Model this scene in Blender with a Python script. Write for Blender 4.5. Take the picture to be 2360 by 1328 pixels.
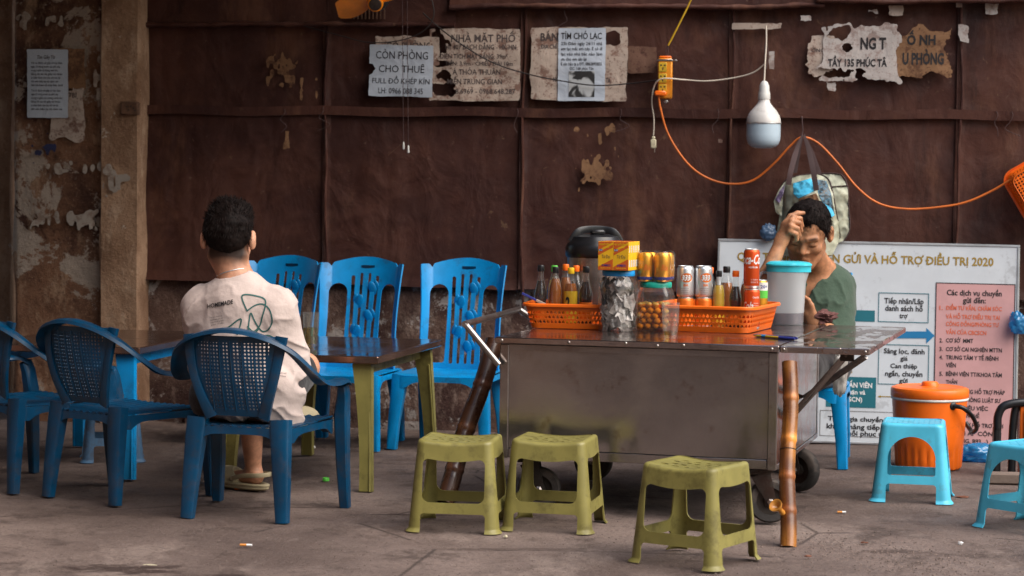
import bpy, math, random
import numpy as np
from mathutils import Vector, Matrix

random.seed(7); np.random.seed(7)
for _o in list(bpy.data.objects): bpy.data.objects.remove(_o)
SC = bpy.context.scene
COL = SC.collection
PI = math.pi
def rad(a): return math.radians(a)

# ------------------------------------------------------------------ camera
CAM_H = 1.1                      # a seated viewer's eye height
FPX = 4800.0                     # focal length in photograph pixels (about a 73 mm lens)
PITCH = math.atan((664 - 450) / FPX)
ROLL = 0.0116
_f = Vector((0, math.cos(PITCH), -math.sin(PITCH)))
_r = Vector((1, 0, 0)); _u = _r.cross(_f)
CR = _r * math.cos(ROLL) + _u * math.sin(ROLL)
CU = _u * math.cos(ROLL) - _r * math.sin(ROLL)
CPOS = Vector((0, 0, CAM_H))
cam_d = bpy.data.cameras.new('camera'); cam = bpy.data.objects.new('camera', cam_d); COL.objects.link(cam)
cam_d.sensor_width = 36.0; cam_d.lens = FPX / 2360 * 36.0
cam_d.clip_start = 0.05; cam_d.clip_end = 3000
cam.matrix_world = Matrix(((CR.x, CU.x, -_f.x, 0), (CR.y, CU.y, -_f.y, 0), (CR.z, CU.z, -_f.z, CAM_H), (0, 0, 0, 1)))
cam_d.dof.use_dof = True; cam_d.dof.focus_distance = 7.3; cam_d.dof.aperture_fstop = 5.0
SC.camera = cam

# ------------------------------------------------------------------ sky, sun, exposure
SUN_EL, SUN_AZ = rad(48), rad(122)          # azimuth clockwise from +Y: behind the camera, from the right
W = bpy.data.worlds.new('World'); SC.world = W; W.use_nodes = True
_nt = W.node_tree; _nt.nodes.clear()
_sky = _nt.nodes.new('ShaderNodeTexSky'); _sky.sky_type = 'NISHITA'; _sky.sun_disc = False
_sky.sun_elevation = SUN_EL; _sky.sun_rotation = SUN_AZ; _sky.air_density = 1.6; _sky.dust_density = 4.0; _sky.ozone_density = 1.0
_bg = _nt.nodes.new('ShaderNodeBackground'); _bg.inputs['Strength'].default_value = 0.075
_wo = _nt.nodes.new('ShaderNodeOutputWorld')
_nt.links.new(_sky.outputs[0], _bg.inputs[0]); _nt.links.new(_bg.outputs[0], _wo.inputs[0])
sun_d = bpy.data.lights.new('sun', 'SUN'); sun_d.energy = 2.1; sun_d.angle = rad(65); sun_d.color = (1.0, 0.95, 0.91)
sun = bpy.data.objects.new('sun', sun_d); COL.objects.link(sun)
_sd = Vector((math.sin(SUN_AZ) * math.cos(SUN_EL), math.cos(SUN_AZ) * math.cos(SUN_EL), math.sin(SUN_EL)))
sun.rotation_euler = (-_sd).to_track_quat('-Z', 'Y').to_euler(); sun.location = _sd * 20
SC.view_settings.view_transform = 'Standard'; SC.view_settings.look = 'None'
SC.view_settings.exposure = 1.12; SC.view_settings.gamma = 1.0; SC.view_settings.use_curve_mapping = False
SC.render.engine = 'CYCLES'
SC.cycles.use_denoising = True; SC.cycles.max_bounces = 8; SC.cycles.transparent_max_bounces = 12
SC.cycles.caustics_refractive = False; SC.cycles.caustics_reflective = False
SC.cycles.sample_clamp_indirect = 6.0

# ------------------------------------------------------------------ measuring helpers: where a sighted point lies in the place
def ray(px, py): return _f + CR * ((px - 1180) / FPX) - CU * ((py - 664) / FPX)
def at(px, py, Y):
    d = ray(px, py); return CPOS + d * (Y / d.y)
def gp(px, py, z=0.0):
    d = ray(px, py); return CPOS + d * ((z - CAM_H) / d.z)
def on(M, px, py, y=0.0):
    Mi = M.inverted(); o = Mi @ CPOS; d = Mi.to_3x3() @ ray(px, py)
    return o + d * ((y - o.y) / d.y)
def frame(loc, rz=0.0, rx=0.0): return Matrix.Translation(loc) @ Matrix.Rotation(rz, 4, 'Z') @ Matrix.Rotation(rx, 4, 'X')

# ------------------------------------------------------------------ objects
def tag(o, label=None, cat=None, group=None, kind=None):
    if label: o['label'] = label
    if cat: o['category'] = cat
    if group: o['group'] = group
    if kind: o['kind'] = kind
    return o
def thing(name, label, cat, M=None, group=None):
    o = bpy.data.objects.new(name, None); o.empty_display_size = 0.05; COL.objects.link(o)
    if M is not None: o.matrix_world = M
    return tag(o, label, cat, group)
def dup(root, M, label=None, group=None):
    def cp(o, par):
        c = o.copy(); COL.objects.link(c); c.parent = par
        if par is not None: c.matrix_parent_inverse = Matrix()
        for ch in [x for x in KIDS.get(o.name, [])]: cp(ch, c)
        return c
    r = cp(root, None); r.matrix_world = M
    if label: r['label'] = label
    if group: r['group'] = group
    return r
KIDS = {}
def put(name, V, F, mat, parent=None, smooth=None, mi=None, M=None):
    me = bpy.data.meshes.new(name)
    me.from_pydata([tuple(v) for v in V], [], [tuple(f) for f in F])
    for m in (mat if isinstance(mat, (list, tuple)) else [mat]): me.materials.append(m)
    if mi is not None: me.polygons.foreach_set('material_index', np.array(mi, dtype=np.int32))
    me.validate(); me.update()
    if smooth is not None:
        me.shade_smooth()
        if smooth < 179: me.set_sharp_from_angle(angle=rad(smooth))
    return place(name, me, parent, M)
def place(name, me, parent=None, M=None):
    o = bpy.data.objects.new(name, me); COL.objects.link(o)
    if parent is not None:
        o.parent = parent; KIDS.setdefault(parent.name, []).append(o)
    if M is not None: o.matrix_local = M
    return o

class MB:
    def __init__(s): s.V = []; s.F = []; s.mi = []
    def add(s, V, F, mi=0, M=None):
        b = len(s.V)
        if M is not None: V = [M @ Vector(v) for v in V]
        s.V += [tuple(v) for v in V]; s.F += [tuple(i + b for i in f) for f in F]; s.mi += [mi] * len(F); return s
    def box(s, lo, hi, mi=0, M=None, bev=0.0):
        x0, y0, z0 = lo; x1, y1, z1 = hi
        if bev <= 0:
            V = [(x0,y0,z0),(x1,y0,z0),(x1,y1,z0),(x0,y1,z0),(x0,y0,z1),(x1,y0,z1),(x1,y1,z1),(x0,y1,z1)]
            return s.add(V, [(0,3,2,1),(4,5,6,7),(0,1,5,4),(1,2,6,5),(2,3,7,6),(3,0,4,7)], mi, M)
        b = min(bev, (x1-x0)*.49, (y1-y0)*.49, (z1-z0)*.49)
        rings = []
        for z, k in ((z0, b), (z0 + b, 0), (z1 - b, 0), (z1, b)):
            rings.append([(x0+k+(b if 0 else 0), y0+b, z) if 0 else None for _ in range(0)])
            r = [(x0+b, y0+k, z), (x1-b, y0+k, z), (x1-k, y0+b, z), (x1-k, y1-b, z), (x1-b, y1-k, z), (x0+b, y1-k, z), (x0+k, y1-b, z), (x0+k, y0+b, z)]
            rings[-1] = r
        V = [p for r in rings for p in r]; Fc = [tuple(range(7, -1, -1)), tuple(range(24, 32))]
        for k in range(3):
            for i in range(8): j = (i + 1) % 8; Fc.append((k*8+i, k*8+j, k*8+8+j, k*8+8+i))
        return s.add(V, Fc, mi, M)
    def tube(s, path, r, n=8, caps=True, closed=False, mi=0, M=None, sec=None, up=None):
        P = [Vector(p) for p in path]; m = len(P)
        R = r if isinstance(r, (list, tuple)) else [r] * m
        T = []
        for i in range(m):
            a = P[(i-1) % m] if (closed or i) else P[i]; b = P[(i+1) % m] if (closed or i < m-1) else P[i]
            t = b - a; T.append(t.normalized() if t.length > 1e-9 else Vector((0, 0, 1)))
        ref = Vector(up) if up is not None else (Vector((0, 0, 1)) if abs(T[0].z) < .9 else Vector((1, 0, 0)))
        N = (ref - T[0] * ref.dot(T[0])).normalized()
        V = []
        for i in range(m):
            if up is not None:
                q = ref - T[i] * ref.dot(T[i])
                if q.length > 1e-4: N = q.normalized()
            else:
                N = N - T[i] * N.dot(T[i]); N = N.normalized() if N.length > 1e-6 else T[i].orthogonal().normalized()
            B = T[i].cross(N)
            if sec is None:
                for k in range(n):
                    a = 2 * PI * k / n; V.append(P[i] + (N * math.cos(a) + B * math.sin(a)) * R[i])
            else:
                for (x, y) in sec: V.append(P[i] + (B * x + N * y) * R[i])
        n = n if sec is None else len(sec)
        Fc = []
        for i in range(m if closed else m - 1):
            j = (i + 1) % m
            for k in range(n): l = (k + 1) % n; Fc.append((i*n+k, i*n+l, j*n+l, j*n+k))
        if caps and not closed: Fc += [tuple(range(n-1, -1, -1)), tuple((m-1)*n + k for k in range(n))]
        return s.add(V, Fc, mi, M)
    def lathe(s, prof, n=24, mi=0, M=None, caps=True, sq=None):
        V = []; Fc = []
        for (r, z) in prof:
            for k in range(n):
                a = 2 * PI * k / n; c, q = math.cos(a), math.sin(a)
                if sq: g = (abs(c)**sq + abs(q)**sq) ** (-1.0/sq)
                else: g = 1
                V.append((r*c*g, r*q*g, z))
        for i in range(len(prof)-1):
            for k in range(n): l = (k+1) % n; Fc.append((i*n+k, i*n+l, i*n+n+l, i*n+n+k))
        if caps:
            if prof[0][0] > 1e-5: Fc.append(tuple(range(n-1, -1, -1)))
            if prof[-1][0] > 1e-5: Fc.append(tuple((len(prof)-1)*n + k for k in range(n)))
        return s.add(V, Fc, mi, M)
    def ell(s, c, r, n=14, m=9, mi=0, M=None):
        V = []; Fc = []
        for i in range(m+1):
            t = PI * i / m
            for k in range(n):
                a = 2*PI*k/n; V.append((c[0]+r[0]*math.sin(t)*math.cos(a), c[1]+r[1]*math.sin(t)*math.sin(a), c[2]-r[2]*math.cos(t)))
        for i in range(m):
            for k in range(n): l = (k+1) % n; Fc.append((i*n+k, i*n+l, i*n+n+l, i*n+n+k))
        return s.add(V, Fc, mi, M)
    def put(s, name, mat, parent=None, smooth=None, M=None): return put(name, s.V, s.F, mat, parent, smooth, s.mi if isinstance(mat, (list, tuple)) else None, M)

def spline(pts, n=8, closed=False):
    P = [Vector(p) for p in pts]; m = len(P); out = []
    for i in range(m if closed else m-1):
        g = lambda k: P[k % m] if closed else P[min(max(k, 0), m-1)]
        p0, p1, p2, p3 = g(i-1), g(i), g(i+1), g(i+2)
        for k in range(n):
            t = k / n
            out.append(0.5*((2*p1)+(p2-p0)*t+(2*p0-5*p1+4*p2-p3)*t*t+(3*p1-p0-3*p2+p3)*t**3))
    if not closed: out.append(P[-1])
    return out

# a bent sheet cut by a 2-D distance field (negative = material), given thickness; split into named pieces by pick(u, v)
def sheet(u0, u1, nu, v0, v1, nv, sdf, mapf, th=0.0, pick=None):
    us = np.linspace(u0, u1, nu+1); vs = np.linspace(v0, v1, nv+1)
    U, Vv = np.meshgrid(us, vs, indexing='ij'); S = sdf(U, Vv) if sdf is not None else np.full_like(U, -1.0)
    S = np.where(np.abs(S) < 1e-7, 1e-7, S)
    UV = []; ids = {}; faces = []
    ins = S < 0; cnt = ins[:-1, :-1].astype(int) + ins[1:, :-1] + ins[1:, 1:] + ins[:-1, 1:]
    def gv(i, j):
        k = (i, j)
        if k not in ids: ids[k] = len(UV); UV.append((us[i], vs[j]))
        return ids[k]
    def ev(a, b):
        k = (a, b) if a < b else (b, a)
        if k not in ids:
            a, b = k; t = S[a] / (S[a] - S[b]); t = min(max(t, .02), .98)
            ids[k] = len(UV); UV.append((us[a[0]]*(1-t)+us[b[0]]*t, vs[a[1]]*(1-t)+vs[b[1]]*t))
        return ids[k]
    for i, j in np.argwhere(cnt > 0):
        i = int(i); j = int(j); c = [(i, j), (i+1, j), (i+1, j+1), (i, j+1)]; poly = []
        for k in range(4):
            a, b = c[k], c[(k+1) % 4]
            if ins[a]: poly.append(gv(*a))
            if ins[a] != ins[b]: poly.append(ev(a, b))
        if len(poly) > 2: faces.append(poly)
    UV = np.array(UV); e = 1e-4
    def mp(u, v): return np.stack(np.broadcast_arrays(*mapf(u, v)), -1).astype(float)
    P = mp(UV[:, 0], UV[:, 1])
    if th <= 0:
        V = P; allF = faces; own = list(range(len(faces)))
    else:
        du = mp(UV[:, 0]+e, UV[:, 1]) - mp(UV[:, 0]-e, UV[:, 1]); dv = mp(UV[:, 0], UV[:, 1]+e) - mp(UV[:, 0], UV[:, 1]-e)
        N = np.cross(du, dv); N /= np.linalg.norm(N, axis=1)[:, None] + 1e-12
        n = len(P); V = np.concatenate([P + N*th/2, P - N*th/2]); allF = []; own = []; cntE = {}
        for q, f in enumerate(faces):
            allF.append(f); own.append(q); allF.append([k+n for k in reversed(f)]); own.append(q)
            for k in range(len(f)):
                a, b = f[k], f[(k+1) % len(f)]; key = (min(a, b), max(a, b)); cntE.setdefault(key, []).append((a, b, q))
        for lst in cntE.values():
            if len(lst) == 1: a, b, q = lst[0]; allF.append([b, a, a+n, b+n]); own.append(q)
    if pick is None: return V, allF
    names = [pick(*UV[f].mean(0)) for f in faces]; out = {}
    for f, q in zip(allF, own): out.setdefault(names[q], []).append(f)
    res = {}
    for nm, fs in out.items():
        used = sorted({k for f in fs for k in f}); mp2 = {k: i for i, k in enumerate(used)}
        res[nm] = (V[used], [[mp2[k] for k in f] for f in fs])
    return res
def sd_box(x, y, cx, cy, hx, hy, r=0.0):
    qx = np.abs(x-cx)-hx+r; qy = np.abs(y-cy)-hy+r
    return np.hypot(np.maximum(qx, 0), np.maximum(qy, 0)) + np.minimum(np.maximum(qx, qy), 0) - r
def sd_circ(x, y, cx, cy, r): return np.hypot(x-cx, y-cy) - r

# value noise for shaping (numpy)
_perm = np.random.RandomState(3).rand(64, 64, 64)
def vnoise(x, y, z=0.0, f=1.0):
    x, y, z = np.broadcast_arrays(np.asarray(x, float)*f+100.3, np.asarray(y, float)*f+100.7, np.asarray(z, float)*f+100.1)
    i, j, k = np.floor(x).astype(int), np.floor(y).astype(int), np.floor(z).astype(int)
    a, b, c = x-i, y-j, z-k; a = a*a*(3-2*a); b = b*b*(3-2*b); c = c*c*(3-2*c); r = 0
    for di in (0, 1):
        for dj in (0, 1):
            for dk in (0, 1):
                r = r + _perm[(i+di) % 64, (j+dj) % 64, (k+dk) % 64]*np.where(di, a, 1-a)*np.where(dj, b, 1-b)*np.where(dk, c, 1-c)
    return r*2-1
def fbm(x, y, z=0.0, f=1.0, o=4):
    r = 0; am = .5
    for q in range(o): r = r + am*vnoise(np.asarray(x)+q*3.1, np.asarray(y)+q*1.7, z, f); am *= .5; f *= 2.03
    return r

# implicit surface to mesh (surface nets, empty blocks skipped)
def surfnet(sdf, lo, hi, h, B=16):
    lo = np.array(lo, float); n = np.ceil((np.array(hi)-lo)/h).astype(int)+1
    n = ((n + B - 1)//B)*B
    D = np.ones(n, np.float32)
    g = [np.arange(0, n[k], B) for k in range(3)]
    bi = np.stack(np.meshgrid(*g, indexing='ij'), -1).reshape(-1, 3)
    cv = sdf(lo + (bi + B/2)*h); radb = B*h*0.95
    off = np.stack(np.meshgrid(*[np.arange(B)]*3, indexing='ij'), -1).reshape(-1, 3)
    near = np.abs(cv) <= radb
    for b, c in zip(bi[~near], cv[~near]):
        if c < 0: D[b[0]:b[0]+B, b[1]:b[1]+B, b[2]:b[2]+B] = -1
    nb = bi[near]
    for q in range(0, len(nb), 40):
        ch = nb[q:q+40]; pts = (ch[:, None, :] + off[None]).reshape(-1, 3)
        v = sdf(lo + pts*h); D[pts[:, 0], pts[:, 1], pts[:, 2]] = v
    neg = D < 0
    corners = [(i, j, k) for i in (0, 1) for j in (0, 1) for k in (0, 1)]
    m = n - 1; sl = lambda c: tuple(slice(c[k], c[k]+m[k]) for k in range(3))
    s = sum(neg[sl(c)].astype(np.int8) for c in corners); act = (s > 0) & (s < 8)
    ci = np.argwhere(act); pos = np.zeros((len(ci), 3)); cnt = np.zeros(len(ci))
    for a in corners:
        for ax in range(3):
            if a[ax]: continue
            b = list(a); b[ax] = 1
            va = D[ci[:, 0]+a[0], ci[:, 1]+a[1], ci[:, 2]+a[2]]; vb = D[ci[:, 0]+b[0], ci[:, 1]+b[1], ci[:, 2]+b[2]]
            cr = (va < 0) != (vb < 0); t = np.where(cr, va/np.where(cr, va-vb, 1), 0)
            p = np.tile(np.array(a, float), (len(ci), 1)); p[:, ax] += t
            pos[cr] += p[cr]; cnt[cr] += 1
    V = lo + (ci + pos/np.maximum(cnt, 1)[:, None])*h
    idx = np.full(tuple(m), -1, np.int64); idx[ci[:, 0], ci[:, 1], ci[:, 2]] = np.arange(len(ci)); F = []
    for ax in range(3):
        o1, o2 = (ax+1) % 3, (ax+2) % 3
        A = [slice(0, n[k]) for k in range(3)]; Bs = list(A); A[ax] = slice(0, n[ax]-1); Bs[ax] = slice(1, n[ax])
        x = neg[tuple(A)] != neg[tuple(Bs)]; e = np.argwhere(x)
        e = e[(e[:, o1] > 0) & (e[:, o2] > 0) & (e[:, o1] < m[o1]) & (e[:, o2] < m[o2]) & (e[:, ax] < m[ax])]
        d1 = np.zeros(3, int); d1[o1] = 1; d2 = np.zeros(3, int); d2[o2] = 1
        q = [e-d1-d2, e-d2, e, e-d1]; f = np.stack([idx[w[:, 0], w[:, 1], w[:, 2]] for w in q], -1)
        sg = neg[e[:, 0], e[:, 1], e[:, 2]]; f[~sg] = f[~sg][:, ::-1]; F.append(f)
    F = np.concatenate(F); F = F[(F >= 0).all(1)]
    return V, F
def smin(a, b, k):
    h = np.maximum(k - np.abs(a-b), 0)/k; return np.minimum(a, b) - h*h*k*.25
def smax(a, b, k): return -smin(-a, -b, k)
def s_ell(p, c, r):
    q = (p-np.array(c))/np.array(r); k0 = np.linalg.norm(q, axis=-1); k1 = np.linalg.norm(q/np.array(r), axis=-1)
    return k0*(k0-1)/(k1+1e-9)
def s_cap(p, a, b, ra, rb=None):
    a = np.array(a, float); b = np.array(b, float); rb = ra if rb is None else rb
    pa = p-a; ba = b-a; t = np.clip((pa@ba)/(ba@ba+1e-12), 0, 1)
    return np.linalg.norm(pa - t[..., None]*ba, axis=-1) - (ra+(rb-ra)*t)
# ------------------------------------------------------------------ lettering
import unicodedata
_gc = {}; _BOLD = (0.0, .012, .024, .036)
def _make_glyphs():
    # all letter outlines in one pass, while the scene is still empty
    chars = "ABCDEFGHIJKLMNOPQRSTUVWXYZabcdefghijklmnopqrstuvwxyz0123456789.,:;-+/()&\u0131\u00b2"; jobs = []
    for b in _BOLD:
        for t in ['HH'] + [c for c in chars] + ['H'+c+'H' for c in chars+' ']:
            cu = bpy.data.curves.new('t', 'FONT'); cu.body = t; cu.resolution_u = 2; cu.offset = b; cu.fill_mode = 'FRONT'
            o = bpy.data.objects.new('t', cu); COL.objects.link(o); jobs.append((b, t, o, cu))
    dg = bpy.context.evaluated_depsgraph_get(); dg.update(); raw = {}
    for b, t, o, cu in jobs:
        me = bpy.data.meshes.new_from_object(o.evaluated_get(dg)); V = np.array([v.co[:] for v in me.vertices]).reshape(-1, 3)
        raw[(b, t)] = (V, [tuple(q.vertices) for q in me.polygons] if len(t) == 1 else None); bpy.data.meshes.remove(me)
    for b, t, o, cu in jobs: bpy.data.objects.remove(o); bpy.data.curves.remove(cu)
    for b in _BOLD:
        w0 = raw[(b, 'HH')][0][:, 0].max()
        for c in chars+' ': V, F = raw.get((b, c), (np.zeros((0, 3)), [])); _gc[(c, b)] = (V, F, raw[(b, 'H'+c+'H')][0][:, 0].max()-w0)
_make_glyphs()
def _glyph(ch, bold, shear):
    b = min(_BOLD, key=lambda q: abs(q-bold)); V, F, w = _gc.get((ch, b), _gc[(' ', b)])
    if shear and len(V): V = V.copy(); V[:, 0] += shear*V[:, 1]
    return V, F, w
_marks = {0x301: [(-.07, .0), (.07, .13)], 0x300: [(-.07, .13), (.07, .0)], 0x302: [(-.13, .0), (0, .11), (.13, .0)], 0x306: [(-.12, .10), (-.06, .02), (.06, .02), (.12, .10)], 0x303: [(-.13, .02), (-.05, .09), (.05, .03), (.13, .10)], 0x309: [(-.05, .13), (.03, .15), (.05, .09), (0, .05), (0, .0)], 0x323: [(-.035, 0), (.035, 0)], 0x31b: [(0, 0), (.09, .08), (.09, .15)]}
def glyphs(s, bold=0.0, shear=0.0):
    V, F, x = [], [], 0.0; lw = .075+bold*1.6
    def stroke(pts, cx, cy, w):
        P = [Vector((cx+a+shear*(cy+b), cy+b, 0)) for a, b in pts]
        for a, b in zip(P, P[1:]):
            d = (b-a).normalized(); n = Vector((-d.y, d.x, 0))*w/2; a2, b2 = a-d*w*.25, b+d*w*.25; k = len(V)
            V.extend([(*(a2-n)[:2], .0003), (*(b2-n)[:2], .0003), (*(b2+n)[:2], .0003), (*(a2+n)[:2], .0003)]); F.append((k, k+1, k+2, k+3))
    for ch in s:
        de = unicodedata.normalize('NFD', ch); base, mk = de[0], [ord(c) for c in de[1:]]; bar_ = base in 'Đđ'
        if bar_: base = 'D' if base == 'Đ' else 'd'
        if base == 'i' and any(m in (0x301, 0x300, 0x303, 0x309) for m in mk): base = '\u0131'
        gv, gf, adv = _glyph(base, bold, shear); k = len(V)
        if len(gv):
            V.extend([(v[0]+x, v[1], 0.0) for v in gv]); F.extend([tuple(i+k for i in f) for f in gf])
            x0, x1, top, bot = gv[:, 0].min()+x, gv[:, 0].max()+x, gv[:, 1].max(), gv[:, 1].min(); cx = (x0+x1)/2; cy = top+.06
            for m in sorted(mk, key=lambda q: q not in (0x302, 0x306, 0x31b)):
                if m == 0x323: stroke(_marks[m], cx, bot-.11, .085)
                elif m == 0x31b: stroke(_marks[m], x1-.06, top-.10, lw)
                elif m in _marks:
                    if m in (0x302, 0x306): stroke(_marks[m], cx, cy, lw*.9); cy += .13
                    else: stroke(_marks[m], cx+(.06 if cy > top+.1 else 0), cy, lw*.9)
            if bar_: stroke([(-.09, 0), (.17, 0)] if base == 'D' else [(-.16, 0), (.10, 0)], x0+.03 if base == 'D' else x1, .36 if base == 'D' else .62, lw)
        x += adv
    return np.array(V, float).reshape(-1, 3), F
_cap = None
def fit(s, w, h, bold=0.0, shear=0.0):
    # lettering scaled so that its width is w and its capital height is h; origin at the left end of the base line
    global _cap
    if _cap is None: _cap = float(glyphs('H')[0][:, 1].max())
    V, F = glyphs(s, bold, shear)
    if len(V) == 0: return V, F
    V = V - np.array([V[:, 0].min(), 0, 0]); V[:, 0] *= w/max(V[:, 0].max(), 1e-6); V[:, 1] *= h/_cap
    return V, F
def print_px(name, Mf, rows, mat, parent, y=-.001, bold=.012, Mo=None):
    # rows: (text, left px, right px, top of capitals px, base line px) sighted on the plane y of frame Mf
    b = MB(); L = Mo if Mo is not None else Matrix()
    for (s, p0, p1, pt, pb) in rows:
        a = on(Mf, p0, pb, y); c = on(Mf, p1, pb + (p1-p0)*.0125, y); tp = on(Mf, p0, pt, y)
        V, F = fit(s, c.x-a.x, tp.z-a.z, bold)
        if len(V): b.add([(a.x+v[0], y-v[2], a.z+v[1]) for v in V], F, 0, L)
    return b.put(name, mat, parent)
def wrap_text(b, s, R, ang, zc, w, h, bold=0.0, shear=0.0, mi=0):
    V, F = fit(s, w, h, bold, shear)
    out = []
    for v in V:
        a = ang+(v[0]-w/2)/R; Q = R+v[2]; out.append((Q*math.sin(a), -Q*math.cos(a), zc-h/2+v[1]))
    b.add(out, F, mi)

# ------------------------------------------------------------------ materials
def lin(h):
    if not isinstance(h, str): return tuple(h)
    h = h.lstrip('#'); c = [int(h[i:i+2], 16)/255 for i in (0, 2, 4)]
    return tuple(x/12.92 if x <= .04045 else ((x+.055)/1.055)**2.4 for x in c)
class NT:
    def __init__(s, name):
        s.m = bpy.data.materials.new(name); s.m.use_nodes = True; s.t = s.m.node_tree; s.t.nodes.clear()
        s.out = s.n('ShaderNodeOutputMaterial'); s._co = None
    def n(s, ty, **kw):
        x = s.t.nodes.new(ty)
        for k, v in kw.items(): setattr(x, k, v)
        return x
    def l(s, a, b): s.t.links.new(a, b)
    def set(s, sock, v):
        if hasattr(v, 'is_output'): s.l(v, sock)
        elif isinstance(v, (tuple, list)) and len(v) == 3 and sock.type == 'RGBA': sock.default_value = (*v, 1)
        else: sock.default_value = v
    def co(s, scale=(1, 1, 1), rot=(0, 0, 0)):
        if s._co is None:
            tc = s.n('ShaderNodeTexCoord'); oi = s.n('ShaderNodeObjectInfo')
            ad = s.n('ShaderNodeVectorMath', operation='MULTIPLY_ADD'); s.l(oi.outputs['Random'], ad.inputs[0]); ad.inputs[1].default_value = (17, 13, 11)
            s.l(tc.outputs['Object'], ad.inputs[2]); s._co = ad.outputs[0]
        mp = s.n('ShaderNodeMapping'); s.l(s._co, mp.inputs[0]); mp.inputs['Scale'].default_value = scale; mp.inputs['Rotation'].default_value = rot
        return mp.outputs[0]
    def noise(s, scale=5, detail=5, rough=.55, vec=None, dist=0.0):
        x = s.n('ShaderNodeTexNoise'); s.l(vec if vec is not None else s.co(), x.inputs['Vector'])
        x.inputs['Scale'].default_value = scale; x.inputs['Detail'].default_value = detail; x.inputs['Roughness'].default_value = rough; x.inputs['Distortion'].default_value = dist
        y = s.n('ShaderNodeMath', operation='MULTIPLY_ADD', use_clamp=True); s.l(x.outputs['Fac'], y.inputs[0]); y.inputs[1].default_value = 1.55; y.inputs[2].default_value = -.275
        return y.outputs[0]
    def ramp(s, fac, a, b, c0=0.0, c1=1.0):
        x = s.n('ShaderNodeMapRange', interpolation_type='SMOOTHSTEP'); s.l(fac, x.inputs[0])
        x.inputs[1].default_value = a; x.inputs[2].default_value = b; x.inputs[3].default_value = c0; x.inputs[4].default_value = c1; return x.outputs[0]
    def mix(s, fac, a, b, mode='MIX'):
        x = s.n('ShaderNodeMix', data_type='RGBA', blend_type=mode)
        s.set(x.inputs[0], fac); s.set(x.inputs[6], a); s.set(x.inputs[7], b); return x.outputs[2]
    def mul(s, a, b, op='MULTIPLY'):
        x = s.n('ShaderNodeMath', operation=op); s.set(x.inputs[0], a); s.set(x.inputs[1], b); return x.outputs[0]
    def sep(s, axis='Z', world=False):
        if world: v = s.n('ShaderNodeNewGeometry').outputs['Position']
        else: v = s.n('ShaderNodeTexCoord').outputs['Object']
        x = s.n('ShaderNodeSeparateXYZ'); s.l(v, x.inputs[0]); return x.outputs[axis]
    def bump(s, h, strength=.3, dist=.01, prev=None):
        x = s.n('ShaderNodeBump'); x.inputs['Strength'].default_value = strength; x.inputs['Distance'].default_value = dist; s.l(h, x.inputs['Height'])
        if prev is not None: s.l(prev, x.inputs['Normal'])
        return x.outputs[0]
    def bsdf(s, col, rough=.5, metal=0.0, spec=.5, normal=None, trans=0.0, ior=1.45, coat=0.0, sss=0.0, alpha=1.0, sheen=0.0):
        b = s.n('ShaderNodeBsdfPrincipled'); I = b.inputs
        s.set(I['Base Color'], col); s.set(I['Roughness'], rough); s.set(I['Metallic'], metal); s.set(I['Specular IOR Level'], spec)
        s.set(I['Transmission Weight'], trans); I['IOR'].default_value = ior; s.set(I['Coat Weight'], coat); s.set(I['Alpha'], alpha)
        if sss: I['Subsurface Weight'].default_value = sss; I['Subsurface Radius'].default_value = (1, .35, .2); I['Subsurface Scale'].default_value = .006
        if sheen: I['Sheen Weight'].default_value = sheen; I['Sheen Roughness'].default_value = .6
        if normal is not None: s.l(normal, I['Normal'])
        return b.outputs[0]
    def done(s, sh): s.l(sh, s.out.inputs[0]); return s.m
def plain(name, col, rough=.5, metal=0.0, spec=.5, var=.15, dirt=None, dirtc='#3a2a22', scale=8, bump=.12, bscale=60, coat=0.0, sss=0.0, sheen=0.0):
    k = NT(name); col = lin(col); a = k.noise(scale, 4)
    c = k.mix(k.ramp(a, .3, .7), tuple(x*(1-var) for x in col), tuple(min(1, x*(1+var)) for x in col))
    r = rough
    if dirt:
        d = k.mul(k.ramp(k.noise(scale*1.7, 8, .7), dirt[0], dirt[1]), dirt[2]); c = k.mix(d, c, lin(dirtc)); r = k.mix(d, (rough,)*3, (min(1, rough+.3),)*3)
    nb = k.bump(k.noise(bscale, 3), bump, .002) if bump else None
    return k.done(k.bsdf(c, r, metal, spec, nb, coat=coat, sss=sss, sheen=sheen))
def glassy(name, tint=(1, 1, 1), rough=.03, refl=1.0, body=0.0, bodyc=(.8, .8, .8)):
    k = NT(name); tr = k.n('ShaderNodeBsdfTransparent'); tr.inputs[0].default_value = (*tint, 1)
    gl = k.n('ShaderNodeBsdfGlossy'); gl.inputs['Roughness'].default_value = rough
    lw = k.n('ShaderNodeLayerWeight'); lw.inputs[0].default_value = .5; fc = k.mul(lw.outputs['Facing'], 4.0, 'POWER'); fr = k.n('ShaderNodeMath', operation='MULTIPLY_ADD'); k.l(fc, fr.inputs[0]); fr.inputs[1].default_value = .55; fr.inputs[2].default_value = .045
    mx = k.n('ShaderNodeMixShader'); k.l(k.mul(fr.outputs[0], refl), mx.inputs[0]); base = tr.outputs[0]
    if body:
        df = k.n('ShaderNodeBsdfDiffuse'); df.inputs[0].default_value = (*bodyc, 1); tl = k.n('ShaderNodeBsdfTranslucent'); tl.inputs[0].default_value = (*bodyc, 1)
        ad = k.n('ShaderNodeMixShader'); ad.inputs[0].default_value = .5; k.l(df.outputs[0], ad.inputs[1]); k.l(tl.outputs[0], ad.inputs[2])
        m2 = k.n('ShaderNodeMixShader'); m2.inputs[0].default_value = body; k.l(base, m2.inputs[1]); k.l(ad.outputs[0], m2.inputs[2]); base = m2.outputs[0]
    k.l(base, mx.inputs[1]); k.l(gl.outputs[0], mx.inputs[2]); return k.done(mx.outputs[0])

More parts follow.
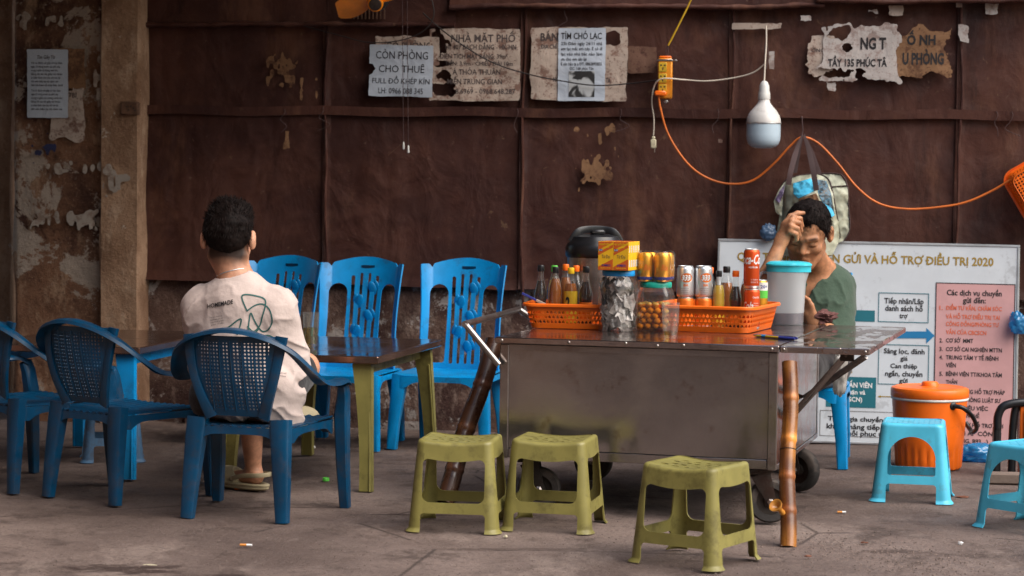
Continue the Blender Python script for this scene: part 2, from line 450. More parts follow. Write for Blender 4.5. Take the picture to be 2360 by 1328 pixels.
M = {}
M['blue'] = plain('blue_plastic', (.001, .235, .56), .28, var=.1, dirt=(.56, .74, .35), dirtc='#2b2f38', bump=.05)
M['blue_arm'] = plain('blue_dusty_plastic', (.001, .045, .108), .3, var=.15, dirt=(.45, .75, .5), dirtc='#38363a', bump=.06)
M['blue_faded'] = plain('blue_faded_plastic', (.06, .14, .25), .5, dirt=(.4, .7, .5), dirtc='#4a3c38')
M['cyan'] = plain('light_blue_plastic', (.08, .48, .68), .33, var=.08, dirt=(.58, .76, .4), dirtc='#5d6f70', bump=.05)
M['olive'] = plain('olive_plastic', (.215, .19, .055), .4, var=.1, dirt=(.5, .78, .55), dirtc='#4d4520', bump=.08)
M['orange'] = plain('orange_plastic', (.84, .15, .01), .33, var=.06, dirt=(.62, .8, .3), dirtc='#6b3a20', bump=.04)
M['orange_cable'] = plain('orange_rubber', (.55, .13, .02), .45, bump=0)
M['yellow_cable'] = plain('yellow_rubber', (.5, .3, .02), .45, bump=0)
M['white_cable'] = plain('white_rubber', (.5, .44, .37), .5, bump=0)
M['black_cable'] = plain('black_rubber', (.012, .008, .008), .5, bump=0)
M['black'] = plain('black_plastic', (.012, .012, .014), .3, bump=.05)
M['tyre'] = plain('black_tyre_rubber', (.03, .027, .026), .75, dirt=(.4, .7, .5), dirtc='#6b5f58', bump=.3, bscale=120)
M['white_plastic'] = plain('white_plastic', (.62, .62, .6), .4, bump=.03)
M['cream_plastic'] = plain('cream_plastic', (.52, .47, .33), .5, dirt=(.5, .7, .4), dirtc='#5a4c3a')
M['iron'] = plain('dark_iron', (.06, .05, .045), .5, metal=.8, dirt=(.45, .7, .6), dirtc='#3a221a')
M['chrome'] = plain('worn_chrome', (.36, .32, .30), .34, metal=1.0, dirt=(.5, .75, .5), dirtc='#4b3329')
M['alu'] = plain('dull_aluminium', (.55, .56, .57), .4, metal=.9)
M['ink'] = plain('black_ink', (.014, .012, .014), .7, bump=0, var=0)
M['ink_soft'] = plain('faded_ink', (.06, .045, .045), .8, bump=0)
M['white_ink'] = plain('white_ink', (.75, .75, .75), .5, bump=0, var=0)
M['red_ink'] = plain('orange_red_ink', (.6, .12, .05), .6, bump=0, var=0)
M['gold_ink'] = plain('gold_ink', (.3, .19, .025), .5, bump=0, var=.05)
M['teal_ink'] = plain('teal_ink', (.01, .13, .17), .5, bump=0, var=.05)
M['blue_ink'] = plain('bright_blue_ink', (.01, .17, .38), .5, bump=0, var=.05)
M['navy_ink'] = plain('navy_ink', (.02, .03, .2), .5, bump=0)
M['pink'] = plain('pink_print', (.52, .29, .29), .5, bump=0, var=.06)
M['green_ink'] = plain('dark_green_print', (.02, .09, .085), .7, bump=0)
M['board'] = plain('white_board', (.56, .6, .64), .4, var=.04, dirt=(.6, .75, .25), dirtc='#5c5a5a', bump=.04)
M['toilet_rag'] = plain('maroon_cloth', (.11, .045, .042), .9, bump=.4, bscale=200)
M['green_lid'] = plain('teal_green_plastic', (.01, .33, .25), .35, bump=.03)
M['blue_lid'] = plain('bright_blue_plastic', (.01, .25, .62), .35, bump=.03)
M['cyan_lid'] = plain('cyan_plastic', (.04, .5, .62), .35, bump=.03)
M['yellow'] = plain('yellow_plastic', (.75, .5, .02), .35, bump=0)
M['green_cap'] = plain('green_plastic', (.1, .5, .06), .4, bump=0)
M['silver'] = plain('silver_can_metal', (.62, .64, .66), .3, metal=.75, bump=0)
M['can_gold'] = plain('gold_can_metal', (.72, .33, .03), .28, metal=.7, bump=0)
M['can_red'] = plain('red_can_paint', (.62, .075, .012), .25, metal=.35, bump=0)
M['can_orange'] = plain('orange_can_paint', (.7, .16, .015), .3, metal=.3, bump=0)
M['glass'] = glassy('clear_glass', (.96, .97, .96), .03, 1.3, .05)
M['clear_plastic'] = glassy('clear_plastic', (.97, .96, .95), .06, 1.1, .05, (.7, .68, .66))
M['wrap'] = glassy('shrink_wrap_film', (.97, .97, .97), .10, 1.1, .02)
M['blue_bag'] = glassy('blue_plastic_film', (.3, .62, .85), .18, 1.5, .75, (.03, .35, .7))
M['white_bag'] = glassy('white_plastic_film', (.7, .7, .7), .25, 1.2, .85, (.6, .58, .55))
M['amber'] = plain('amber_liquid', (.27, .075, .006), .08, bump=0, var=.1)
M['cola'] = plain('dark_liquid', (.016, .006, .004), .06, bump=0)
M['yellow_tea'] = plain('yellow_liquid', (.55, .36, .03), .1, bump=0, var=.05)
M['brine'] = glassy('amber_brine', (.92, .66, .32), .05, .6)
M['fruit'] = plain('pickled_fruit', (.55, .30, .05), .35, scale=40, var=.3, bump=.1)
M['tea'] = glassy('pale_tea', (.85, .75, .35), .05, .7)
M['sachet'] = plain('silver_sachet_film', (.33, .31, .30), .4, metal=.2, scale=50, var=.35, bump=.3, bscale=90)
M['bag_pale'] = plain('pale_woven_bag', (.36, .37, .28), .42, scale=14, var=.25, dirt=(.5, .7, .4), dirtc='#6c5a3e', bump=.4, bscale=45)
M['strap'] = plain('brown_webbing', (.06, .035, .035), .8)
M['blanket'] = plain('dark_lining', (.012, .01, .01), .8)
M['wood'] = plain('old_timber', (.12, .06, .035), .8, scale=20, dirt=(.45, .7, .5), dirtc='#241610')
M['brick'] = plain('dusty_stone', (.15, .11, .09), .9, bump=.5)
M['leaf_dry'] = plain('dry_leaf', (.15, .05, .025), .7)
M['hair'] = plain('black_hair', (.008, .005, .0045), .65, spec=.1, scale=80, var=.4, bump=0)
M['box_yellow'] = plain('yellow_carton', (.78, .43, .015), .45, var=.05, bump=0)
M['box_red'] = plain('red_carton_print', (.55, .1, .015), .45, var=.05, bump=0)

def skin(name, col, var=.16):
    k = NT(name); c0 = lin(col); n = k.noise(28, 5, .6); c = k.mix(k.ramp(n, .3, .7), tuple(x*(1-var) for x in c0), tuple(x*(1+var) for x in c0))
    at_ = k.n('ShaderNodeVertexColor', layer_name='tint'); c = k.mix(1.0, c, at_.outputs[0], 'MULTIPLY')
    nb = k.bump(k.noise(230, 3), .18, .0015); nb = k.bump(k.noise(60, 3), .12, .003, nb)
    return k.done(k.bsdf(c, .48, 0, .4, nb, sss=.12))
M['skin_young'] = skin('fair_skin', (.53, .27, .17)); M['skin_old'] = skin('tanned_skin', (.40, .185, .095), .2)
def cloth(name, col, sc=900, var=.08, b=.25):
    k = NT(name); c0 = lin(col); n = k.noise(6, 5, .6)
    c = k.mix(k.ramp(n, .3, .7), tuple(x*(1-var) for x in c0), tuple(min(1, x*(1+var)) for x in c0))
    c = k.mix(k.ramp(k.noise(2.5, 3), .55, .8, 0, .25), c, tuple(x*.8 for x in c0))
    nb = k.bump(k.noise(sc, 2), b, .001); nb = k.bump(k.noise(22, 4, .5), .35, .012, nb)
    return k.done(k.bsdf(c, .9, 0, .2, nb, sheen=.15))
M['tee'] = cloth('pale_pink_cotton', (.55, .45, .415)); M['green_tee'] = cloth('dull_green_cotton', (.045, .075, .052)); M['dark_shorts'] = cloth('dark_cotton', (.02, .018, .02))

def tarp_mat():
    k = NT('brown_tarpaulin'); v = k.co()
    c = k.mix(k.ramp(k.noise(1.6, 8, .68), .3, .72), (.034, .0098, .0076), (.074, .027, .0185))
    c = k.mix(k.ramp(k.noise(3.2, 8, .68, k.co((1, 1, .35))), .55, .8, 0, .7), c, (.125, .054, .032))
    c = k.mix(k.ramp(k.noise(5, 8, .7, k.co((1, 1, .16))), .58, .85, 0, .75), c, (.016, .005, .0045))
    c = k.mix(k.ramp(k.noise(26, 8, .75), .68, .80, 0, .5), c, (.16, .10, .075))
    c = k.mix(k.ramp(k.noise(9, 9, .75, dist=1.0), .71, .77, 0, .6), c, (.15, .085, .05))
    nb = k.bump(k.noise(3.5, 5, .5, k.co((1.4, 1, 1), (0, .5, 0)), .8), .3, .035); nb = k.bump(k.noise(14, 5, .5, dist=.6), .2, .008, nb); nb = k.bump(k.noise(240, 2), .25, .002, nb)
    return k.done(k.bsdf(c, k.ramp(k.noise(7, 5), .3, .7, .55, .85), 0, .35, nb))
M['tarp'] = tarp_mat()
def plaster_mat(name, base, light, dark, flake, lo=.62):
    k = NT(name)
    c = k.mix(k.ramp(k.noise(2.3, 8, .65), .32, .68), dark, base)
    c = k.mix(k.ramp(k.noise(9, 9, .72, k.co((1, 1, .45))), .5, .78, 0, .8), c, light)
    c = k.mix(k.ramp(k.noise(30, 9, .75), .56, .7, 0, .6), c, dark)
    c = k.mix(k.ramp(k.noise(4.2, 12, .74, dist=.4), lo, lo+.05, 0, .9), c, flake)
    c = k.mix(k.ramp(k.noise(75, 6, .7), .64, .74, 0, .5), c, light)
    nb = k.bump(k.noise(8, 8, .65), .7, .02); nb = k.bump(k.noise(70, 6, .7), .6, .006, nb)
    return k.done(k.bsdf(c, .9, 0, .25, nb))
M['pillar'] = plaster_mat('peeling_plaster', (.19, .095, .056), (.34, .22, .145), (.045, .019, .014), (.33, .27, .225), .555)
M['post'] = plaster_mat('stained_concrete_post', (.36, .225, .145), (.48, .34, .24), (.20, .11, .066), (.5, .44, .38), .68)
M['base_wall'] = plaster_mat('damp_concrete', (.17, .105, .082), (.30, .22, .18), (.055, .028, .024), (.36, .32, .30), .58)
def ground_mat():
    k = NT('worn_concrete_ground')
    c = k.mix(k.ramp(k.noise(.8, 6, .6), .3, .7), (.125, .088, .076), (.25, .187, .163))
    c = k.mix(k.ramp(k.noise(4.5, 9, .72), .5, .75, 0, .7), c, (.06, .04, .034))
    c = k.mix(k.ramp(k.noise(3.1, 8, .7, k.co((1, .5, 1))), .56, .78, 0, .55), c, (.34, .265, .23))
    c = k.mix(k.ramp(k.noise(60, 8, .75), .55, .72, 0, .6), c, (.055, .038, .032))
    c = k.mix(k.ramp(k.noise(130, 6, .7), .66, .74, 0, .6), c, (.36, .31, .28))
    vo = k.n('ShaderNodeTexVoronoi', feature='DISTANCE_TO_EDGE'); k.l(k.co((1, .8, 1)), vo.inputs['Vector']); vo.inputs['Scale'].default_value = 1.1
    crack = k.mul(k.ramp(vo.outputs[0], .0, .012, 1, 0), k.ramp(k.noise(2.2, 4), .5, .62)); c = k.mix(k.mul(crack, .75), c, (.04, .028, .025))
    geo = k.n('ShaderNodeNewGeometry').outputs['Position']
    for (px, py, rx, ry, am) in ((285, 1304, .20, .11, .85), (525, 1318, .08, .05, .8), (2060, 1268, .22, .05, .6), (690, 1168, .26, .016, .6), (935, 1185, .22, .014, .7), (1700, 1290, .3, .05, .35), (330, 1180, .5, .1, .35), (1180, 1262, .3, .03, .4)):
        q = gp(px, py); mp = k.n('ShaderNodeMapping'); k.l(geo, mp.inputs[0]); mp.inputs['Location'].default_value = (-q.x/rx, -q.y/ry, 0); mp.inputs['Scale'].default_value = (1/rx, 1/ry, 0)
        ln = k.n('ShaderNodeVectorMath', operation='LENGTH'); k.l(mp.outputs[0], ln.inputs[0])
        dd = k.mul(ln.outputs['Value'], k.mul(k.noise(9, 9, .72, k.co((.7, 1.3, 1))), 2.4), 'SUBTRACT'); c = k.mix(k.mul(k.ramp(dd, -.75, -.15, 1, 0), am), c, (.035, .018, .015))
    nb = k.bump(k.noise(6, 8, .65), .6, .03); nb = k.bump(k.noise(55, 8, .75), .9, .010, nb); nb = k.bump(k.noise(190, 4), .5, .004, nb)
    return k.done(k.bsdf(c, k.ramp(k.noise(5, 5), .3, .7, .65, .95), 0, .35, nb))
M['ground'] = ground_mat()
M['stain'] = plain('dark_wet_stain', (.05, .03, .026), .75, dirt=(.42, .62, .8), dirtc='#6b5149', scale=24, bump=.3)
M['gravel'] = plain('crushed_stone', (.145, .108, .092), .9, scale=40, var=.5, bump=.5)
def steel_mat(name, col, r0, r1, met=.9):
    k = NT(name); n = k.noise(40, 6, .6, k.co((1, 1, 12)))
    c = k.mix(k.ramp(k.noise(3, 7, .65), .35, .7), tuple(x*.72 for x in col), col)
    c = k.mix(k.ramp(k.noise(11, 8, .72), .58, .75, 0, .45), c, (.14, .08, .055))
    nb = k.bump(k.noise(2.2, 3), .12, .02); nb = k.bump(n, .05, .002, nb)
    return k.done(k.bsdf(c, k.ramp(k.noise(6, 7, .7), .3, .72, r0, r1), met, .5, nb))
M['steel'] = steel_mat('dull_stainless_sheet', (.36, .325, .31), .09, .27)
M['steel_shiny'] = steel_mat('shiny_stainless_sheet', (.46, .385, .36), .07, .2, .95)
M['table_top'] = steel_mat('brown_stained_steel', (.30, .19, .15), .06, .2, .85)
def wet_top():
    k = NT('wet_stainless_top'); c = k.mix(k.ramp(k.noise(4, 6), .35, .7), (.34, .27, .245), (.46, .385, .36))
    w = k.ramp(k.noise(13, 4, .5, k.co((1, .5, 1))), .5, .54)
    nb = k.bump(w, .35, .004)
    return k.done(k.bsdf(c, k.mul(w, .10, 'MULTIPLY_ADD') if 0 else k.ramp(w, 0, 1, .22, .03), .92, .5, nb))
M['wet_top'] = wet_top()
def paper(name, col, stain=None, amt=.6, b=.5):
    k = NT(name); c0 = lin(col); c = k.mix(k.ramp(k.noise(5, 5), .3, .7), tuple(x*.86 for x in c0), c0)
    if stain: c = k.mix(k.mul(k.ramp(k.noise(14, 9, .75), .48, .66), amt), c, stain); c = k.mix(k.mul(k.ramp(k.noise(55, 8, .75), .6, .7), amt), c, tuple(x*.6 for x in stain))
    nb = k.bump(k.noise(9, 5, .55, dist=.5), b, .012)
    return k.done(k.bsdf(c, .85, 0, .2, nb))
M['paper'] = paper('white_paper', (.42, .47, .55)); M['paper_old'] = paper('stained_old_paper', (.42, .34, .29), (.12, .045, .03), .75); M['paper_brown'] = paper('brown_paper_remnant', (.22, .12, .065), (.07, .03, .02), .7)
M['flake'] = paper('pale_plaster_flake', (.36, .31, .27), (.16, .09, .06), .6); M['paper_white_torn'] = paper('torn_white_paper', (.46, .42, .40), (.15, .06, .04), .5); M['paper_dark'] = paper('faint_paper_remnant', (.13, .07, .05), (.06, .025, .02), .8)
def bamboo(name, a, b):
    k = NT(name); c = k.mix(k.ramp(k.noise(9, 4, .5, k.co((1, 1, .4))), .35, .65), a, b)
    at_ = k.n('ShaderNodeVertexColor', layer_name='tint'); c = k.mix(1.0, c, at_.outputs[0], 'MULTIPLY')
    c = k.mix(k.ramp(k.noise(60, 4, .6, k.co((1, 1, .06))), .5, .75, 0, .5), c, tuple(x*.5 for x in a))
    return k.done(k.bsdf(c, k.ramp(k.noise(14, 6, .7), .3, .7, .2, .42), 0, .5, None, coat=.15))
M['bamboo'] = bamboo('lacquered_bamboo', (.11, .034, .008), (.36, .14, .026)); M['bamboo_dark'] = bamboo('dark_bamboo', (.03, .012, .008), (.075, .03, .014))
# ------------------------------------------------------------------ the setting: ground, wall, pillar
WM = frame((0, 9.7, 0), rad(-7.8))          # wall frame: x along the wall, y into it, z up
def wl(px, py, y=0.0): return on(WM, px, py, y)
WMi = WM.inverted()

def build_ground():
    xs = np.unique(np.concatenate([np.array([-220, -90, -40, -18, -9, -5]), np.linspace(-3.2, 3.2, 190), np.array([5, 9, 18, 40, 90, 220])]))
    ys = np.unique(np.concatenate([np.array([-220, -90, -40, -15, -5, 0, 3]), np.linspace(5.0, 10.6, 170), np.array([12, 16, 24, 40, 90, 220])]))
    X, Y = np.meshgrid(xs, ys, indexing='ij')
    n = fbm(X, Y, 0.3, 2.2, 5)
    Z = -0.004 + 0.010*np.minimum(n, .15)
    rough = np.clip(1.6*fbm(X*.7, Y*1.6, 5.0, 1.7, 3) + np.clip((6.35-Y)*1.5, -1, 1), 0, 1)
    Z += rough*(-0.006 + 0.008*np.minimum(vnoise(X, Y, 2, 21), 0))
    Z = np.where((np.abs(X) > 3.3) | (Y < 4.9) | (Y > 10.7), -0.006, Z)
    V = np.stack([X, Y, np.minimum(Z, 0)], -1).reshape(-1, 3); m = len(ys)
    F = [(i*m+j, (i+1)*m+j, (i+1)*m+j+1, i*m+j+1) for i in range(len(xs)-1) for j in range(m-1)]
    g = tag(put('ground', V, F, M['ground'], smooth=180), kind='structure')
    # wet stains lying on the concrete
    for (px, py, rx, ry, sd) in ():
        c = gp(px, py)
        f = lambda u, v, rx=rx, ry=ry, sd=sd: np.hypot(u/rx, v/ry) - .55 - 1.5*fbm(u*.6, v*1.0, sd, 15, 5)
        V, Fc = sheet(-rx*1.5, rx*1.5, 90, -ry*1.7, ry*1.7, 50, f, lambda u, v, c=c: (u+c.x, v+c.y, 0*u+.0025), 0)
        put('ground_stain', V, Fc, M['stain'], g)
    # loose crumbs and grit
    rs = np.random.RandomState(11); b = MB()
    for q in range(2300):
        if q < 1500:
            px, py = rs.uniform(0, 2360), 1020 + 308*rs.rand()**.7
            s = rs.uniform(.0012, .0032)
        else:
            t = rs.rand(); px = 1830+420*t+rs.normal(0, 60); py = 1245+75*t+rs.normal(0, 22); s = rs.uniform(.0015, .0046)
        if py > 1335: continue
        p = gp(px, py); a = rs.rand()*6; e = [rs.uniform(.6, 1.3)*s for _ in range(6)]; k = math.cos(a), math.sin(a)
        pts = [(e[0], 0, 0), (0, e[1], 0), (-e[2], 0, 0), (0, -e[3], 0), (0, 0, e[4]*.8), (0, 0, -e[5]*.4)]
        b.add([(p.x+x*k[0]-y*k[1], p.y+x*k[1]+y*k[0], z+.0008) for x, y, z in pts], [(0,1,4),(1,2,4),(2,3,4),(3,0,4),(1,0,5),(2,1,5),(3,2,5),(0,3,5)])
    tag(b.put('grit', M['gravel'], smooth=None), 'loose pale grit and crumbs scattered over the ground', 'grit', kind='stuff')
build_ground()

def tarp_wrinkle(x, z, s):
    w = .016*fbm(x, z, s, 1.6, 4)
    r = 1-np.abs(vnoise(x*1.0+z*.35, z*1.6-x*.5, s+4, 7.5)); r2 = 1-np.abs(vnoise(x*.8-z*.9, z*.9, s+9, 11))
    mask = np.clip(.4+1.3*fbm(x, z, s+2, 1.9, 3), 0, 1)
    return w + mask*(.005*r**3 + .003*r2**3) + .0035*np.abs(vnoise(x*9, z*.8, s+6, 1.5))
def build_wall():
    t = thing('tarpaulin_wall', 'long dark brown wall of stained tarpaulin sheets with a horizontal batten', 'wall', WM)
    seams = [312, 752, 1205, 1684, 2207, 2760]
    bot = [641, 655, 668, 676, 690, 700, 705]
    for i in range(5):
        xa = wl(seams[i], 450).x - .015; xb = wl(seams[i+1], 450).x + .02
        z0a = wl(seams[i], bot[i]).z; z0b = wl(seams[i+1], bot[i+1]).z; z1 = 2.75
        def mp(u, v, xa=xa, xb=xb, za=z0a, zb=z0b, i=i, z1=z1):
            x = xa+(xb-xa)*u; zb0 = za+(zb-za)*u + .006*vnoise(x, 0, i, 6); z = zb0+(z1-zb0)*v
            e = .012*np.clip(1-u/.035, 0, 1) - .006*np.clip(1-(1-u)/.03, 0, 1)
            return x + .006*vnoise(0*z+i, z, 3, 2.2), -tarp_wrinkle(x, z, i*1.37) - e - .012*np.clip(1-v/.02, 0, 1), z
        V, F = sheet(0, 1, 120, 0, 1, 190, None, mp, .004)
        put('tarp_sheet', V, F, M['tarp'], t, 50)
    # batten
    xa, xb = wl(322, 255).x, wl(2700, 268).x
    b = MB(); n = 60
    za, zb = wl(1205, 270).z, wl(1205, 249).z
    for i in range(n):
        u0, u1 = xa+(xb-xa)*i/n, xa+(xb-xa)*(i+1)/n
        w0, w1 = .004*math.sin(i*.7), .004*math.sin((i+1)*.7)
        b.add([(u0,-.03,za+w0),(u1,-.03,za+w1),(u1,-.034,zb+w1),(u0,-.034,zb+w0),(u0,-.012,za+w0),(u1,-.012,za+w1),(u1,-.012,zb+w1),(u0,-.012,zb+w0)], [(0,1,2,3),(4,5,1,0),(3,2,6,7)])
    b.put('batten', M['tarp'], t, 30)
    # raised seams and flaps
    for px, k in ((754, 0), (1207, 1), (1683, 2), (2206, 3)):
        c = wl(px, 450).x; pts = [(c+.006*math.sin(z*3.1+k)+.004*math.sin(z*11+k), -.024, z) for z in np.linspace(.55, 2.6, 60)]
        MB().tube(pts, .0065, 6).put('seam_rope', M['tarp'], t, 60)
    for (pa, pb, py, y) in ((335, 1052, 62, -.03), (1040, 1900, 22, -.045), (1880, 2760, 10, -.06)):
        x0, x1 = wl(pa, py).x, wl(pb, py).x; z0 = wl((pa+min(pb, 2360))/2, py).z
        def mp(u, v, x0=x0, x1=x1, z0=z0, y=y):
            x = x0+(x1-x0)*u; z = z0+.008*vnoise(x, 2, 1, 5)+v*(2.72-z0); return x, y-.5*tarp_wrinkle(x, z, 8.1)+.02*v, z
        V, F = sheet(0, 1, 90, 0, 1, 20, None, mp, .005); put('tarp_flap', V, F, M['tarp'], t, 50)
        pts = [(x0+(x1-x0)*q, y-.014+.004*math.sin(q*40), z0+.009+.008*float(vnoise(x0+(x1-x0)*q, 2, 1, 5))) for q in np.linspace(0, 1, 50)]
        MB().tube(pts, [.012+.003*math.sin(i*1.7) for i in range(50)], 7).put('rolled_edge', M['tarp'], t, 60)
    # bits of tie wire on the batten
    for px, py in ((748, 258), (1195, 262), (1655, 262), (2295, 268), (2330, 268), (1432, 262), (1302, 35), (660, 262)):
        p = wl(px, py); rs = random.Random(px)
        pts = [(p.x, -.035, p.z+.02), (p.x+.004, -.045, p.z)] + [(p.x+rs.uniform(-.02, .02)*k, -.04, p.z-.03*k) for k in range(1, 4)]
        MB().tube(spline(pts, 5), .0016, 5).put('tie_wire', M['strap'], t, 60)
    return t
WALL = build_wall()

def rough_slab(name, x0, x1, z0, z1, y0, y1, mat, parent, amp=.008, nx=40, nz=80, edge=.012):
    # a slab with an uneven face and worn arrises, front at y0
    def mp(u, v):
        # u 0..1 wraps left return, face, right return
        a = np.clip((u-.1)/.8, 0, 1); k = np.clip((.1-u)/.1, 0, 1)+np.clip((u-.9)/.1, 0, 1)
        z = z0+(z1-z0)*v; x = x0+(x1-x0)*a + .010*vnoise(a*3, z, 2, 4)*np.where((a < .02) | (a > .98), 1, 0)
        rnd = edge*(np.clip(1-np.abs(a)/.05, 0, 1)**2+np.clip(1-np.abs(1-a)/.05, 0, 1)**2)*(k <= 0)
        return x, y0+(y1-y0)*k - amp*fbm(x, z, y0, 5, 5) + rnd, z
    V, F = sheet(0, 1, nx, 0, 1, nz, None, mp, 0)
    return put(name, V, F, mat, parent, 40)
def build_masonry():
    bw = thing('concrete_base_wall', 'low damp grey brown concrete wall showing under the tarpaulin edge', 'wall', WM)
    x0, x1 = wl(300, 800, .05).x, wl(2760, 800, .05).x
    rough_slab('concrete_face', x0, x1, -.03, .95, .03, .3, M['base_wall'], bw, .012, 160, 50)
    rough_slab('footing', x0+.3, x1, -.03, .035, -.03, .05, M['base_wall'], bw, .015, 160, 6)
    p = thing('plaster_pillar', 'peeling dark plaster pillar at the left end of the tarpaulin wall', 'pillar', WM)
    a, b, c = wl(30, 500, -.1).x, wl(236, 500, -.1).x, wl(322, 500, -.14).x
    rough_slab('pillar_shaft', a, b+.02, -.02, 2.75, -.10, .35, M['pillar'], p, .016, 60, 150, .02)
    rough_slab('concrete_post', b-.004, c-.006, -.02, 2.75, -.135, .35, M['post'], p, .012, 36, 150, .022)
    # wooden plug with nail holes let into the post
    q = wl(300, 251, -.14); bm = MB().box((q.x-.042, -.158, q.z-.030), (q.x+.044, -.12, q.z+.034), bev=.006); o = bm.put('timber_plug', M['bamboo_dark'] if 0 else M['wood'], p, 40)
    for k, (dx, dz) in enumerate(((-.01, .008), (.01, .012), (0, -.006), (.022, .002), (.03, -.008))):
        MB().lathe([(.003, 0), (.003, .002)], 8, M=Matrix.Translation((q.x+dx, -.1575, q.z+dz)) @ Matrix.Rotation(PI/2, 4, 'X')).put('nail_hole', M['ink'], o)
    # what lies beyond the pillar on the far left: a dim passage
    d = thing('passage_wall', 'dim grey wall inside the dark passage left of the pillar', 'wall', WM)
    rough_slab('wall_face', a-3, a+.5, -.03, 2.75, 1.6, 1.8, M['base_wall'], d, .02, 50, 40)
    rough_slab('jamb', a-.9, wl(14, 400, .2).x, .0, 2.75, .25, .6, M['post'], d, .01, 20, 60)
    return p
PILLAR = build_masonry()

# added out of the frame: a roof sheet that keeps light off the left side
def build_light_blockers():
    t = thing('added_shade_awning', 'unseen brown awning added above the stall to shade its left side', 'awning', None)
    V, F = sheet(-4.2, .25, 60, 6.4, 10.3, 40, None, lambda u, v: (u, v, 2.76+.03*np.sin(u*3)+.16*(v-6.4)/3.9+.02*np.sin(u*9+v)), .006)
    put('shade_sheet', V, F, M['tarp'], t, 60)
    for x in (-4.1, -1.6, .2): MB().tube([(x, 6.42, 2.72), (x, 9.75, 2.86)], .018, 8).put('shade_pole', M['iron'], t, 60)
    h = thing('added_shade_wall', 'unseen tall plaster wall added on the left to hold back the sky light', 'wall', None)  # added wall, never in view, blocks the sky on the left
    MB().box((-3.3, 1.5, -.01), (-3.0, 9.2, 6.0)).put('shade_wall_block', M['pillar'], h)
    f = thing('added_sky_block', 'unseen plain house block added behind the viewer to cut the low sky light', 'houses', None)  # added behind the camera to block low sky and deepen contrast
    MB().box((-30, -9, -.01), (1.5, -6.5, 7.5)).put('sky_block_front', M['base_wall'], f)
build_light_blockers()
# ------------------------------------------------------------------ stools, chairs, tables
def rsq(s, rho=.22):
    L = 2*(1-rho)+rho*PI/2; k = np.floor(s).astype(int) % 4; d = (s-np.floor(s))*L; st = 1-rho
    a = np.clip((d-st)/rho, 0, PI/2)
    x = np.where(d < st, d, st+rho*np.sin(a)); y = np.where(d < st, -1.0, -1+rho*(1-np.cos(a)))
    e = np.maximum(d-st-rho*PI/2, 0); x = np.where(e > 0, 1.0, x); y = np.where(e > 0, -1+rho+e, y)
    c = np.choose(k, [1, 0, -1, 0]); q = np.choose(k, [0, 1, 0, -1])
    along = np.where(d < L/2, d, d-L)
    return x*c-y*q, x*q+y*c, along
def stool(name, label, mat, M4, h, at_, ab, opening, holes, dip, group):
    t = thing(name, label, 'stool', M4, group); rb = .012
    def half(v): return np.where(v < .92, ab+(at_-ab)*v/.92, at_-rb*(1-np.cos(np.clip((v-.92)/.08, 0, 1)*PI/2))) + .008*np.clip(1-v/.035, 0, 1)
    def zz(v): return np.where(v < .92, (h-rb)*v/.92, h-rb+rb*np.sin(np.clip((v-.92)/.08, 0, 1)*PI/2))
    def mp(u, v):
        x, y, al = rsq(u); a = half(v); return x*a, y*a, zz(v)-dip*(1-np.clip((x*a/at_)**2, 0, 1))*np.clip(v, 0, 1)**2
    def sdf(u, v): x, y, al = rsq(u); return -opening(al*half(v), zz(v))
    def pick(u, v):
        x, y, al = rsq(np.array([u])); k = int(math.floor(u)) % 4; w = abs(float(al[0]))*float(half(np.array(v)))
        if w > opening.hw - .004: return ('leg', k)
        z = float(zz(np.array(v))); kk = k if (u % 1) < .5 else (k+1) % 4
        return ('apron', kk) if z > h*.55 else ('rung', kk)
    P = sheet(0, 4, 208, 0, 1, 76, sdf, mp, .0045, pick)
    for (nm, k), (V, F) in sorted(P.items()): put(nm, V, F, mat, t, 42)
    a = at_-rb
    def sd(x, y):
        d = sd_box(x, y, 0, 0, a+.0005, a+.0005, a*.22)
        for (cx, cy, r1, r2, an) in holes:
            c, s = math.cos(an), math.sin(an); X = (x-cx)*c+(y-cy)*s; Y = -(x-cx)*s+(y-cy)*c
            d = np.maximum(d, -(np.hypot(X/r1, Y/r2)-1)*min(r1, r2))
        return d
    V, F = sheet(-a-.001, a+.001, 96, -a-.001, a+.001, 96, sd, lambda x, y: (x, y, h-.0022-dip*(1-(x/at_)**2)+0*y), .0045)
    put('seat', V, F, mat, t, 42)
    return t
class Opening:
    def __init__(s, hw, z0, z1, gap, r, arch=False, sag=0.0): s.hw, s.z0, s.z1, s.gap, s.r, s.arch, s.sag = hw, z0, z1, gap, r, arch, sag
    def __call__(s, x, z):
        if s.arch:
            d = np.minimum(sd_box(x, z, 0, (s.z0+s.z1-s.hw)/2, s.hw, (s.z1-s.hw-s.z0)/2+.001, .008), np.maximum(sd_circ(x, z, 0, s.z1-s.hw, s.hw), s.z1-s.hw-z))
        else:
            zc = z + s.sag*(1-(x/s.hw)**2)*(z > (s.z0+s.z1)/2); d = sd_box(x, zc, 0, (s.z0+s.z1)/2, s.hw, (s.z1-s.z0)/2, s.r)
        g = sd_box(x, z, 0, -1+s.gap, s.hw+.004, 1, .012)
        return np.minimum(d, g)
rs = random.Random(5); OH = []
for i in range(5):
    for j in range(4):
        x, y = -.074+.037*i+(.008 if j % 2 else -.006), -.056+.038*j
        OH.append((x+rs.uniform(-.004, .004), y+rs.uniform(-.004, .004), rs.uniform(.009, .014), rs.uniform(.006, .0095), rs.uniform(-.6, .6)))
def smat(x, y, rz): return frame((x, y, 0), rad(rz))
GO = 'low olive plastic stools in front of the cart'
olive = stool('plastic_stool', 'olive plastic stool standing leftmost of the three olive stools', M['olive'], smat(-.165, 6.875, -8), .30, .123, .149, Opening(.103, .098, .245, .062, .024, sag=.008), OH, .012, GO)
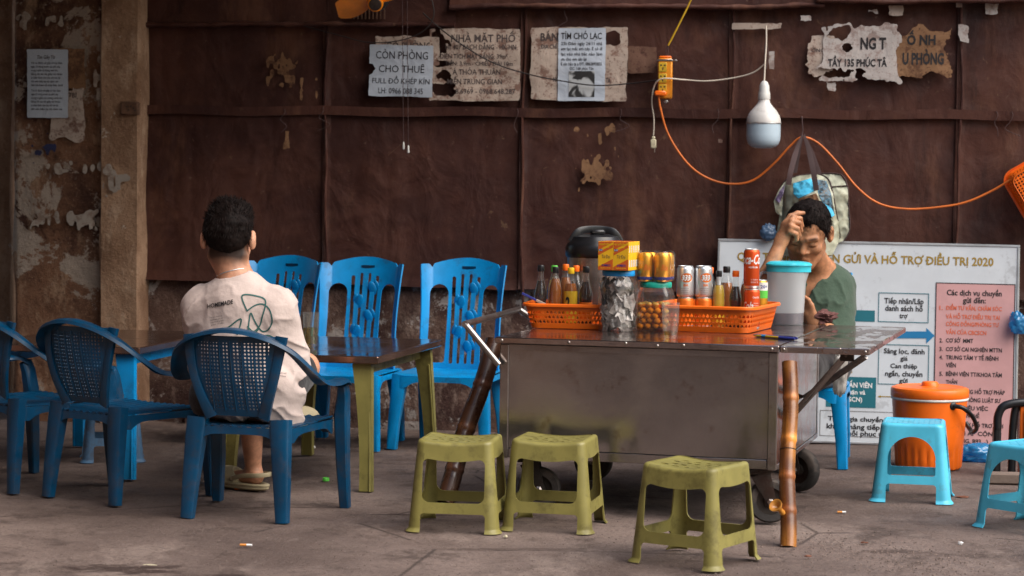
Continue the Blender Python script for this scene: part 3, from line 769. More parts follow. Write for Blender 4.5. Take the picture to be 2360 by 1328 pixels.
dup(olive, smat(.150, 6.905, -13), 'olive plastic stool between two others, overlapping the left end of the cart', GO)
dup(olive, smat(.565, 6.285, -33), 'olive plastic stool nearest the viewer, turned cornerwise beside the bamboo pipe', GO)
CH = [(-.076+.038*i, -.076+.038*j, .0042, .0042, 0) for i in range(5) for j in range(5)] + [(-.057+.038*i, -.057+.038*j, .0042, .0042, 0) for i in range(4) for j in range(4)]
GC = 'light blue plastic stools at the right'
cy = stool('plastic_stool', 'light blue plastic stool in front of the orange bucket', M['cyan'], smat(1.487, 7.655, -13), .285, .112, .142, Opening(.086, .10, .240, .068, .02, True), CH, .002, GC)
dup(cy, smat(1.765, 6.985, -52), 'light blue plastic stool cut off by the right edge, standing cornerwise', GC)
fad = stool('plastic_stool', 'dusty faded blue stool in the dark under the left table', M['blue_faded'], smat(-1.63, 8.5, 12), .28, .095, .122, Opening(.073, .10, .238, .068, .02, True), [], .002, None)

def bar(b, pts, w, d, up=(0, 1, 0), bev=.25, n=None, mi=0):
    # tapering bar of rounded rectangular section; w, d are numbers or lists (half sizes)
    P = [Vector(p) for p in pts]; m = len(P); Wd = w if isinstance(w, list) else [w]*m; D = d if isinstance(d, list) else [d]*m
    V = []; Fc = []; U = Vector(up)
    for i in range(m):
        t = (P[min(i+1, m-1)]-P[max(i-1, 0)]).normalized(); N = (U-t*U.dot(t)).normalized(); B = N.cross(t)
        for (x, y) in ((1, 1-bev), (1-bev, 1), (-1+bev, 1), (-1, 1-bev), (-1, -1+bev), (-1+bev, -1), (1-bev, -1), (1, -1+bev)): V.append(P[i]+B*x*Wd[i]+N*y*D[i])
    for i in range(m-1):
        for k in range(8): l = (k+1) % 8; Fc.append((i*8+k, i*8+l, i*8+8+l, i*8+8+k))
    Fc += [tuple(range(7, -1, -1)), tuple((m-1)*8+k for k in range(8))]
    b.add(V, Fc, mi); return b

def highback(M4, label, group):
    t = thing('plastic_chair', label, 'chair', M4, group); mat = M['blue']; sz = .325
    # seat: faces -y
    def ss(x, y): return sd_box(x/(1-.10*(y+.2)), y, 0, 0, .205, .20, .045)
    V, F = sheet(-.23, .23, 60, -.21, .21, 56, ss, lambda x, y: (x, y, sz-.010*np.cos(np.clip(x/.2, -1, 1)*1.5)*np.cos(np.clip(y/.2, -1, 1)*1.3)-.012*np.clip((-y-.15)/.06, 0, 1)**2), .005)
    put('seat', V, F, mat, t, 45)
    def skirt(u, v):
        x, y, al = rsq(u, .22); X = x*.205; Y = y*.20; X = X*(1-.10*(Y+.2)); return X*(1+.025*v), Y*(1+.02*v), sz-.010-v*.05-.0*u
    def sks(u, v): x, y, al = rsq(u, .22); return -(sd_box(al, v*.05, 0, .05, .72, .020+.012, .02)) if 0 else v*.05-.05+.028*np.clip(1-(np.abs(al)/.72)**6, 0, 1)
    V, F = sheet(0, 4, 120, 0, 1.0, 12, sks, skirt, .005); put('apron', V, F, mat, t, 45)
    for sx in (-1, 1):
        b = MB(); bar(b, [(sx*.178, -.172, sz-.008), (sx*.186, -.182, sz-.07), (sx*.20, -.198, .12), (sx*.207, -.205, 0)], [.036, .030, .024, .021], [.026, .024, .021, .019]); b.put('leg', mat, t, 40)
        b = MB(); bar(b, [(sx*.165, .172, sz-.008), (sx*.168, .18, sz-.07), (sx*.178, .21, .12), (sx*.182, .225, 0)], [.032, .028, .022, .018], [.026, .024, .020, .017]); b.put('leg', mat, t, 40)
    # backrest
    H = .495
    def top(u): return .965+.035*np.cos(np.clip((u+.0)/.78, -1, 1)*PI/2)*1.6-.02 - .03*np.exp(-((np.abs(u)-.80)/.035)**2)
    def arch(u, v, u0, u1, v0, v1, sl):
        uu = u - sl*v; c, hw = (u0+u1)/2, (u1-u0)/2
        return np.minimum(sd_box(uu*.2, v*H, c*.2, (v0*H+v1*H-hw*.2)/2, hw*.2, (v1-v0)*H/2-hw*.1+.001, .012), sd_circ(uu*.2, v*H, c*.2, v1*H-hw*.2, hw*.2))
    def sdf(u, v):
        d = np.maximum((v-top(u))*H, (np.abs(u)-1)*.2)
        d = np.maximum(d, -arch(u, v, -.86, -.43, .06, .76, .02)); d = np.maximum(d, -arch(u, v, .45, .86, .06, .76, -.02))
        for c, w, hi in ((-.30, .045, .83), (-.10, .038, .855), (.10, .038, .855), (.30, .045, .83)):
            d = np.maximum(d, -sd_box((u-c*(.9+.12*v))*.2, v*H, 0, (.05+hi)/2*H, w*.2, (hi-.05)/2*H, .007))
        return d
    def mp(u, v):
        hw = .186+.014*v-.010*np.sin(np.clip(v, 0, 1)*PI); w = np.clip((np.abs(u)-.78)/.22, 0, 1)
        return u*hw, .172+.095*v+.02*v*v-.055*u*u*(.5+.5*v)-.030*w**1.5, sz-.005+v*H
    V, F = sheet(-1, 1, 130, 0, 1.04, 110, sdf, mp, .006)
    bk = put('backrest', V, F, mat, t, 45)
    for (u, v, an) in ((-.10, .60, .25), (.20, .72, -.3), (.16, .47, -.35), (-.12, .33, .3), (.14, .2, -.2)):
        x, y, z = [float(q) for q in mp(np.array(u), np.array(v))]
        Mx = Matrix.Translation((x, y-.006, z)) @ Matrix.Rotation(rad(10), 4, 'X') @ Matrix.Rotation(an, 4, 'Y')
        MB().ell((0, 0, 0), (.019, .005, .032), 14, 9).put('leaf_boss', mat, bk, 180, Mx)
        MB().ell((.022 if an < 0 else -.022, .004, .006), (.012, .004, .024), 12, 7).put('leaf_boss', mat, bk, 180, Mx)
    x, y, z = [float(q) for q in mp(np.array(.04), np.array(.91))]
    MB().box((-.032, -.001, -.008), (.032, .001, .008), bev=.0008).put('maker_plate', M['blue_arm'], bk, None, Matrix.Translation((x, y-.0055, z)) @ Matrix.Rotation(rad(14), 4, 'X'))
    return t
GB = 'blue high-backed plastic chairs along the wall'
hb = highback(frame((-.262, 9.10, 0), rad(-13)), 'blue high-backed plastic chair nearest the steel cart, wholly in view', GB)
dup(hb, frame((-.725, 9.10, 0), rad(-15)), 'blue high-backed plastic chair behind the olive-legged table', GB)
dup(hb, frame((-1.11, 9.22, 0), rad(-22)), 'blue high-backed plastic chair half hidden behind the seated boy', GB)
MAN_CHAIR = dup(hb, frame((1.205, 8.70, 0), rad(-14)), 'blue high-backed plastic chair the man in green sits on', GB)

def armchair(M4, label, group):
    t = thing('plastic_armchair', label, 'chair', M4, group); mat = M['blue_arm']; sz = .32   # faces +y
    V, F = sheet(-.24, .24, 70, -.2, .22, 60, lambda x, y: sd_box(x/(1+.35*(y+.0)), y, 0, .01, .195, .19, .04),
                 lambda x, y: (x, y, sz-.012*np.cos(np.clip(x/.2, -1, 1)*1.5)*np.cos(np.clip(y/.2, -1, 1)*1.2)+.0022*np.sign(np.sin(x*190))), .005)
    put('seat', V, F, mat, t, 40)
    def sk(u, v): x, y, al = rsq(u, .22); Y = .01+y*.19; return x*.195*(1+.35*Y)*(1-.01*v), Y*(1+.02*v), sz-.008-v*.05
    V, F = sheet(0, 4, 120, 0, 1, 12, lambda u, v: v*.05-.05+.026*np.clip(1-(np.abs(rsq(u, .22)[2])/.75)**6, 0, 1), sk, .005); put('apron', V, F, mat, t, 45)
    for sx in (-1, 1):
        b = MB(); bar(b, [(sx*.245, .165, .435), (sx*.243, .178, .40), (sx*.235, .185, .33), (sx*.236, .195, .16), (sx*.242, .205, 0)], [.014, .018, .024, .021, .017], [.022, .024, .024, .020, .016]); b.put('leg', mat, t, 40)
        b = MB(); bar(b, [(sx*.15, -.165, sz+.02), (sx*.155, -.175, sz-.06), (sx*.165, -.19, .12), (sx*.172, -.20, 0)], [.034, .032, .026, .021], [.022, .022, .019, .016]); b.put('leg', mat, t, 40)
    half = [(.245, .175, .432), (.252, .12, .452), (.254, .03, .45), (.252, -.06, .462), (.238, -.13, .505), (.20, -.195, .566), (.14, -.232, .608), (.07, -.25, .632), (0, -.256, .640)]
    path = spline([(-x, y, z) for x, y, z in half] + [(x, y, z) for x, y, z in half[::-1][1:]], 6)
    P = [Vector(p) for p in path]; m = len(P); V = []; Fc = []
    for i in range(m):
        tt = (P[min(i+1, m-1)]-P[max(i-1, 0)]).normalized(); o = Vector((P[i].x, P[i].y-.02, 0)).normalized()
        N = (o-tt*o.dot(tt)).normalized(); B = tt.cross(N)
        if B.z < 0: B = -B
        for (x, y) in ((.030, -.006), (.026, .006), (.012, .011), (-.012, .011), (-.024, .004), (-.027, -.006), (-.02, -.004), (-.01, .003), (.01, .003), (.022, -.004)): V.append(P[i]+N*x+B*y)
    for i in range(m-1):
        for k in range(10): l = (k+1) % 10; Fc.append((i*10+k, i*10+l, i*10+10+l, i*10+10+k))
    Fc += [tuple(range(10)), tuple((m-1)*10+k for k in range(9, -1, -1))]
    put('arm_rail', V, Fc, mat, t, 50)
    H0, H1 = sz+.03, .622
    def hw(v): return .085+.068*v+.012*np.sin(v*PI)
    def mp(u, v): return u*hw(v), -.178-.072*v-.012*np.sin(v*PI)+.06*(u*hw(v))**2/.03*v, H0+(H1-H0)*v
    def sdf(u, v):
        x = u*hw(v); z = v*(H1-H0); d = (np.abs(u)-1)*.15; sp = .0125
        gx = np.mod(x+sp/2, sp)-sp/2; gz = np.mod(z+sp/2, sp)-sp/2
        hole = np.hypot(gx, gz)-.0036; lim = sd_box(x, z, 0, (H1-H0)/2, .2, (H1-H0)/2-.022, .02); lim = np.maximum(lim, (np.abs(u)-.86)*.15)
        rib = np.abs(np.mod(x+.02, .04)-.02)-.004
        return np.maximum(d, -np.maximum(np.maximum(hole, lim), -rib))
    V, F = sheet(-1, 1, 170, 0, 1, 150, sdf, mp, .004); bk = put('back_panel', V, F, mat, t, 40)
    for k in range(-3, 4):
        if abs(k) == 3: continue
        pts = []
        for v in np.linspace(.06, .94, 8):
            u = k*.04/float(hw(v)); 
            if abs(u) > .9: continue
            x, y, z = [float(q) for q in mp(np.array(u), np.array(v))]; pts.append((x, y-.0035, z))
        if len(pts) > 2: MB().tube(pts, .0022, 5).put('rib', mat, bk, 60)
    for sx in (-1, 1):
        b = MB(); pts = []
        for v in np.linspace(-.02, 1, 9):
            x, y, z = [float(q) for q in mp(np.array(sx*1.04), np.array(v))]; pts.append((x+sx*.008, y-.004, z))
        bar(b, pts, [.020, .018, .016, .015, .015, .015, .016, .018, .02], .008, up=(0, 1, 0)); b.put('stile', mat, bk, 40)
    return t
GA = 'low blue plastic armchairs with perforated backs'
ARM_M = frame((-.865, 7.13, 0), rad(-16))
arm = armchair(ARM_M, 'low blue plastic armchair the boy in the pale shirt sits on', GA)
dup(arm, frame((-1.40, 7.50, 0), rad(-36)), 'empty dark blue plastic armchair left of the seated boy', GA)
dup(arm, frame((-1.80, 7.76, 0), rad(-40)), 'blue plastic armchair cut off by the left edge of the picture', GA)

def table(M4, label, W_, D_, legmat, h=.50):
    t = thing('low_table', label, 'table', M4)
    b = MB(); b.box((-W_/2, -D_/2, h-.028), (W_/2, D_/2, h), bev=.004); b.put('table_top', M['table_top'], t, 30)
    for (axis, s) in (('x', -1), ('x', 1)):
        pass
    for s in (-1, 1):
        a = W_/2-.035
        def sdf(u, v):
            w = .043-.012*(1-v/(h-.03)); inner = sd_box(u, v, 0, 0, a-.055, h-.105, .075)
            taper = np.abs(u)-(a+.018*(1-v/(h-.03))); leg_in = (a-.030-.045*(v/(h-.03))**2)-np.abs(u)
            return np.maximum(np.maximum(taper, v-(h-.03)), -np.minimum(inner, np.where(v < h-.11, -leg_in*1.0, 1)) if 0 else np.minimum(np.maximum(leg_in, (v-(h-.1))*-1*0+np.where(v < h-.10, leg_in, -1)), 1))
        def mp(u, v, s=s): return u, s*(D_/2-.05+.05*(1-v/(h-.03)))+0*u, v
        def pick(u, v): return 'apron' if (v > h-.085 and abs(u) < a-.07) else ('leg', u > 0)
        for nm, (V, F) in sheet(-a-.05, a+.05, 120, 0, h-.029, 60, sdf, mp, .034, pick).items(): put('leg' if nm != 'apron' else nm, V, F, legmat, t, 35)
        b = MB(); b.box((s*(a-.05)-.012, -D_/2+.08, h-.075), (s*(a-.05)+.012, D_/2-.08, h-.0285)); b.put('side_rail', legmat, t)
        for q in (-1, 1):
            yb, yt = q*(D_/2-.0), q*(D_/2-.05)
            b = MB(); b.tube([(s*(a+.012), yb-.019, .002), (s*(a-.004), yt-.019, h-.1)], .004, 6); b.put('leg_bead', legmat, t, 60)
    return t
table(frame((-.691, 8.19, 0), rad(-12)), 'low table with brown metal top and olive legs beside the boy', .62, .98, M['olive'])
table(frame((-1.655, 8.42, 0), rad(-10)), 'low table with dark brown top and blue legs at the far left', .66, .95, M['blue'], .505)
# ------------------------------------------------------------------ the steel cart
TOPZ = .608
CM = frame((.893, 6.95, 0), rad(-16)); CW, CD = .97, 1.03
def build_cart():
    t = thing('steel_cart', 'wheeled stainless steel street stall cart with a side leaf', 'cart', CM)
    zb, zt = .187, TOPZ-.022
    b = MB(); b.box((-CW+.03, .006, zb+.036), (-.03, .02, zt-.004)); b.put('front_panel', M['steel'], t)
    b = MB(); b.box((-.012, .03, zb+.02), (-.002, CD-.03, zt-.004)); b.put('side_panel', M['steel_shiny'], t)
    b = MB(); b.box((-CW+.002, .03, zb+.02), (-CW+.012, CD-.03, zt-.004)); b.put('side_panel', M['steel'], t)
    b = MB(); b.box((-CW+.03, CD-.02, zb+.03), (-.03, CD-.006, zt-.004)); b.put('rear_panel', M['steel'], t)
    b = MB(); b.box((-CW+.013, .021, zb+.012), (-.013, CD-.021, zb+.02)); b.put('floor_panel', M['steel'], t)
    for x in (-CW, -.032):
        for y in (0, CD-.03): MB().box((x, y, zb), (x+.032, y+.03, zt-.002), bev=.003).put('corner_post', M['steel'], t, 30)
    MB().box((-CW+.033, .001, zb+.002), (-.033, .018, zb+.034), bev=.002).put('bottom_rail', M['steel'], t, 30)
    MB().box((-.03, .031, zb+.001), (.001, CD-.031, zb+.018), bev=.002).put('bottom_rail', M['steel'], t, 30)
    MB().box((-CW+.033, .002, zt-.022), (-.033, .0055, zt-.003)).put('top_rail', M['steel'], t)
    TD = 1.2
    b = MB(); b.box((-CW-.015, -.014, zt), (.004, TD, TOPZ), bev=.003); top = b.put('counter_top', M['steel_shiny'], t, 30)
    b = MB(); b.box((.007, -.012, zt-.001), (.305, TD+.04, TOPZ-.001), bev=.003); leaf = b.put('side_leaf', M['wet_top'], t, 30)
    for x, z in ((-CW+.01, -.011), (-.72, -.011), (-.52, -.008), (-.41, -.013), (-.32, -.009), (-.02, -.012), (.02, -.012), (.29, -.012)):
        MB().lathe([(.006, 0), (.0055, .002), (.003, .0038), (0, .004)], 10, M=Matrix.Translation((x, -.0145, TOPZ+z)) @ Matrix.Rotation(PI/2, 4, 'X')).put('rivet', M['chrome'], top if x < 0 else leaf, 60)
    # struts under the leaf
    for (a, c, w) in (((.215, .10, zt-.01), (.004, .26, zb+.15), .011), ((.285, .03, zt-.008), (.004, .62, zb+.19), .011)):
        b = MB(); bar(b, [a, c], w, .004, up=(0, 1, .4)); b.put('strut', M['steel'], t, 30)
    MB().box((.195, .085, zt-.03), (.24, .115, zt-.002), bev=.003).put('bracket', M['iron'], t, 30)
    MB().lathe([(.009, -.002), (.009, .004), (.005, .007)], 10, M=Matrix.Translation((.215, .092, zt-.012)) @ Matrix.Rotation(PI/2, 4, 'X')).put('bolt', M['chrome'], t, 50)
    # push handle on the left end
    inv = CM.inverted()
    p = [inv @ at(1150, 841, 7.18), inv @ at(1072, 747, 7.2), inv @ at(1196, 713, 8.2)]
    q = p[0] + (p[2]-p[1])
    MB().tube([p[0], p[1]], .0115, 12).put('handle_arm', M['chrome'], t, 60)
    MB().tube([p[1]+(p[1]-p[2]).normalized()*.010, p[2]], .0115, 12).put('handle_bar', M['chrome'], t, 60)
    MB().tube([p[2], (-CW, CD-.02, p[0].z)], .0115, 12).put('handle_arm', M['chrome'], t, 60)
    # casters
    for (x, y, s, r) in ((-.075, .06, 14, .075), (-.085, .88, -24, .082), (-CW+.08, .08, 10, .075), (-CW+.08, .88, 0, .075)):
        Mx = Matrix.Translation((x, y, 0)) @ Matrix.Rotation(rad(s), 4, 'Z'); oy = .045; w = r*.9
        c = bpy.data.objects.new('caster', None); COL.objects.link(c); c.parent = t; c.matrix_local = Mx; KIDS.setdefault(t.name, []).append(c)
        bm = MB(); prof = [(r*.62, -.020), (r*.9, -.021), (r*.985, -.014), (r, 0), (r*.985, .014), (r*.9, .021), (r*.62, .020)]
        bm.lathe(prof+[prof[0]], 36, M=Matrix.Translation((oy, .0, r)) @ Matrix.Rotation(PI/2, 4, 'X'), caps=False); bm.put('tyre', M['tyre'], c, 50)
        bm = MB(); bm.lathe([(.012, -.022), (r*.28, -.02), (r*.3, -.010), (r*.62, -.012), (r*.62, .012), (r*.3, .010), (r*.28, .02), (.012, .022)], 28, M=Matrix.Translation((oy, 0, r)) @ Matrix.Rotation(PI/2, 4, 'X')); bm.put('hub', M['iron'], c, 40)
        bm = MB()
        for sy in (-1, 1): bar(bm, [(oy, sy*.028, r-.012), (oy, sy*.028, r+.01), (.01, sy*.030, .17)], [.014, .018, .034], .003, up=(0, 1, 0))
        bm.box((-.03, -.034, .168), (.045, .034, .176)); bm.box((-.042, -.042, .1765), (.05, .042, .1868), bev=.002); bm.put('fork', M['iron'], c, 40)
        bm = MB(); bm.lathe([(.012, 0), (.012, .008), (.006, .012)], 6, M=Matrix.Translation((oy, -.031, r)) @ Matrix.Rotation(PI/2, 4, 'X')); bm.put('axle_nut', M['chrome'], c, 30)
    return t
CART = build_cart()

def vtint(o, fn):
    me = o.data; ca = me.color_attributes.new('tint', 'FLOAT_COLOR', 'POINT'); V = np.array([v.co[:] for v in me.vertices]); c = np.ones((len(V), 4)); c[:, :3] = fn(V)
    ca.data.foreach_set('color', c.astype(np.float32).ravel())
# bamboo water pipe leaning on the cart
def bamboo_pipe(name, label, a, b_, r, nodes, mat, bowl=None):
    a = Vector(a); b_ = Vector(b_); ax = b_-a; L = ax.length; Mx = Matrix.Translation(a) @ Vector((0, 0, 1)).rotation_difference(ax).to_matrix().to_4x4()
    t = thing(name, label, 'bamboo pipe', Mx); pts = []; rr = []
    for s in np.linspace(0, 1, 90):
        bow = .004*math.sin(s*9+1); k = 1.0
        for q in nodes: k += .07*math.exp(-((s-q)/.010)**2) - .04*math.exp(-((s-q+.022)/.012)**2)
        pts.append((bow, .0, s*L)); rr.append(r*k*(1.04-.05*s))
    bm = MB().tube(pts, rr, 22, caps=False); bm.tube([(pts[0][0], 0, .0), (pts[0][0], 0, .03)], [rr[0]*.86]*2, 22, caps=False); bm.tube([pts[-1], (pts[-1][0], 0, L-.03)], [rr[-1]*.86]*2, 22, caps=True)
    bm.lathe([(rr[0], 0), (rr[0]*.86, .0005)], 22, M=Matrix.Translation((pts[0][0], 0, 0)), caps=False); bm.lathe([(rr[-1], L), (rr[-1]*.86, L+.0005)], 22, M=Matrix.Translation((pts[-1][0], 0, 0)), caps=False)
    o = bm.put('bamboo_tube', mat, t, 60)
    def tint(V):
        s = V[:, 2]/L; w = np.ones_like(s)
        for q in nodes: w += 1.5*np.exp(-((s-q-.004)/.022)**2) - .35*np.exp(-((s-q)/.003)**2)
        return np.stack([w, w*.98, w*.9], -1)
    vtint(o, tint)
    if bowl:
        c = Mx.inverted() @ bowl[0]; d = Mx.inverted() @ bowl[1]; dv = (d-c).normalized()
        Mb = Matrix.Translation(c-dv*.012) @ Vector((0, 0, 1)).rotation_difference(dv).to_matrix().to_4x4()
        MB().lathe([(.010, 0), (.0085, .015), (.010, .026), (.017, .036), (.0215, .044), (.0225, .05), (.018, .050), (.010, .040), (0, .034)], 20, M=Mb).put('bowl', M['bamboo_bowl'], t, 60)
    if bowl:
        s = .52; MB().tube([(rr[46]*1.03*math.cos(x)+pts[46][0], rr[46]*1.03*math.sin(x), s*L) for x in np.linspace(0, 2*PI, 24)] , .0013, 5).put('wire_tie', M['black_cable'], t, 60)
    return t
M['bamboo_bowl'] = plain('turned_yellow_wood', (.5, .21, .035), .3, coat=.3)
bamboo_pipe('bamboo_water_pipe', 'glossy orange brown bamboo water pipe with a wooden bowl leaning on the cart', at(1814, 1262, 6.60)+Vector((0, 0, 0)), at(1821, 836, 6.835), .0255, (.19, .375, .575, .80), M['bamboo'], (at(1800, 1178, 6.62), at(1779, 1156, 6.585)))
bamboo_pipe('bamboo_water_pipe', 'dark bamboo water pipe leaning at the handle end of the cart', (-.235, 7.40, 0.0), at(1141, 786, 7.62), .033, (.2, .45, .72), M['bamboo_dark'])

# ------------------------------------------------------------------ goods on the counter
def topp(px, py, r=0.0):
    p = gp(px, py, TOPZ); p.y += r; return p
def basket(M4, label, L, D, H, dens):
    t = thing('plastic_basket', label, 'basket', M4); rc = .035
    # local: front-left bottom corner region at origin, x right, y back; tapering walls
    def ring(u, k):
        hx, hy = L/2+k, D/2+k; r = rc+k*.5; P = 2*(2*hx-2*r)+2*(2*hy-2*r)+2*PI*r; s = np.mod(u, 1)*P
        segs = [(2*hx-2*r), r*PI/2, (2*hy-2*r), r*PI/2]*2; x = np.zeros_like(s); y = np.zeros_like(s); st = 0.0
        cor = [(hx-r, -hy+r, -PI/2), (hx-r, hy-r, 0), (-hx+r, hy-r, PI/2), (-hx+r, -hy+r, PI)]
        dirs = [(1, 0), (0, 1), (-1, 0), (0, -1)]; beg = [(-hx+r, -hy), (hx, -hy+r), (hx-r, hy), (-hx, hy-r)]
        for q in range(4):
            a, bb = segs[2*q], segs[2*q+1]; m = (s >= st) & (s <= st+a+1e-9); d = s-st
            x = np.where(m, beg[q][0]+dirs[q][0]*d, x); y = np.where(m, beg[q][1]+dirs[q][1]*d, y); st += a
            m = (s > st) & (s <= st+bb+1e-9); an = cor[q][2]+(s-st)/r
            x = np.where(m, cor[q][0]+r*np.cos(an), x); y = np.where(m, cor[q][1]+r*np.sin(an), y); st += bb
        return x+L/2, y+D/2
    P0 = 2*(L+D)
    def mp(u, v): x, y = ring(u, .022*v); return x, y, .002+v*H
    sp = .0145
    def sdf(u, v):
        s = u*P0; z = v*H; row = np.floor((z-.016)/.0175); zz = z-.016-row*.0175-.00875
        ss = np.mod(s+np.mod(row, 2)*sp/2, sp)-sp/2
        heart = np.maximum(np.abs(ss)*1.1+zz*.75-.0052, -zz-.0062) ; heart = np.maximum(np.abs(ss)-.0052, heart)
        lim = np.maximum(.014-z, z-(H-.020)); corner = np.ones_like(s)*-1
        return -np.maximum(heart, lim)
    V, F = sheet(0, 1, int(P0/.0022), 0, 1, int(H/.0024), sdf, mp, .003); put('lattice_wall', V, F, M['orange'], t, 40)
    us = np.linspace(0, 1, 100)[:-1]; x, y = ring(us, .026)
    sec = [(-.006, .002), (-.004, .0045), (.004, .0045), (.007, .001), (.007, -.007), (.0045, -.007), (.0045, -.001), (-.006, -.001)]
    MB().tube([(a, b_, H+.001) for a, b_ in zip(x, y)], 1.0, sec=sec, closed=True, up=(0, 0, 1)).put('rim', M['orange'], t, 40)
    V, F = sheet(.004, L-.004, 80, .004, D-.004, 60, lambda u, v: np.maximum(sd_box(u, v, L/2, D/2, L/2-.003, D/2-.003, rc), -(np.maximum(np.abs(np.mod(u, .014)-.007), np.abs(np.mod(v, .014)-.007))-.0045)), lambda u, v: (u, v, 0*u+.004), .003)
    put('floor_grid', V, F, M['orange'], t)
    return t
pb = topp(1222, 757); LB = frame((pb.x, pb.y, TOPZ+.001), rad(-10))
basket(LB, 'orange plastic basket of sauce bottles at the left end of the counter', .30, .24, .088, 1)
pr = topp(1723, 770); RB = frame((pr.x, pr.y, TOPZ+.001), rad(-20)) @ Matrix.Translation((-.36, 0, 0))
basket(RB, 'orange plastic basket of cans and bottles beside the pitcher', .36, .40, .092, 1)

def bottle(label, px, pt, Y, r, liquid, cap, level=.6, lab=None, style='round', h=None, txt=None, twist=.25):
    p = at(px, pt, Y); zb = TOPZ+.006; h = h or p.z-zb
    t = thing('bottle', label, 'bottle', frame((p.x, p.y, zb), rad(-10)), 'bottles standing in the orange baskets')
    if style == 'round': prof = [(r*.8, 0), (r*.97, .004), (r, .012), (r, h*.40), (r*.96, h*.46), (r*.80, h*.56), (r*.55, h*.70), (r*.42, h*.80), (r*.40, h*.915), (r*.42, h*.92)]
    elif style == 'pet': prof = [(r*.8, 0), (r, .006), (r, h*.20), (r*.93, h*.24), (r, h*.28), (r, h*.48), (r*.95, h*.53), (r*.99, h*.58), (r*.86, h*.68), (r*.58, h*.80), (r*.42, h*.865), (r*.42, h*.92)]
    else: prof = [(r*.8, 0), (r*.95, .004), (r*.88, h*.2), (r*.80, h*.36), (r*.95, h*.50), (r*.9, h*.56), (r*.62, h*.68), (r*.42, h*.80), (r*.38, h*.92)]
    MB().lathe(prof, 24).put('glass_body', M['glass'], t, 60)
    liq = []
    for (a, z) in prof:
        if z < h*level: liq.append((a*.93, max(z, .003)))
    zs = h*level; k = max(i for i, q in enumerate(prof) if q[1] <= zs); a0, a1 = prof[k], prof[min(k+1, len(prof)-1)]
    rr = a0[0]+(a1[0]-a0[0])*((zs-a0[1])/max(a1[1]-a0[1], 1e-6)); liq += [(rr*.93, zs), (0, zs+.0005)]
    MB().lathe(liq, 24).put('liquid', liquid, t, 60)
    cp = MB().lathe([(r*.47, h*.895), (r*.49, h*.90), (r*.49, h*.985), (r*.44, h), (0, h)], 20); cp.put('cap', cap, t, 50)
    if lab:
        m, z0, z1 = lab; o = MB().lathe([(np.interp(z0*h, [q[1] for q in prof], [q[0] for q in prof])+.0006, z0*h), (r+.0008, (z0+z1)/2*h), (np.interp(z1*h, [q[1] for q in prof], [q[0] for q in prof])+.0006, z1*h)], 28, caps=False).put('paper_label', m, t, 60)
        if txt:
            b = MB(); wrap_text(b, txt[0], r+.0022, twist, txt[1]*h, txt[2], txt[3], .02, .15); b.put('lettering', txt[4], o)
    return t
bottle('glass bottle of dark sauce with black cap, leftmost in the left basket', 1247, 611, 7.80, .026, M['cola'], M['black'], .74, (M['can_orange'], .10, .36), 'cola')
bottle('black-capped plastic bottle of amber drink, second from left in the left basket', 1281, 615, 7.79, .025, M['amber'], M['black'], .8, None, 'pet')
bottle('yellow-capped bottle with yellow label and big numeral in the left basket', 1316, 617, 7.78, .026, M['amber'], M['yellow'], .73, (M['yellow_tea'], .06, .60), 'pet', txt=('2', .38, .020, .05, M['ink']), twist=-.35)
bottle('dark glass bottle with black cap and orange numbered label, rightmost in the left basket', 1351, 614, 7.78, .028, M['cola'], M['black'], .74, (M['can_orange'], .12, .40), 'cola', txt=('R2', .30, .030, .022, M['ink']), twist=.1)
bottle('green-capped bottle of yellow drink at the back of the left basket', 1278, 612, 7.90, .026, M['yellow_tea'], M['green_cap'], .75, None, 'pet')
bottle('orange-capped bottle behind the yellow cap in the left basket', 1304, 609, 7.88, .026, M['amber'], M['orange'], .78, None, 'pet')
bottle('orange-capped bottle beside another orange cap in the left basket', 1328, 612, 7.92, .026, M['cola'], M['orange'], .73, None, 'pet')
bottle('black-capped dark bottle at the back behind the jar of sachets', 1374, 606, 7.94, .027, M['cola'], M['black'], .78, None, 'cola')
bottle('small black-capped bottle of yellow drink in front in the right basket', 1657, 624, 7.72, .024, M['yellow_tea'], M['black'], .75, (M['yellow_tea'], .08, .25), 'pet')
bottle('tall black-capped bottle at the back of the right basket', 1675, 614, 7.84, .028, M['amber'], M['black'], .73, None, 'pet')
bottle('orange-capped bottle of dark drink in the right basket', 1696, 624, 7.70, .026, M['cola'], M['orange'], .73, (M['can_orange'], .08, .30), 'cola')
bottle('black-capped bottle half hidden behind the tall red can', 1722, 618, 7.80, .026, M['amber'], M['black'], .73, None, 'pet')
bottle('orange-capped bottle behind the silver cans in the right basket', 1637, 616, 7.87, .026, M['cola'], M['orange'], .73, None, 'pet')

def can(label, px, pt, Y, r, h, mat, zb=None, deco=None, topm=None, rz=-8):
    p = at(px, pt, Y); z0 = p.z-h if zb is None else zb
    t = thing('drink_can', label, 'can', frame((p.x, p.y, z0), rad(rz)), 'drink cans on the counter')
    prof = [(r*.72, 0), (r*.86, .004), (r*.985, .010), (r, .014), (r, h-.013), (r*.97, h-.009), (r*.86, h-.0035)]
    MB().lathe(prof, 30).put('can_body', mat, t, 40)
    MB().lathe([(r*.865, h-.0037), (r*.875, h-.001), (r*.86, h), (r*.82, h-.001), (r*.80, h-.005), (0, h-.005)], 30, caps=False).put('can_lid', M['silver'], t, 50)
    MB().box((-.006, -.014, h-.0045), (.006, .006, h-.003)).put('pull_tab', M['silver'], t)
    MB().lathe([(r*.865, .0035), (r*.99, .0095), (r*1.002, .0125)], 30, caps=False).put('base_ring', M['silver'], t, 50)
    if deco: deco(t, r, h)
    return t
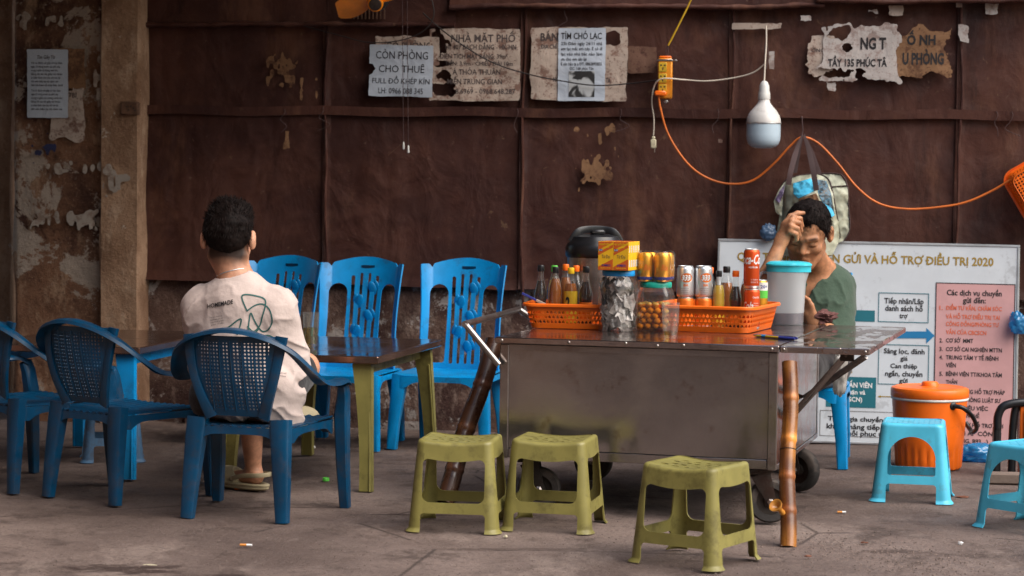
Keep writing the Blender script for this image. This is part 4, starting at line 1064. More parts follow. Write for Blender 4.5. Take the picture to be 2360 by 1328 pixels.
def deco333(t, r, h):
    R = r+.0006; V = []; F = []; n = 28
    for (sc, rr, m) in ((1.0, R, M['silver']), (.93, R+.0003, M['can_orange'])):
        V = [(rr*math.sin(.32), -rr*math.cos(.32), h*.63)]
        for k in range(n):
            a = 2*PI*k/n; an = .32+.024*sc*math.cos(a)/r; V.append((rr*math.sin(an), -rr*math.cos(an), h*.63+.0185*sc*math.sin(a)))
        b = MB(); b.add(V, [(0, k+1, (k+1) % n+1) for k in range(n)]); b.put('emblem_oval', m, t, 60)
    b = MB(); wrap_text(b, '333', R+.0006, .255, h*.63-.001, .036, .021, .03, .25); b.put('lettering_shadow', M['ink'], t)
    b = MB(); wrap_text(b, '333', R+.0012, .24, h*.63, .034, .020, .02, .25); b.put('lettering', M['white_ink'], t)
    b = MB(); wrap_text(b, 'BIA', R+.0006, .24, h*.40, .018, .008, .02); b.put('word', M['can_orange'], t)
    for q in range(4): b = MB(); wrap_text(b, 'export beer since', R+.0006, .1, h*.30-.007*q, .03, .003); b.put('small_print', M['ink_soft'], t)
def decored(t, r, h):
    R = r+.0006
    b = MB(); wrap_text(b, 'Coca-Cola', R, -.2, h*.745, .115, .034, .03, .35); b.put('lettering', M['white_ink'], t)
    b = MB(); pts = []
    b2 = MB(); wrap_text(b2, 'NGUYÊN BẢN', R, .05, h*.545, .036, .0055, .03); b2.put('words', M['white_ink'], t)
    for q in range(3): b = MB(); wrap_text(b, 'nuoc giai khat co ga', R, .25, h*.25-.006*q, .030, .0028); b.put('small_print', M['white_ink'], t)
def decored2(t, r, h):
    R = r+.0006
    b = MB(); wrap_text(b, 'Cola', R, -.75, h*.60, .045, .026, .02, .32); b.put('lettering', M['white_ink'], t)
    b = MB(); wrap_text(b, 'Coca-Cola', R, .35, h*.80, .026, .007, .01, .3); b.put('small_lettering', M['white_ink'], t)
    for q in range(6): b = MB(); wrap_text(b, 'thanh phan nuoc', R, .35, h*.66-.008*q, .022, .0035); b.put('small_print', M['white_ink'], t)
YC = 7.74
zlow = TOPZ+.006
for px, la in ((1580, 'left'), (1622, 'right')):
    p = at(px, 612, 7.73); h2 = .118; lowh = p.z-h2-zlow
    can('lower orange and silver can under the %s silver beer can' % la, px, 690, 7.73, .0325, max(lowh, .06), M['can_orange'], zlow, None, rz=-6 if la == 'left' else 6)
    can('silver beer can with orange oval, %s of the two in the right basket' % ('left' if la == 'left' else 'right'), px, 612, 7.73, .0325, h2, M['silver'], zlow+max(lowh, .06)-.001, deco333, rz=-14 if la == 'left' else -4)
p = at(1733, 573, 7.66); lowh = p.z-.148-zlow
can('lower red can with white script under the tall red can', 1733, 690, 7.66, .0292, lowh, M['can_red'], zlow, decored2, rz=4)
can('tall red can with white script lettering standing on another red can', 1733, 573, 7.66, .0292, .148, M['can_red'], zlow+lowh-.001, decored, rz=4)
def deco20(t, r, h):
    b = MB(); wrap_text(b, '20+', r+.0007, .55, h*.86, .03, .012, .03); b.put('lettering', M['navy_ink'], t)
    MB().lathe([(r+.0004, h*.62), (r+.0005, h*.78)], 24, caps=False).put('green_band', M['green_cap'], t, 60)
    MB().lathe([(r+.0004, h*.78), (r+.0005, h*.95)], 24, caps=False).put('white_band', M['white_plastic'], t, 60)
can('yellow and green fruit drink can behind the tall red can', 1753, 645, 7.80, .027, at(1753, 645, 7.80).z-zlow, M['can_gold'], zlow, deco20)

# jar of sachets
jp = topp(1426, 766, .07); JM = frame((jp.x, jp.y, TOPZ+.001))
t = thing('plastic_jar', 'clear plastic jar with blue lid full of silver sachets', 'jar', JM)
MB().lathe([(.066, 0), (.070, .004), (.071, .020), (.068, .028), (.069, .034), (.072, .05), (.0725, .15), (.070, .175), (.062, .190), (.056, .197), (.056, .206)], 36).put('jar_body', M['clear_plastic'], t, 50)
MB().lathe([(.0585, .201), (.060, .203), (.060, .219), (.057, .222), (0, .2225)], 36).put('lid', M['blue_lid'], t, 50)
rs = random.Random(3); b = MB()
for q in range(210):
    a = rs.random()*2*PI; r_ = .058*math.sqrt(rs.uniform(.35, 1)); z = rs.uniform(.012, .178); w, hh = rs.uniform(.010, .02), rs.uniform(.014, .024)
    Mx = Matrix.Translation((r_*math.cos(a), r_*math.sin(a), z)) @ Matrix.Rotation(a+PI/2+rs.uniform(-.6, .6), 4, 'Z') @ Matrix.Rotation(rs.uniform(-.5, .5), 4, 'X') @ Matrix.Rotation(rs.uniform(-1.4, 1.4), 4, 'Y')
    c = rs.uniform(-.004, .004); b.add([(-w, 0, -hh), (0, c, -hh), (w, 0, -hh), (-w, c, hh), (0, -c, hh), (w, c*.5, hh)], [(0, 1, 4, 3), (1, 2, 5, 4)], 0 if rs.random() < .9 else 1, Mx)
tag(b.put('sachet_heap', [M['sachet'], M['black']], None, 60, JM), 'heap of silver and black sachets inside the blue-lidded jar', 'sachets', kind='stuff')
b = MB()
for (s, a, z, w, h) in (('PHÚ LONG', -.25, .098, .04, .009), ('RƯỢU', -.22, .085, .022, .007), ('PHÚ LONG', .25, .06, .038, .008), ('THUỐC', .3, .12, .03, .007), ('PHÚ LONG', -.4, .03, .03, .007)):
    V, F = fit(s, w, h, .02); Rj = .064
    pts = []
    for v in V: an = a+(v[1]*.96+v[0]*.25-w*.1)/Rj; pts.append((Rj*math.sin(an), -Rj*math.cos(an), z-(v[0]*.96-v[1]*.25-w/2)))
    b.add(pts, F)
b.put('sachet_lettering', M['white_ink'], t)

# square jar of pickled fruit
kp = topp(1513, 765, .068); KM = frame((kp.x, kp.y, TOPZ+.001), rad(-16))
t = thing('plastic_jar', 'square clear jar with green lid of small brown pickled fruit', 'jar', KM)
MB().lathe([(.060, 0), (.064, .005), (.065, .02), (.065, .125), (.060, .145), (.052, .158), (.052, .168)], 40, sq=5).put('jar_body', M['clear_plastic'], t, 50)
MB().lathe([(.0565, .158), (.0585, .161), (.0585, .176), (.055, .179), (0, .1795)], 36).put('lid', M['green_lid'], t, 50)
MB().lathe([(.057, .004), (.061, .008), (.061, .098), (0, .0985)], 40, sq=5).put('brine', M['brine'], t, 50)
rs = random.Random(8); me0 = None; pts = []
for lay in range(5):
    for i in range(4):
        for j in range(4):
            if 0 < i < 3 and 0 < j < 3: continue
            pts.append((-.042+.028*i+rs.uniform(-.003, .003)+(.004 if lay % 2 else -.004), -.042+.028*j+rs.uniform(-.003, .003), .019+.0185*lay+rs.uniform(-.002, .002)))
for q in pts:
    if me0 is None:
        o = MB().ell((0, 0, 0), (.0125, .0125, .0118), 14, 9).put('pickled_fruit', M['fruit'], None, 180); me0 = o.data
    else: o = place('pickled_fruit', me0)
    o.matrix_world = KM @ Matrix.Translation(q) @ Matrix.Rotation(rs.random()*6, 4, 'Z') @ Matrix.Scale(rs.uniform(.88, 1.12), 4)
    tag(o, 'small round brown pickled fruit inside the green-lidded jar', 'fruit', 'pickled fruit in the square jar')

# medicine cartons on the jar lid
bz = TOPZ+.2245; bp = at(1378, 619, jp.y-.055); BM = frame((bp.x, bp.y, bz), rad(-20))
def carton(Mc, label):
    t = thing('carton', label, 'carton', Mc, 'small yellow and red cartons stacked on the jar'); w, d, h = .0575, .0225, .104
    MB().box((0, 0, 0), (w, d, h), bev=.0006).put('box', M['box_yellow'], t)
    b = MB(); e = -.0006
    b.add([(.001, e, h*.70), (w-.001, e, h*.98), (w-.001, e, h-.001), (.001, e, h-.001)], [(0, 1, 2, 3)])
    b.add([(.001, e, h*.52), (w-.001, e, h*.80), (w-.001, e, h*.90), (.001, e, h*.62)], [(0, 1, 2, 3)])
    b.add([(.001, e, .001), (w-.001, e, .001), (w-.001, e, h*.40), (.001, e, h*.12)], [(0, 1, 2, 3)])
    b.add([(.001, .001, h+.0006), (w-.001, .001, h+.0006), (w-.001, d-.001, h+.0006), (.001, d-.001, h+.0006)], [(0, 1, 2, 3)])
    b.put('red_print', M['box_red'], t)
    def row(nm, s, x0, x1, z, hh, m, bold=.02):
        V, F = fit(s, x1-x0, hh, bold); bb = MB(); bb.add([(x0+v[0], -.0012-v[2], z+v[1]) for v in V], F); bb.put(nm, m, t)
    row('title', 'HOẠT HUYẾT DƯỠNG NÃO', .004, w-.004, h*.87, .0065, M['yellow'])
    row('subtitle', 'THÀNH PHẦN', .017, w-.016, h*.775, .004, M['yellow'])
    b = MB(); b.box((.003, -.0009, h*.665), (.017, -.0003, h*.735)); b.put('badge', M['navy_ink'], t); row('badge_word', 'R-US', .004, .016, h*.68, .0042, M['white_ink'])
    row('script', 'Tứ Đại', .014, w-.012, h*.42, .012, M['ink_soft'], 0)
    row('maker', 'DOMESCO', .015, w-.01, h*.14, .0065, M['navy_ink'], .05); row('small_print', 'hộp 10 vỉ x 10 viên', .01, w-.01, h*.06, .0036, M['yellow'])
    b = MB(); e = w+.0006
    b.add([(e, .004, h*.12), (e, d-.006, h*.12), (e, d-.006, h*.36), (e, .004, h*.36)], [(0, 1, 2, 3)]); b.add([(e, .006, h*.62), (e, d-.008, h*.62), (e, d-.008, h*.86), (e, .006, h*.86)], [(0, 1, 2, 3)])
    b.put('white_panel', M['white_plastic'], t)['kind'] = 'stuff'
    return t
c0 = carton(BM, 'yellow and red carton, front left of the stack on the blue-lidded jar')
for r_ in range(6):
    for k in range(2):
        if r_ == 0 and k == 0: continue
        lab = 'yellow and red carton, front right of the stack on the blue-lidded jar' if (r_ == 0) else 'yellow carton, %s column, %s row from the front of the stack' % (('left', 'right')[k], ('first', 'second', 'third', 'fourth', 'fifth', 'sixth')[r_])
        dup(c0, BM @ Matrix.Translation((k*.0582+random.uniform(-.0006, .0006), r_*.0229, 0)), lab)
b = MB(); b.lathe([(.05, 0), (.05, .2), (.03, .215), (.03, .224)], 24); 
t = thing('plastic_jar', 'squat jar hidden behind the sachet jar holding up the cartons', 'jar', frame((jp.x+.05, jp.y+.125, TOPZ+.0005))); b.put('jar_body', M['clear_plastic'], t, 50); MB().lathe([(.034, .2), (.034, .2235), (0, .2238)], 20).put('lid', M['white_plastic'], t, 50)

# two-by-two pack of golden cans in film on the fruit jar
pz = TOPZ+.1815; pm = frame((kp.x-.002, kp.y-.004, pz), rad(-16))
for (i, j, la) in ((0, 0, 'front left golden can in the film-wrapped pack'), (1, 0, 'front right golden can in the film-wrapped pack'), (0, 1, 'golden can at the back left of the wrapped pack'), (1, 1, 'golden can at the back right of the wrapped pack')):
    q = pm @ Vector((-.032+.064*i, -.032+.064*j, .0012)); t = thing('drink_can', la, 'can', frame(q, rad(10)), 'drink cans on the counter'); r, h = .0305, .104
    MB().lathe([(r*.75, 0), (r, .01), (r, h-.014), (r*.86, h-.003), (r*.8, h), (r*.78, h-.004), (0, h-.004)], 26).put('can_body', M['can_gold'], t, 40)
    MB().lathe([(r*.9, .0055), (r*1.004, .010), (r*1.004, .017)], 26, caps=False).put('blue_band', M['navy_ink'], t, 60)
    b = MB(); wrap_text(b, 'Bia', r+.0006, 0, h*.5, .026, .02, .01, .3); b.put('lettering', M['can_orange'], t)
n1, n2 = 44, 26; V = []; F = []
for j in range(n2+1):
    v = j/n2; z = -.0005+.113*v; k = 1-.10*max(0, (v-.86)/.14)**2-.06*max(0, (.08-v)/.08)
    for i in range(n1):
        a = 2*PI*i/n1; c, s = math.cos(a), math.sin(a); g = (abs(c)**5+abs(s)**5)**-.2; w = .066*g*k+.0022*float(vnoise(c*3, s*3, z*30, 2.2)); V.append((c*w, s*w, max(z+.002*float(vnoise(c*2, s*2, z*20+5, 2)), .0006)))
for j in range(n2):
    for i in range(n1): l = (i+1) % n1; F.append((j*n1+i, j*n1+l, j*n1+n1+l, j*n1+n1+i))
F.append(tuple(n2*n1+k for k in range(n1)))
o = put('shrink_wrap', V, F, M['wrap'], None, 50, M=pm); tag(o, 'crinkled clear film wrapped round the pack of golden cans', 'plastic film')

# drinking glass, pitcher, flask
def glass(label, M4, r, h, level, liquid, fl=True):
    t = thing('drinking_glass', label, 'glass', M4)
    def ring(rr, k): return rr
    prof = [(r*.72, 0), (r*.78, .003), (r*.80, .02), (r*.93, h*.5), (r, h), (r*.965, h), (r*.89, h*.5), (r*.74, .022), (r*.70, .012), (0, .011)]
    n = 24; V = []; F = []
    for i, (a, z) in enumerate(prof):
        for k in range(n): an = 2*PI*k/n; g = 1+(.045*math.cos(8*an) if (i < 3) else 0); V.append((a*g*math.cos(an), a*g*math.sin(an), z))
    for i in range(len(prof)-1):
        for k in range(n): l = (k+1) % n; F.append((i*n+k, i*n+l, i*n+n+l, i*n+n+k))
    put('glass_wall', V, F, M['glass'], t, 50)
    MB().lathe([(r*.69, .0125), (np.interp(level, [.02, h*.5, h], [r*.73, r*.88, r*.955]), level), (0, level)], 24).put('tea', liquid, t, 50)
gpz = topp(1546, 783, .025); glass('small empty drinking glass with a little tea in front of the baskets', frame((gpz.x, gpz.y, TOPZ+.001)), .0315, .126, .027, M['tea'])
tg = gp(704, 806, .50); tg.y += .03; glass('tall glass of pale tea on the table beside the boy', frame((tg.x+.008, tg.y+.1, .5012)), .033, .135, .075, M['tea'])

pp = topp(1817, 751, .077); PM = frame((pp.x, pp.y, TOPZ+.001), rad(-16))
t = thing('water_pitcher', 'tall milky plastic pitcher with turquoise lid on the counter', 'pitcher', PM)
M['milky'] = glassy('milky_plastic', (.85, .88, .9), .25, .8, .70, (.86, .89, .92)); M['pitcher_water'] = plain('grey_brown_water', (.20, .17, .19), .2, bump=0)
M['milky_wet'] = glassy('wetted_milky_plastic', (.9, .9, .92), .2, .8, .28, (.6, .62, .66))
def pitch_prof(z): return .066+.010*z/.23
V = []; F = []; n = 40; zs = [0, .015, .03, .047]+list(np.linspace(.06, .225, 12))
for z in zs:
    for k in range(n):
        a = 2*PI*k/n; c, s = math.cos(a), math.sin(a); g = (abs(c)**2.8+abs(s)**2.8)**(-1/2.8); R = pitch_prof(z)*g
        if z > .16: R += (z-.16)*.28*max(0, c)**8
        V.append((R*c, R*s, z))
for i in range(len(zs)-1):
    for k in range(n): l = (k+1) % n; F.append((i*n+k, i*n+l, i*n+n+l, i*n+n+k))
F.append(tuple(range(n-1, -1, -1))); put('pitcher_body', V, F, [M['milky'], M['milky_wet']], t, 60, [1 if q < 3*n else 0 for q in range(len(F))])
MB().lathe([(.062, .003), (.0635, .006), (.0655, .045), (0, .0455)], 36, sq=2.8).put('water', M['pitcher_water'], t, 50)
V2 = []; F2 = []; zs2 = [(.206, 1.012), (.216, 1.018), (.229, 1.03), (.231, 1.06), (.236, 1.055), (.243, .93), (.246, .80), (.2475, .0)]
for z, g0 in zs2:
    for k in range(n):
        a = 2*PI*k/n; c, s = math.cos(a), math.sin(a); g = (abs(c)**2.8+abs(s)**2.8)**(-1/2.8); R = pitch_prof(.225)*g*g0
        if g0 > .9: R += .018*max(0, c)**8
        V2.append((R*c, R*s, z))
for i in range(len(zs2)-1):
    for k in range(n): l = (k+1) % n; F2.append((i*n+k, i*n+l, i*n+n+l, i*n+n+k))
put('lid', V2, F2, M['cyan_lid'], t, 50)
b = MB(); bar(b, spline([(-.078, 0, .200), (-.098, 0, .198), (-.108, 0, .17), (-.106, 0, .10), (-.098, 0, .06), (-.075, 0, .052)], 5), .010, .005, up=(1, 0, 0)); b.put('handle', M['milky'], t, 50)

fp = at(1372, 640, 8.02); FM = frame((fp.x, fp.y, TOPZ+.001), rad(8))
t = thing('vacuum_flask', 'big steel pump flask with black lid behind the cartons', 'flask', FM)
MB().lathe([(.105, 0), (.112, .006), (.112, .028), (.108, .03)], 40).put('base', M['black'], t, 50)
MB().lathe([(.108, .029), (.109, .26)], 48, caps=False).put('steel_body', M['flask_steel'] if 'flask_steel' in M else M['chrome'], t, 60)
MB().lathe([(.111, .255), (.116, .262), (.116, .296), (.106, .312), (.094, .322), (.088, .335), (.05, .345), (0, .346)], 48).put('lid', M['black'], t, 45)
b = MB(); b.box((-.028, -.055, .344), (.028, -.02, .362), bev=.006); b.put('pump_button', M['black'], t, 40)
b = MB(); bar(b, spline([(-.095, 0, .315), (-.07, 0, .352), (-.03, .01, .362), (.03, .01, .362), (.07, 0, .352), (.095, 0, .315)], 5), .014, .006, up=(0, 1, 0)); b.put('carry_handle', M['black'], t, 45)
b = MB(); bar(b, spline([(-.113, .0, .15), (-.135, -.01, .14), (-.14, -.01, .10), (-.132, -.005, .05), (-.112, 0, .03)], 5), .012, .01); b.put('grip', M['black'], t, 45)

def lump(name, label, cat, M4, r, mat, amp=.25, f=3.0, seed=0, n=40, m=26, flat=0.0, parent=None):
    F = []; T_, A_ = np.meshgrid(PI*np.arange(m+1)/m, 2*PI*np.arange(n)/n, indexing='ij'); d = np.stack([np.sin(T_)*np.cos(A_), np.sin(T_)*np.sin(A_), -np.cos(T_)], -1).reshape(-1, 3)
    g = 1+amp*(2*fbm(d[:, 0], d[:, 1], d[:, 2]+seed, f, 4)+.6*(1-np.abs(vnoise(d[:, 0], d[:, 1], d[:, 2]+seed*2+9, f*2.2)))-.3); V = d*g[:, None]*np.array(r)
    lo = V[:, 2] < -r[2]+flat; V[lo, 2] = -r[2]+flat+.1*(V[lo, 2]+r[2]-flat)
    for i in range(m):
        for k in range(n): l = (k+1) % n; F.append((i*n+k, i*n+l, i*n+n+l, i*n+n+k))
    return tag(put(name, V, F, mat, parent, 75, M=M4), label, cat)
q = topp(1893, 747, .06); lump('cleaning_rag', 'crumpled maroon rag on the counter beside the pitcher', 'rag', frame((q.x, q.y, TOPZ+.021), rad(-10)), (.055, .04, .026), M['toilet_rag'], .5, 2.4, 2, 60, 40, .006)
def pen(label, a, b_, mi):
    a, b_ = Vector(a), Vector(b_); d = (b_-a).normalized(); L = (b_-a).length; t = thing('pen', label, 'pen', Matrix.Translation(a) @ Vector((0, 0, 1)).rotation_difference(d).to_matrix().to_4x4(), 'pens lying on the counter')
    MB().lathe([(.001, 0), (.003, .012), (.0045, .02), (.0045, L*.72)], 12).put('barrel', M['yellow_tea'] if mi else M['navy_ink'], t, 60)
    MB().lathe([(.0048, L*.62), (.005, L*.64), (.005, L*.97), (.003, L)], 12).put('cap', M['navy_ink'], t, 60); MB().lathe([(.0047, L*.2), (.0049, L*.3)], 12, caps=False).put('grip', M['blue_ink'], t, 60)
    MB().box((-.0015, .005, L*.66), (.0015, .0068, L*.95)).put('clip', M['chrome'], t)
a_, b_ = topp(1737, 777), topp(1832, 785); pen('blue ballpoint pen lying nearest the counter edge', (a_.x, a_.y, TOPZ+.0055), (b_.x, b_.y, TOPZ+.0055), 1)
pen('second blue pen lying just behind the first one', (a_.x+.002, a_.y+.035, TOPZ+.0055), (b_.x+.012, b_.y+.022, TOPZ+.0055), 0)
# wrapped blue toothbrush-like packet sticking out of the left basket
a_ = at(1203, 676, 7.74); b_ = at(1262, 705, 7.74); b2 = MB(); bar(b2, [a_, a_.lerp(b_, .55)], [.010, .012], .004, up=(0, 0, 1))
t = thing('packet', 'blue packet with a mesh sleeve poking out of the left basket', 'packet'); b2.put('blue_end', M['navy_ink'], t, 40); b2 = MB(); bar(b2, [a_.lerp(b_, .55), b_], [.012, .014], .005, up=(0, 0, 1)); b2.put('mesh_sleeve', M['paper_old'], t, 40)
# ------------------------------------------------------------------ the information board leaning on the wall
_bx = wl(1655, 549, -.06).x
BF = WM @ Matrix.Translation((_bx, -.165, .004)) @ Matrix.Rotation(rad(-6.5), 4, 'X') @ Matrix.Rotation(.007, 4, 'Y')
def build_board():
    t = thing('information_board', 'white information board with gold heading leaning behind the man', 'sign board', BF)
    TL, TR = on(BF, 1655, 549), on(BF, 2351, 566); x0, x1, z1 = TL.x, TR.x, (TL.z+TR.z)/2
    MB().box((x0+.010, .0005, .010), (x1-.010, .016, z1-.010)).put('board_panel', M['board'], t)
    for nm, lo, hi in (('top', (x0, -.004, z1-.011), (x1, .022, z1)), ('bottom', (x0, -.004, 0), (x1, .022, .011)), ('l', (x0, -.004, .0112), (x0+.011, .022, z1-.0112)), ('r', (x1-.011, -.004, .0112), (x1, .022, z1-.0112))):
        MB().box(lo, hi, bev=.002).put('frame_rail', M['alu'] if nm != 'bottom' else M['alu'], t, 30)
    def quad(nm, px0, py0, px1, py1, mat, y=-.0008):
        sl = .0215; a, c = on(BF, px0, py0, y), on(BF, px1, py1 + (px1-px0)*sl*0, y)
        o = MB().add([(a.x, y, c.z), (c.x, y, c.z), (c.x, y, a.z), (a.x, y, a.z)], [(0, 1, 2, 3)]).put(nm, mat, t); return a, c
    def outline(nm, px0, py0, px1, py1, mat, w=.0032, y=-.0016):
        a, c = on(BF, px0, py0, y), on(BF, px1, py1, y); b = MB()
        for lo, hi in (((a.x, a.z-w), (c.x, a.z)), ((a.x, c.z), (c.x, c.z+w)), ((a.x, c.z+w), (a.x+w, a.z-w)), ((c.x-w, c.z+w), (c.x, a.z-w))): b.add([(lo[0], y, lo[1]), (hi[0], y, lo[1]), (hi[0], y, hi[1]), (lo[0], y, hi[1])], [(0, 1, 2, 3)])
        b.put(nm, mat, t)
    print_px('heading', BF, [('QUY TRÌNH CHUYỂN GỬI VÀ HỖ TRỢ ĐIỀU TRỊ 2020', 1699, 2290, 582, 600)], M['gold_ink'], t, bold=.03)
    outline('text_box', 2025, 674, 2140, 745, M['teal_ink']); outline('text_box', 2025, 793, 2140, 889, M['teal_ink'])
    print_px('lettering', BF, [('Tiếp nhận/Lập', 2038, 2129, 687, 699), ('danh sách hỗ', 2040, 2127, 704, 716), ('trợ', 2073, 2092, 722, 733)], M['ink'], t, bold=.025)
    print_px('lettering', BF, [('Sàng lọc, đánh', 2037, 2131, 803, 814), ('giá', 2075, 2092, 821, 831), ('Can thiệp', 2052, 2114, 838, 848), ('ngắn, chuyển', 2040, 2126, 855, 866), ('gửi', 2072, 2092, 872, 882)], M['ink'], t, bold=.025)
    quad('teal_box', 1900, 713, 2016, 742, M['teal_ink']); quad('teal_box', 1905, 867, 2018, 941, M['teal_ink'])
    print_px('white_lettering', BF, [('TƯ VẤN VIÊN', 1926, 2010, 881, 892), ('(Quận và', 1939, 1994, 898, 908), ('CSCN)', 1946, 1987, 915, 925)], M['white_ink'], t, -.0016, .02)
    y = -.0012
    def poly(nm, pts, mat):
        P = [on(BF, a, b, y) for a, b in pts]; MB().add([(p.x, y, p.z) for p in P], [tuple(range(len(P)))[::-1]]).put(nm, mat, t)
    poly('blue_arrow', [(2060, 764), (2135, 764), (2135, 756), (2154, 774), (2135, 792), (2135, 780), (2060, 780)], M['blue_ink'])
    poly('blue_arrow', [(1938, 835), (1962, 832), (1954, 858), (1944, 860)], M['blue_ink'])
    poly('orange_arrow', [(2023, 914), (2030, 911), (2030, 913), (2075, 914), (2075, 916), (2030, 915), (2030, 917)], M['gold_ink']); poly('orange_line', [(1962, 815), (1964, 815), (1964, 860), (1962, 860)], M['gold_ink'])
    outline('text_box', 1890, 945, 2150, 1013, M['ink_soft'], .002)
    print_px('lettering', BF, [('Tham gia chuyển gửi', 1908, 2062, 959, 969), ('khách hàng tiếp cận', 1905, 2060, 976, 987), ('và hồi phục tái hòa nhập', 1930, 2120, 992, 1003)], M['ink'], t, bold=.025)
    quad('pink_panel', 2158, 652, 2333, 1028, M['pink']); outline('panel_border', 2157, 651, 2334, 1029, M['ink'], .004)
    S = lambda y: 0
    rows = [('Các dịch vụ chuyển', 2182, 2309, 668, 680), ('gửi đến:', 2219, 2272, 686, 698)]
    print_px('panel_heading', BF, rows, M['ink'], t, -.002, .02)
    print_px('orange_lettering', BF, [('1.', 2165, 2173, 705, 714), ('ĐIỂM TƯ VẤN, CHĂM SÓC', 2180, 2309, 705, 714), ('VÀ HỖ TRỢ ĐIỀU TRỊ TẠI', 2180, 2304, 725, 734), ('CỘNG ĐỒNG/PHÒNG TƯ', 2180, 2302, 742, 751), ('VẤN CỦA CBCSCN', 2180, 2273, 761, 770)], M['red_ink'], t, -.002, .03)
    print_px('lettering', BF, [('2.', 2165, 2173, 780, 789), ('CƠ SỞ  MMT', 2180, 2243, 780, 789), ('3.', 2165, 2173, 800, 809), ('CƠ SỞ CAI NGHIỆN MTTN', 2180, 2309, 800, 809), ('4.', 2165, 2173, 819, 828), ('TRUNG TÂM Y TẾ /BỆNH', 2180, 2301, 819, 828), ('VIÊN', 2180, 2203, 837, 846), ('5.', 2165, 2173, 857, 866), ('BỆNH VIỆN TT/KHOA TÂM', 2180, 2309, 857, 866), ('THẦN', 2180, 2206, 876, 884),
        ('6.', 2165, 2173, 897, 906), ('VĂN PHÒNG HỖ TRỢ PHÁP', 2180, 2316, 897, 906), ('LÝ, VĂN PHÒNG LUẬT SƯ', 2180, 2306, 916, 925), ('7.', 2165, 2173, 935, 944), ('GIỚI THIỆU VIỆC', 2180, 2277, 935, 944), ('HỌC NGHỀ', 2200, 2257, 953, 962), ('8.', 2165, 2173, 974, 983), ('NHÓM TỰ HỖ TRỢ HỒI', 2180, 2312, 974, 983), ('NHÂN ÁP CỘNG', 2180, 2300, 993, 1002), ('ĐỒNG, B93....)', 2192, 2277, 1011, 1020)], M['ink'], t, -.002, .03)
    return t
build_board()

# ------------------------------------------------------------------ papers on the wall
def wave(x, z, s): return .0022*np.sin(x*23+s*2)+.0018*np.sin(z*31+s)
def poster(name, label, box, y, mat, rows=(), seed=0, torn=.0, ink='ink', bites=(), bold=.012, Fm=WM, grp=None, roll=0.0, curl=0.0, frag=0.0):
    px0, py0, px1, py1 = box; c = on(Fm, (px0+px1)/2, (py0+py1)/2, y); a = on(Fm, px0, py0, y); b_ = on(Fm, px1, py1, y)
    hw, hh = (b_.x-a.x)/2, (a.z-b_.z)/2; Mp = Fm @ Matrix.Translation((c.x, y, c.z)) @ Matrix.Rotation(roll, 4, 'Y')
    t = thing(name, label, 'poster', Mp, grp)
    def sdf(u, v):
        if frag:
            nd = sd_box(u, v, 0, 0, hw, hh, .001)/min(hw, hh); return .02*(frag+.9*np.clip(1+nd, 0, 2)**2-.35-2.2*fbm(u, v*.8, seed, 13, 5)-1.2*vnoise(u, v*.6, seed+1, 55))
        d = sd_box(u, v, 0, 0, hw, hh, .001)+torn*fbm(u, v, seed, 14, 5)+.0012*vnoise(u, v, seed, 60)
        for (bx, by, br, bq) in bites: q = on(Fm, bx, by, y); d = np.maximum(d, -(np.hypot((u-q.x+c.x)/br, (v-q.z+c.z)/bq)-1)*min(br, bq)+.035*fbm(u, v, seed+3, 22, 5)+.010*vnoise(u, v, seed+8, 60))
        return d
    k = 1.35
    V, F = sheet(-hw*k, hw*k, 72, -hh*k, hh*k, 72, sdf, lambda u, v: (u, wave(u, v, seed)-curl*np.clip((v-hh*.72)/(hh*.28), 0, 1)**2*np.clip(-u/hw, 0, 1), v), .0008)
    sh = put('paper_sheet', V, F, mat, t, 60)
    if frag or torn > .02: sh['kind'] = 'stuff'
    if rows:
        b = MB()
        for (s, p0, p1, pt, pb) in rows:
            q = on(Fm, p0, pb, y); e = on(Fm, p1, pb, y); tp = on(Fm, p0, pt, y); Vt, Ft = fit(s, e.x-q.x, tp.z-q.z, bold)
            if len(Vt): X = Vt[:, 0]+q.x-c.x; Z = Vt[:, 1]+q.z-c.z; Y = wave(X, Z, seed)-.0016-Vt[:, 2]; b.add(np.stack([X, Y, Z], -1).tolist(), Ft)
        b.put('lettering', M[ink], t)['kind'] = 'stuff'
    return t
poster('wall_poster', 'white room-for-rent notice with four lines of black capitals', (851, 104, 997, 223), -.052, M['paper'], [('CÒN PHÒNG', 866, 986, 119, 136), ('CHO THUÊ', 873, 978, 151, 167), ('FULL ĐỒ KHÉP KÍN', 859, 991, 181, 193), ('LH: 0966 088 345', 873, 976, 203, 216)], 1, .004, bites=((853, 165, .02, .045), (927, 153, .010, .010)), bold=.004, roll=.02)
poster('wall_poster', 'stained old notice sheet peeking out above the room-for-rent notice', (867, 85, 1012, 150), -.044, M['paper_old'], [('CÓ PHÒNG', 890, 995, 98, 113)], 2, .012, 'ink_soft')
poster('wall_poster', 'large stained house-for-sale notice with torn left edge', (990, 66, 1197, 233), -.047, M['paper_old'], [('NHÀ MẶT PHỐ', 1040, 1188, 80, 97), ('HỈ: 407 BẠCH ĐẰNG - HK-HN', 1027, 1190, 103, 114), ('DIỆN TÍCH MẶT BẰNG: 39m²', 1015, 1170, 125, 135), ('TIỀN: 3.9m - CHIỀU DÀI 10m', 1026, 1182, 142, 151), ('Á THỎA THUẬN', 1043, 1153, 160, 172), ('MIỄN TRUNG GIAN', 1031, 1157, 182, 194), ('8.6969 - 0968.648.287', 1050, 1188, 205, 216)], 3, .010, 'ink_soft', bites=((1014, 92, .035, .055), (1018, 148, .03, .012), (1028, 170, .035, .022), (1016, 208, .055, .024)), bold=.015)
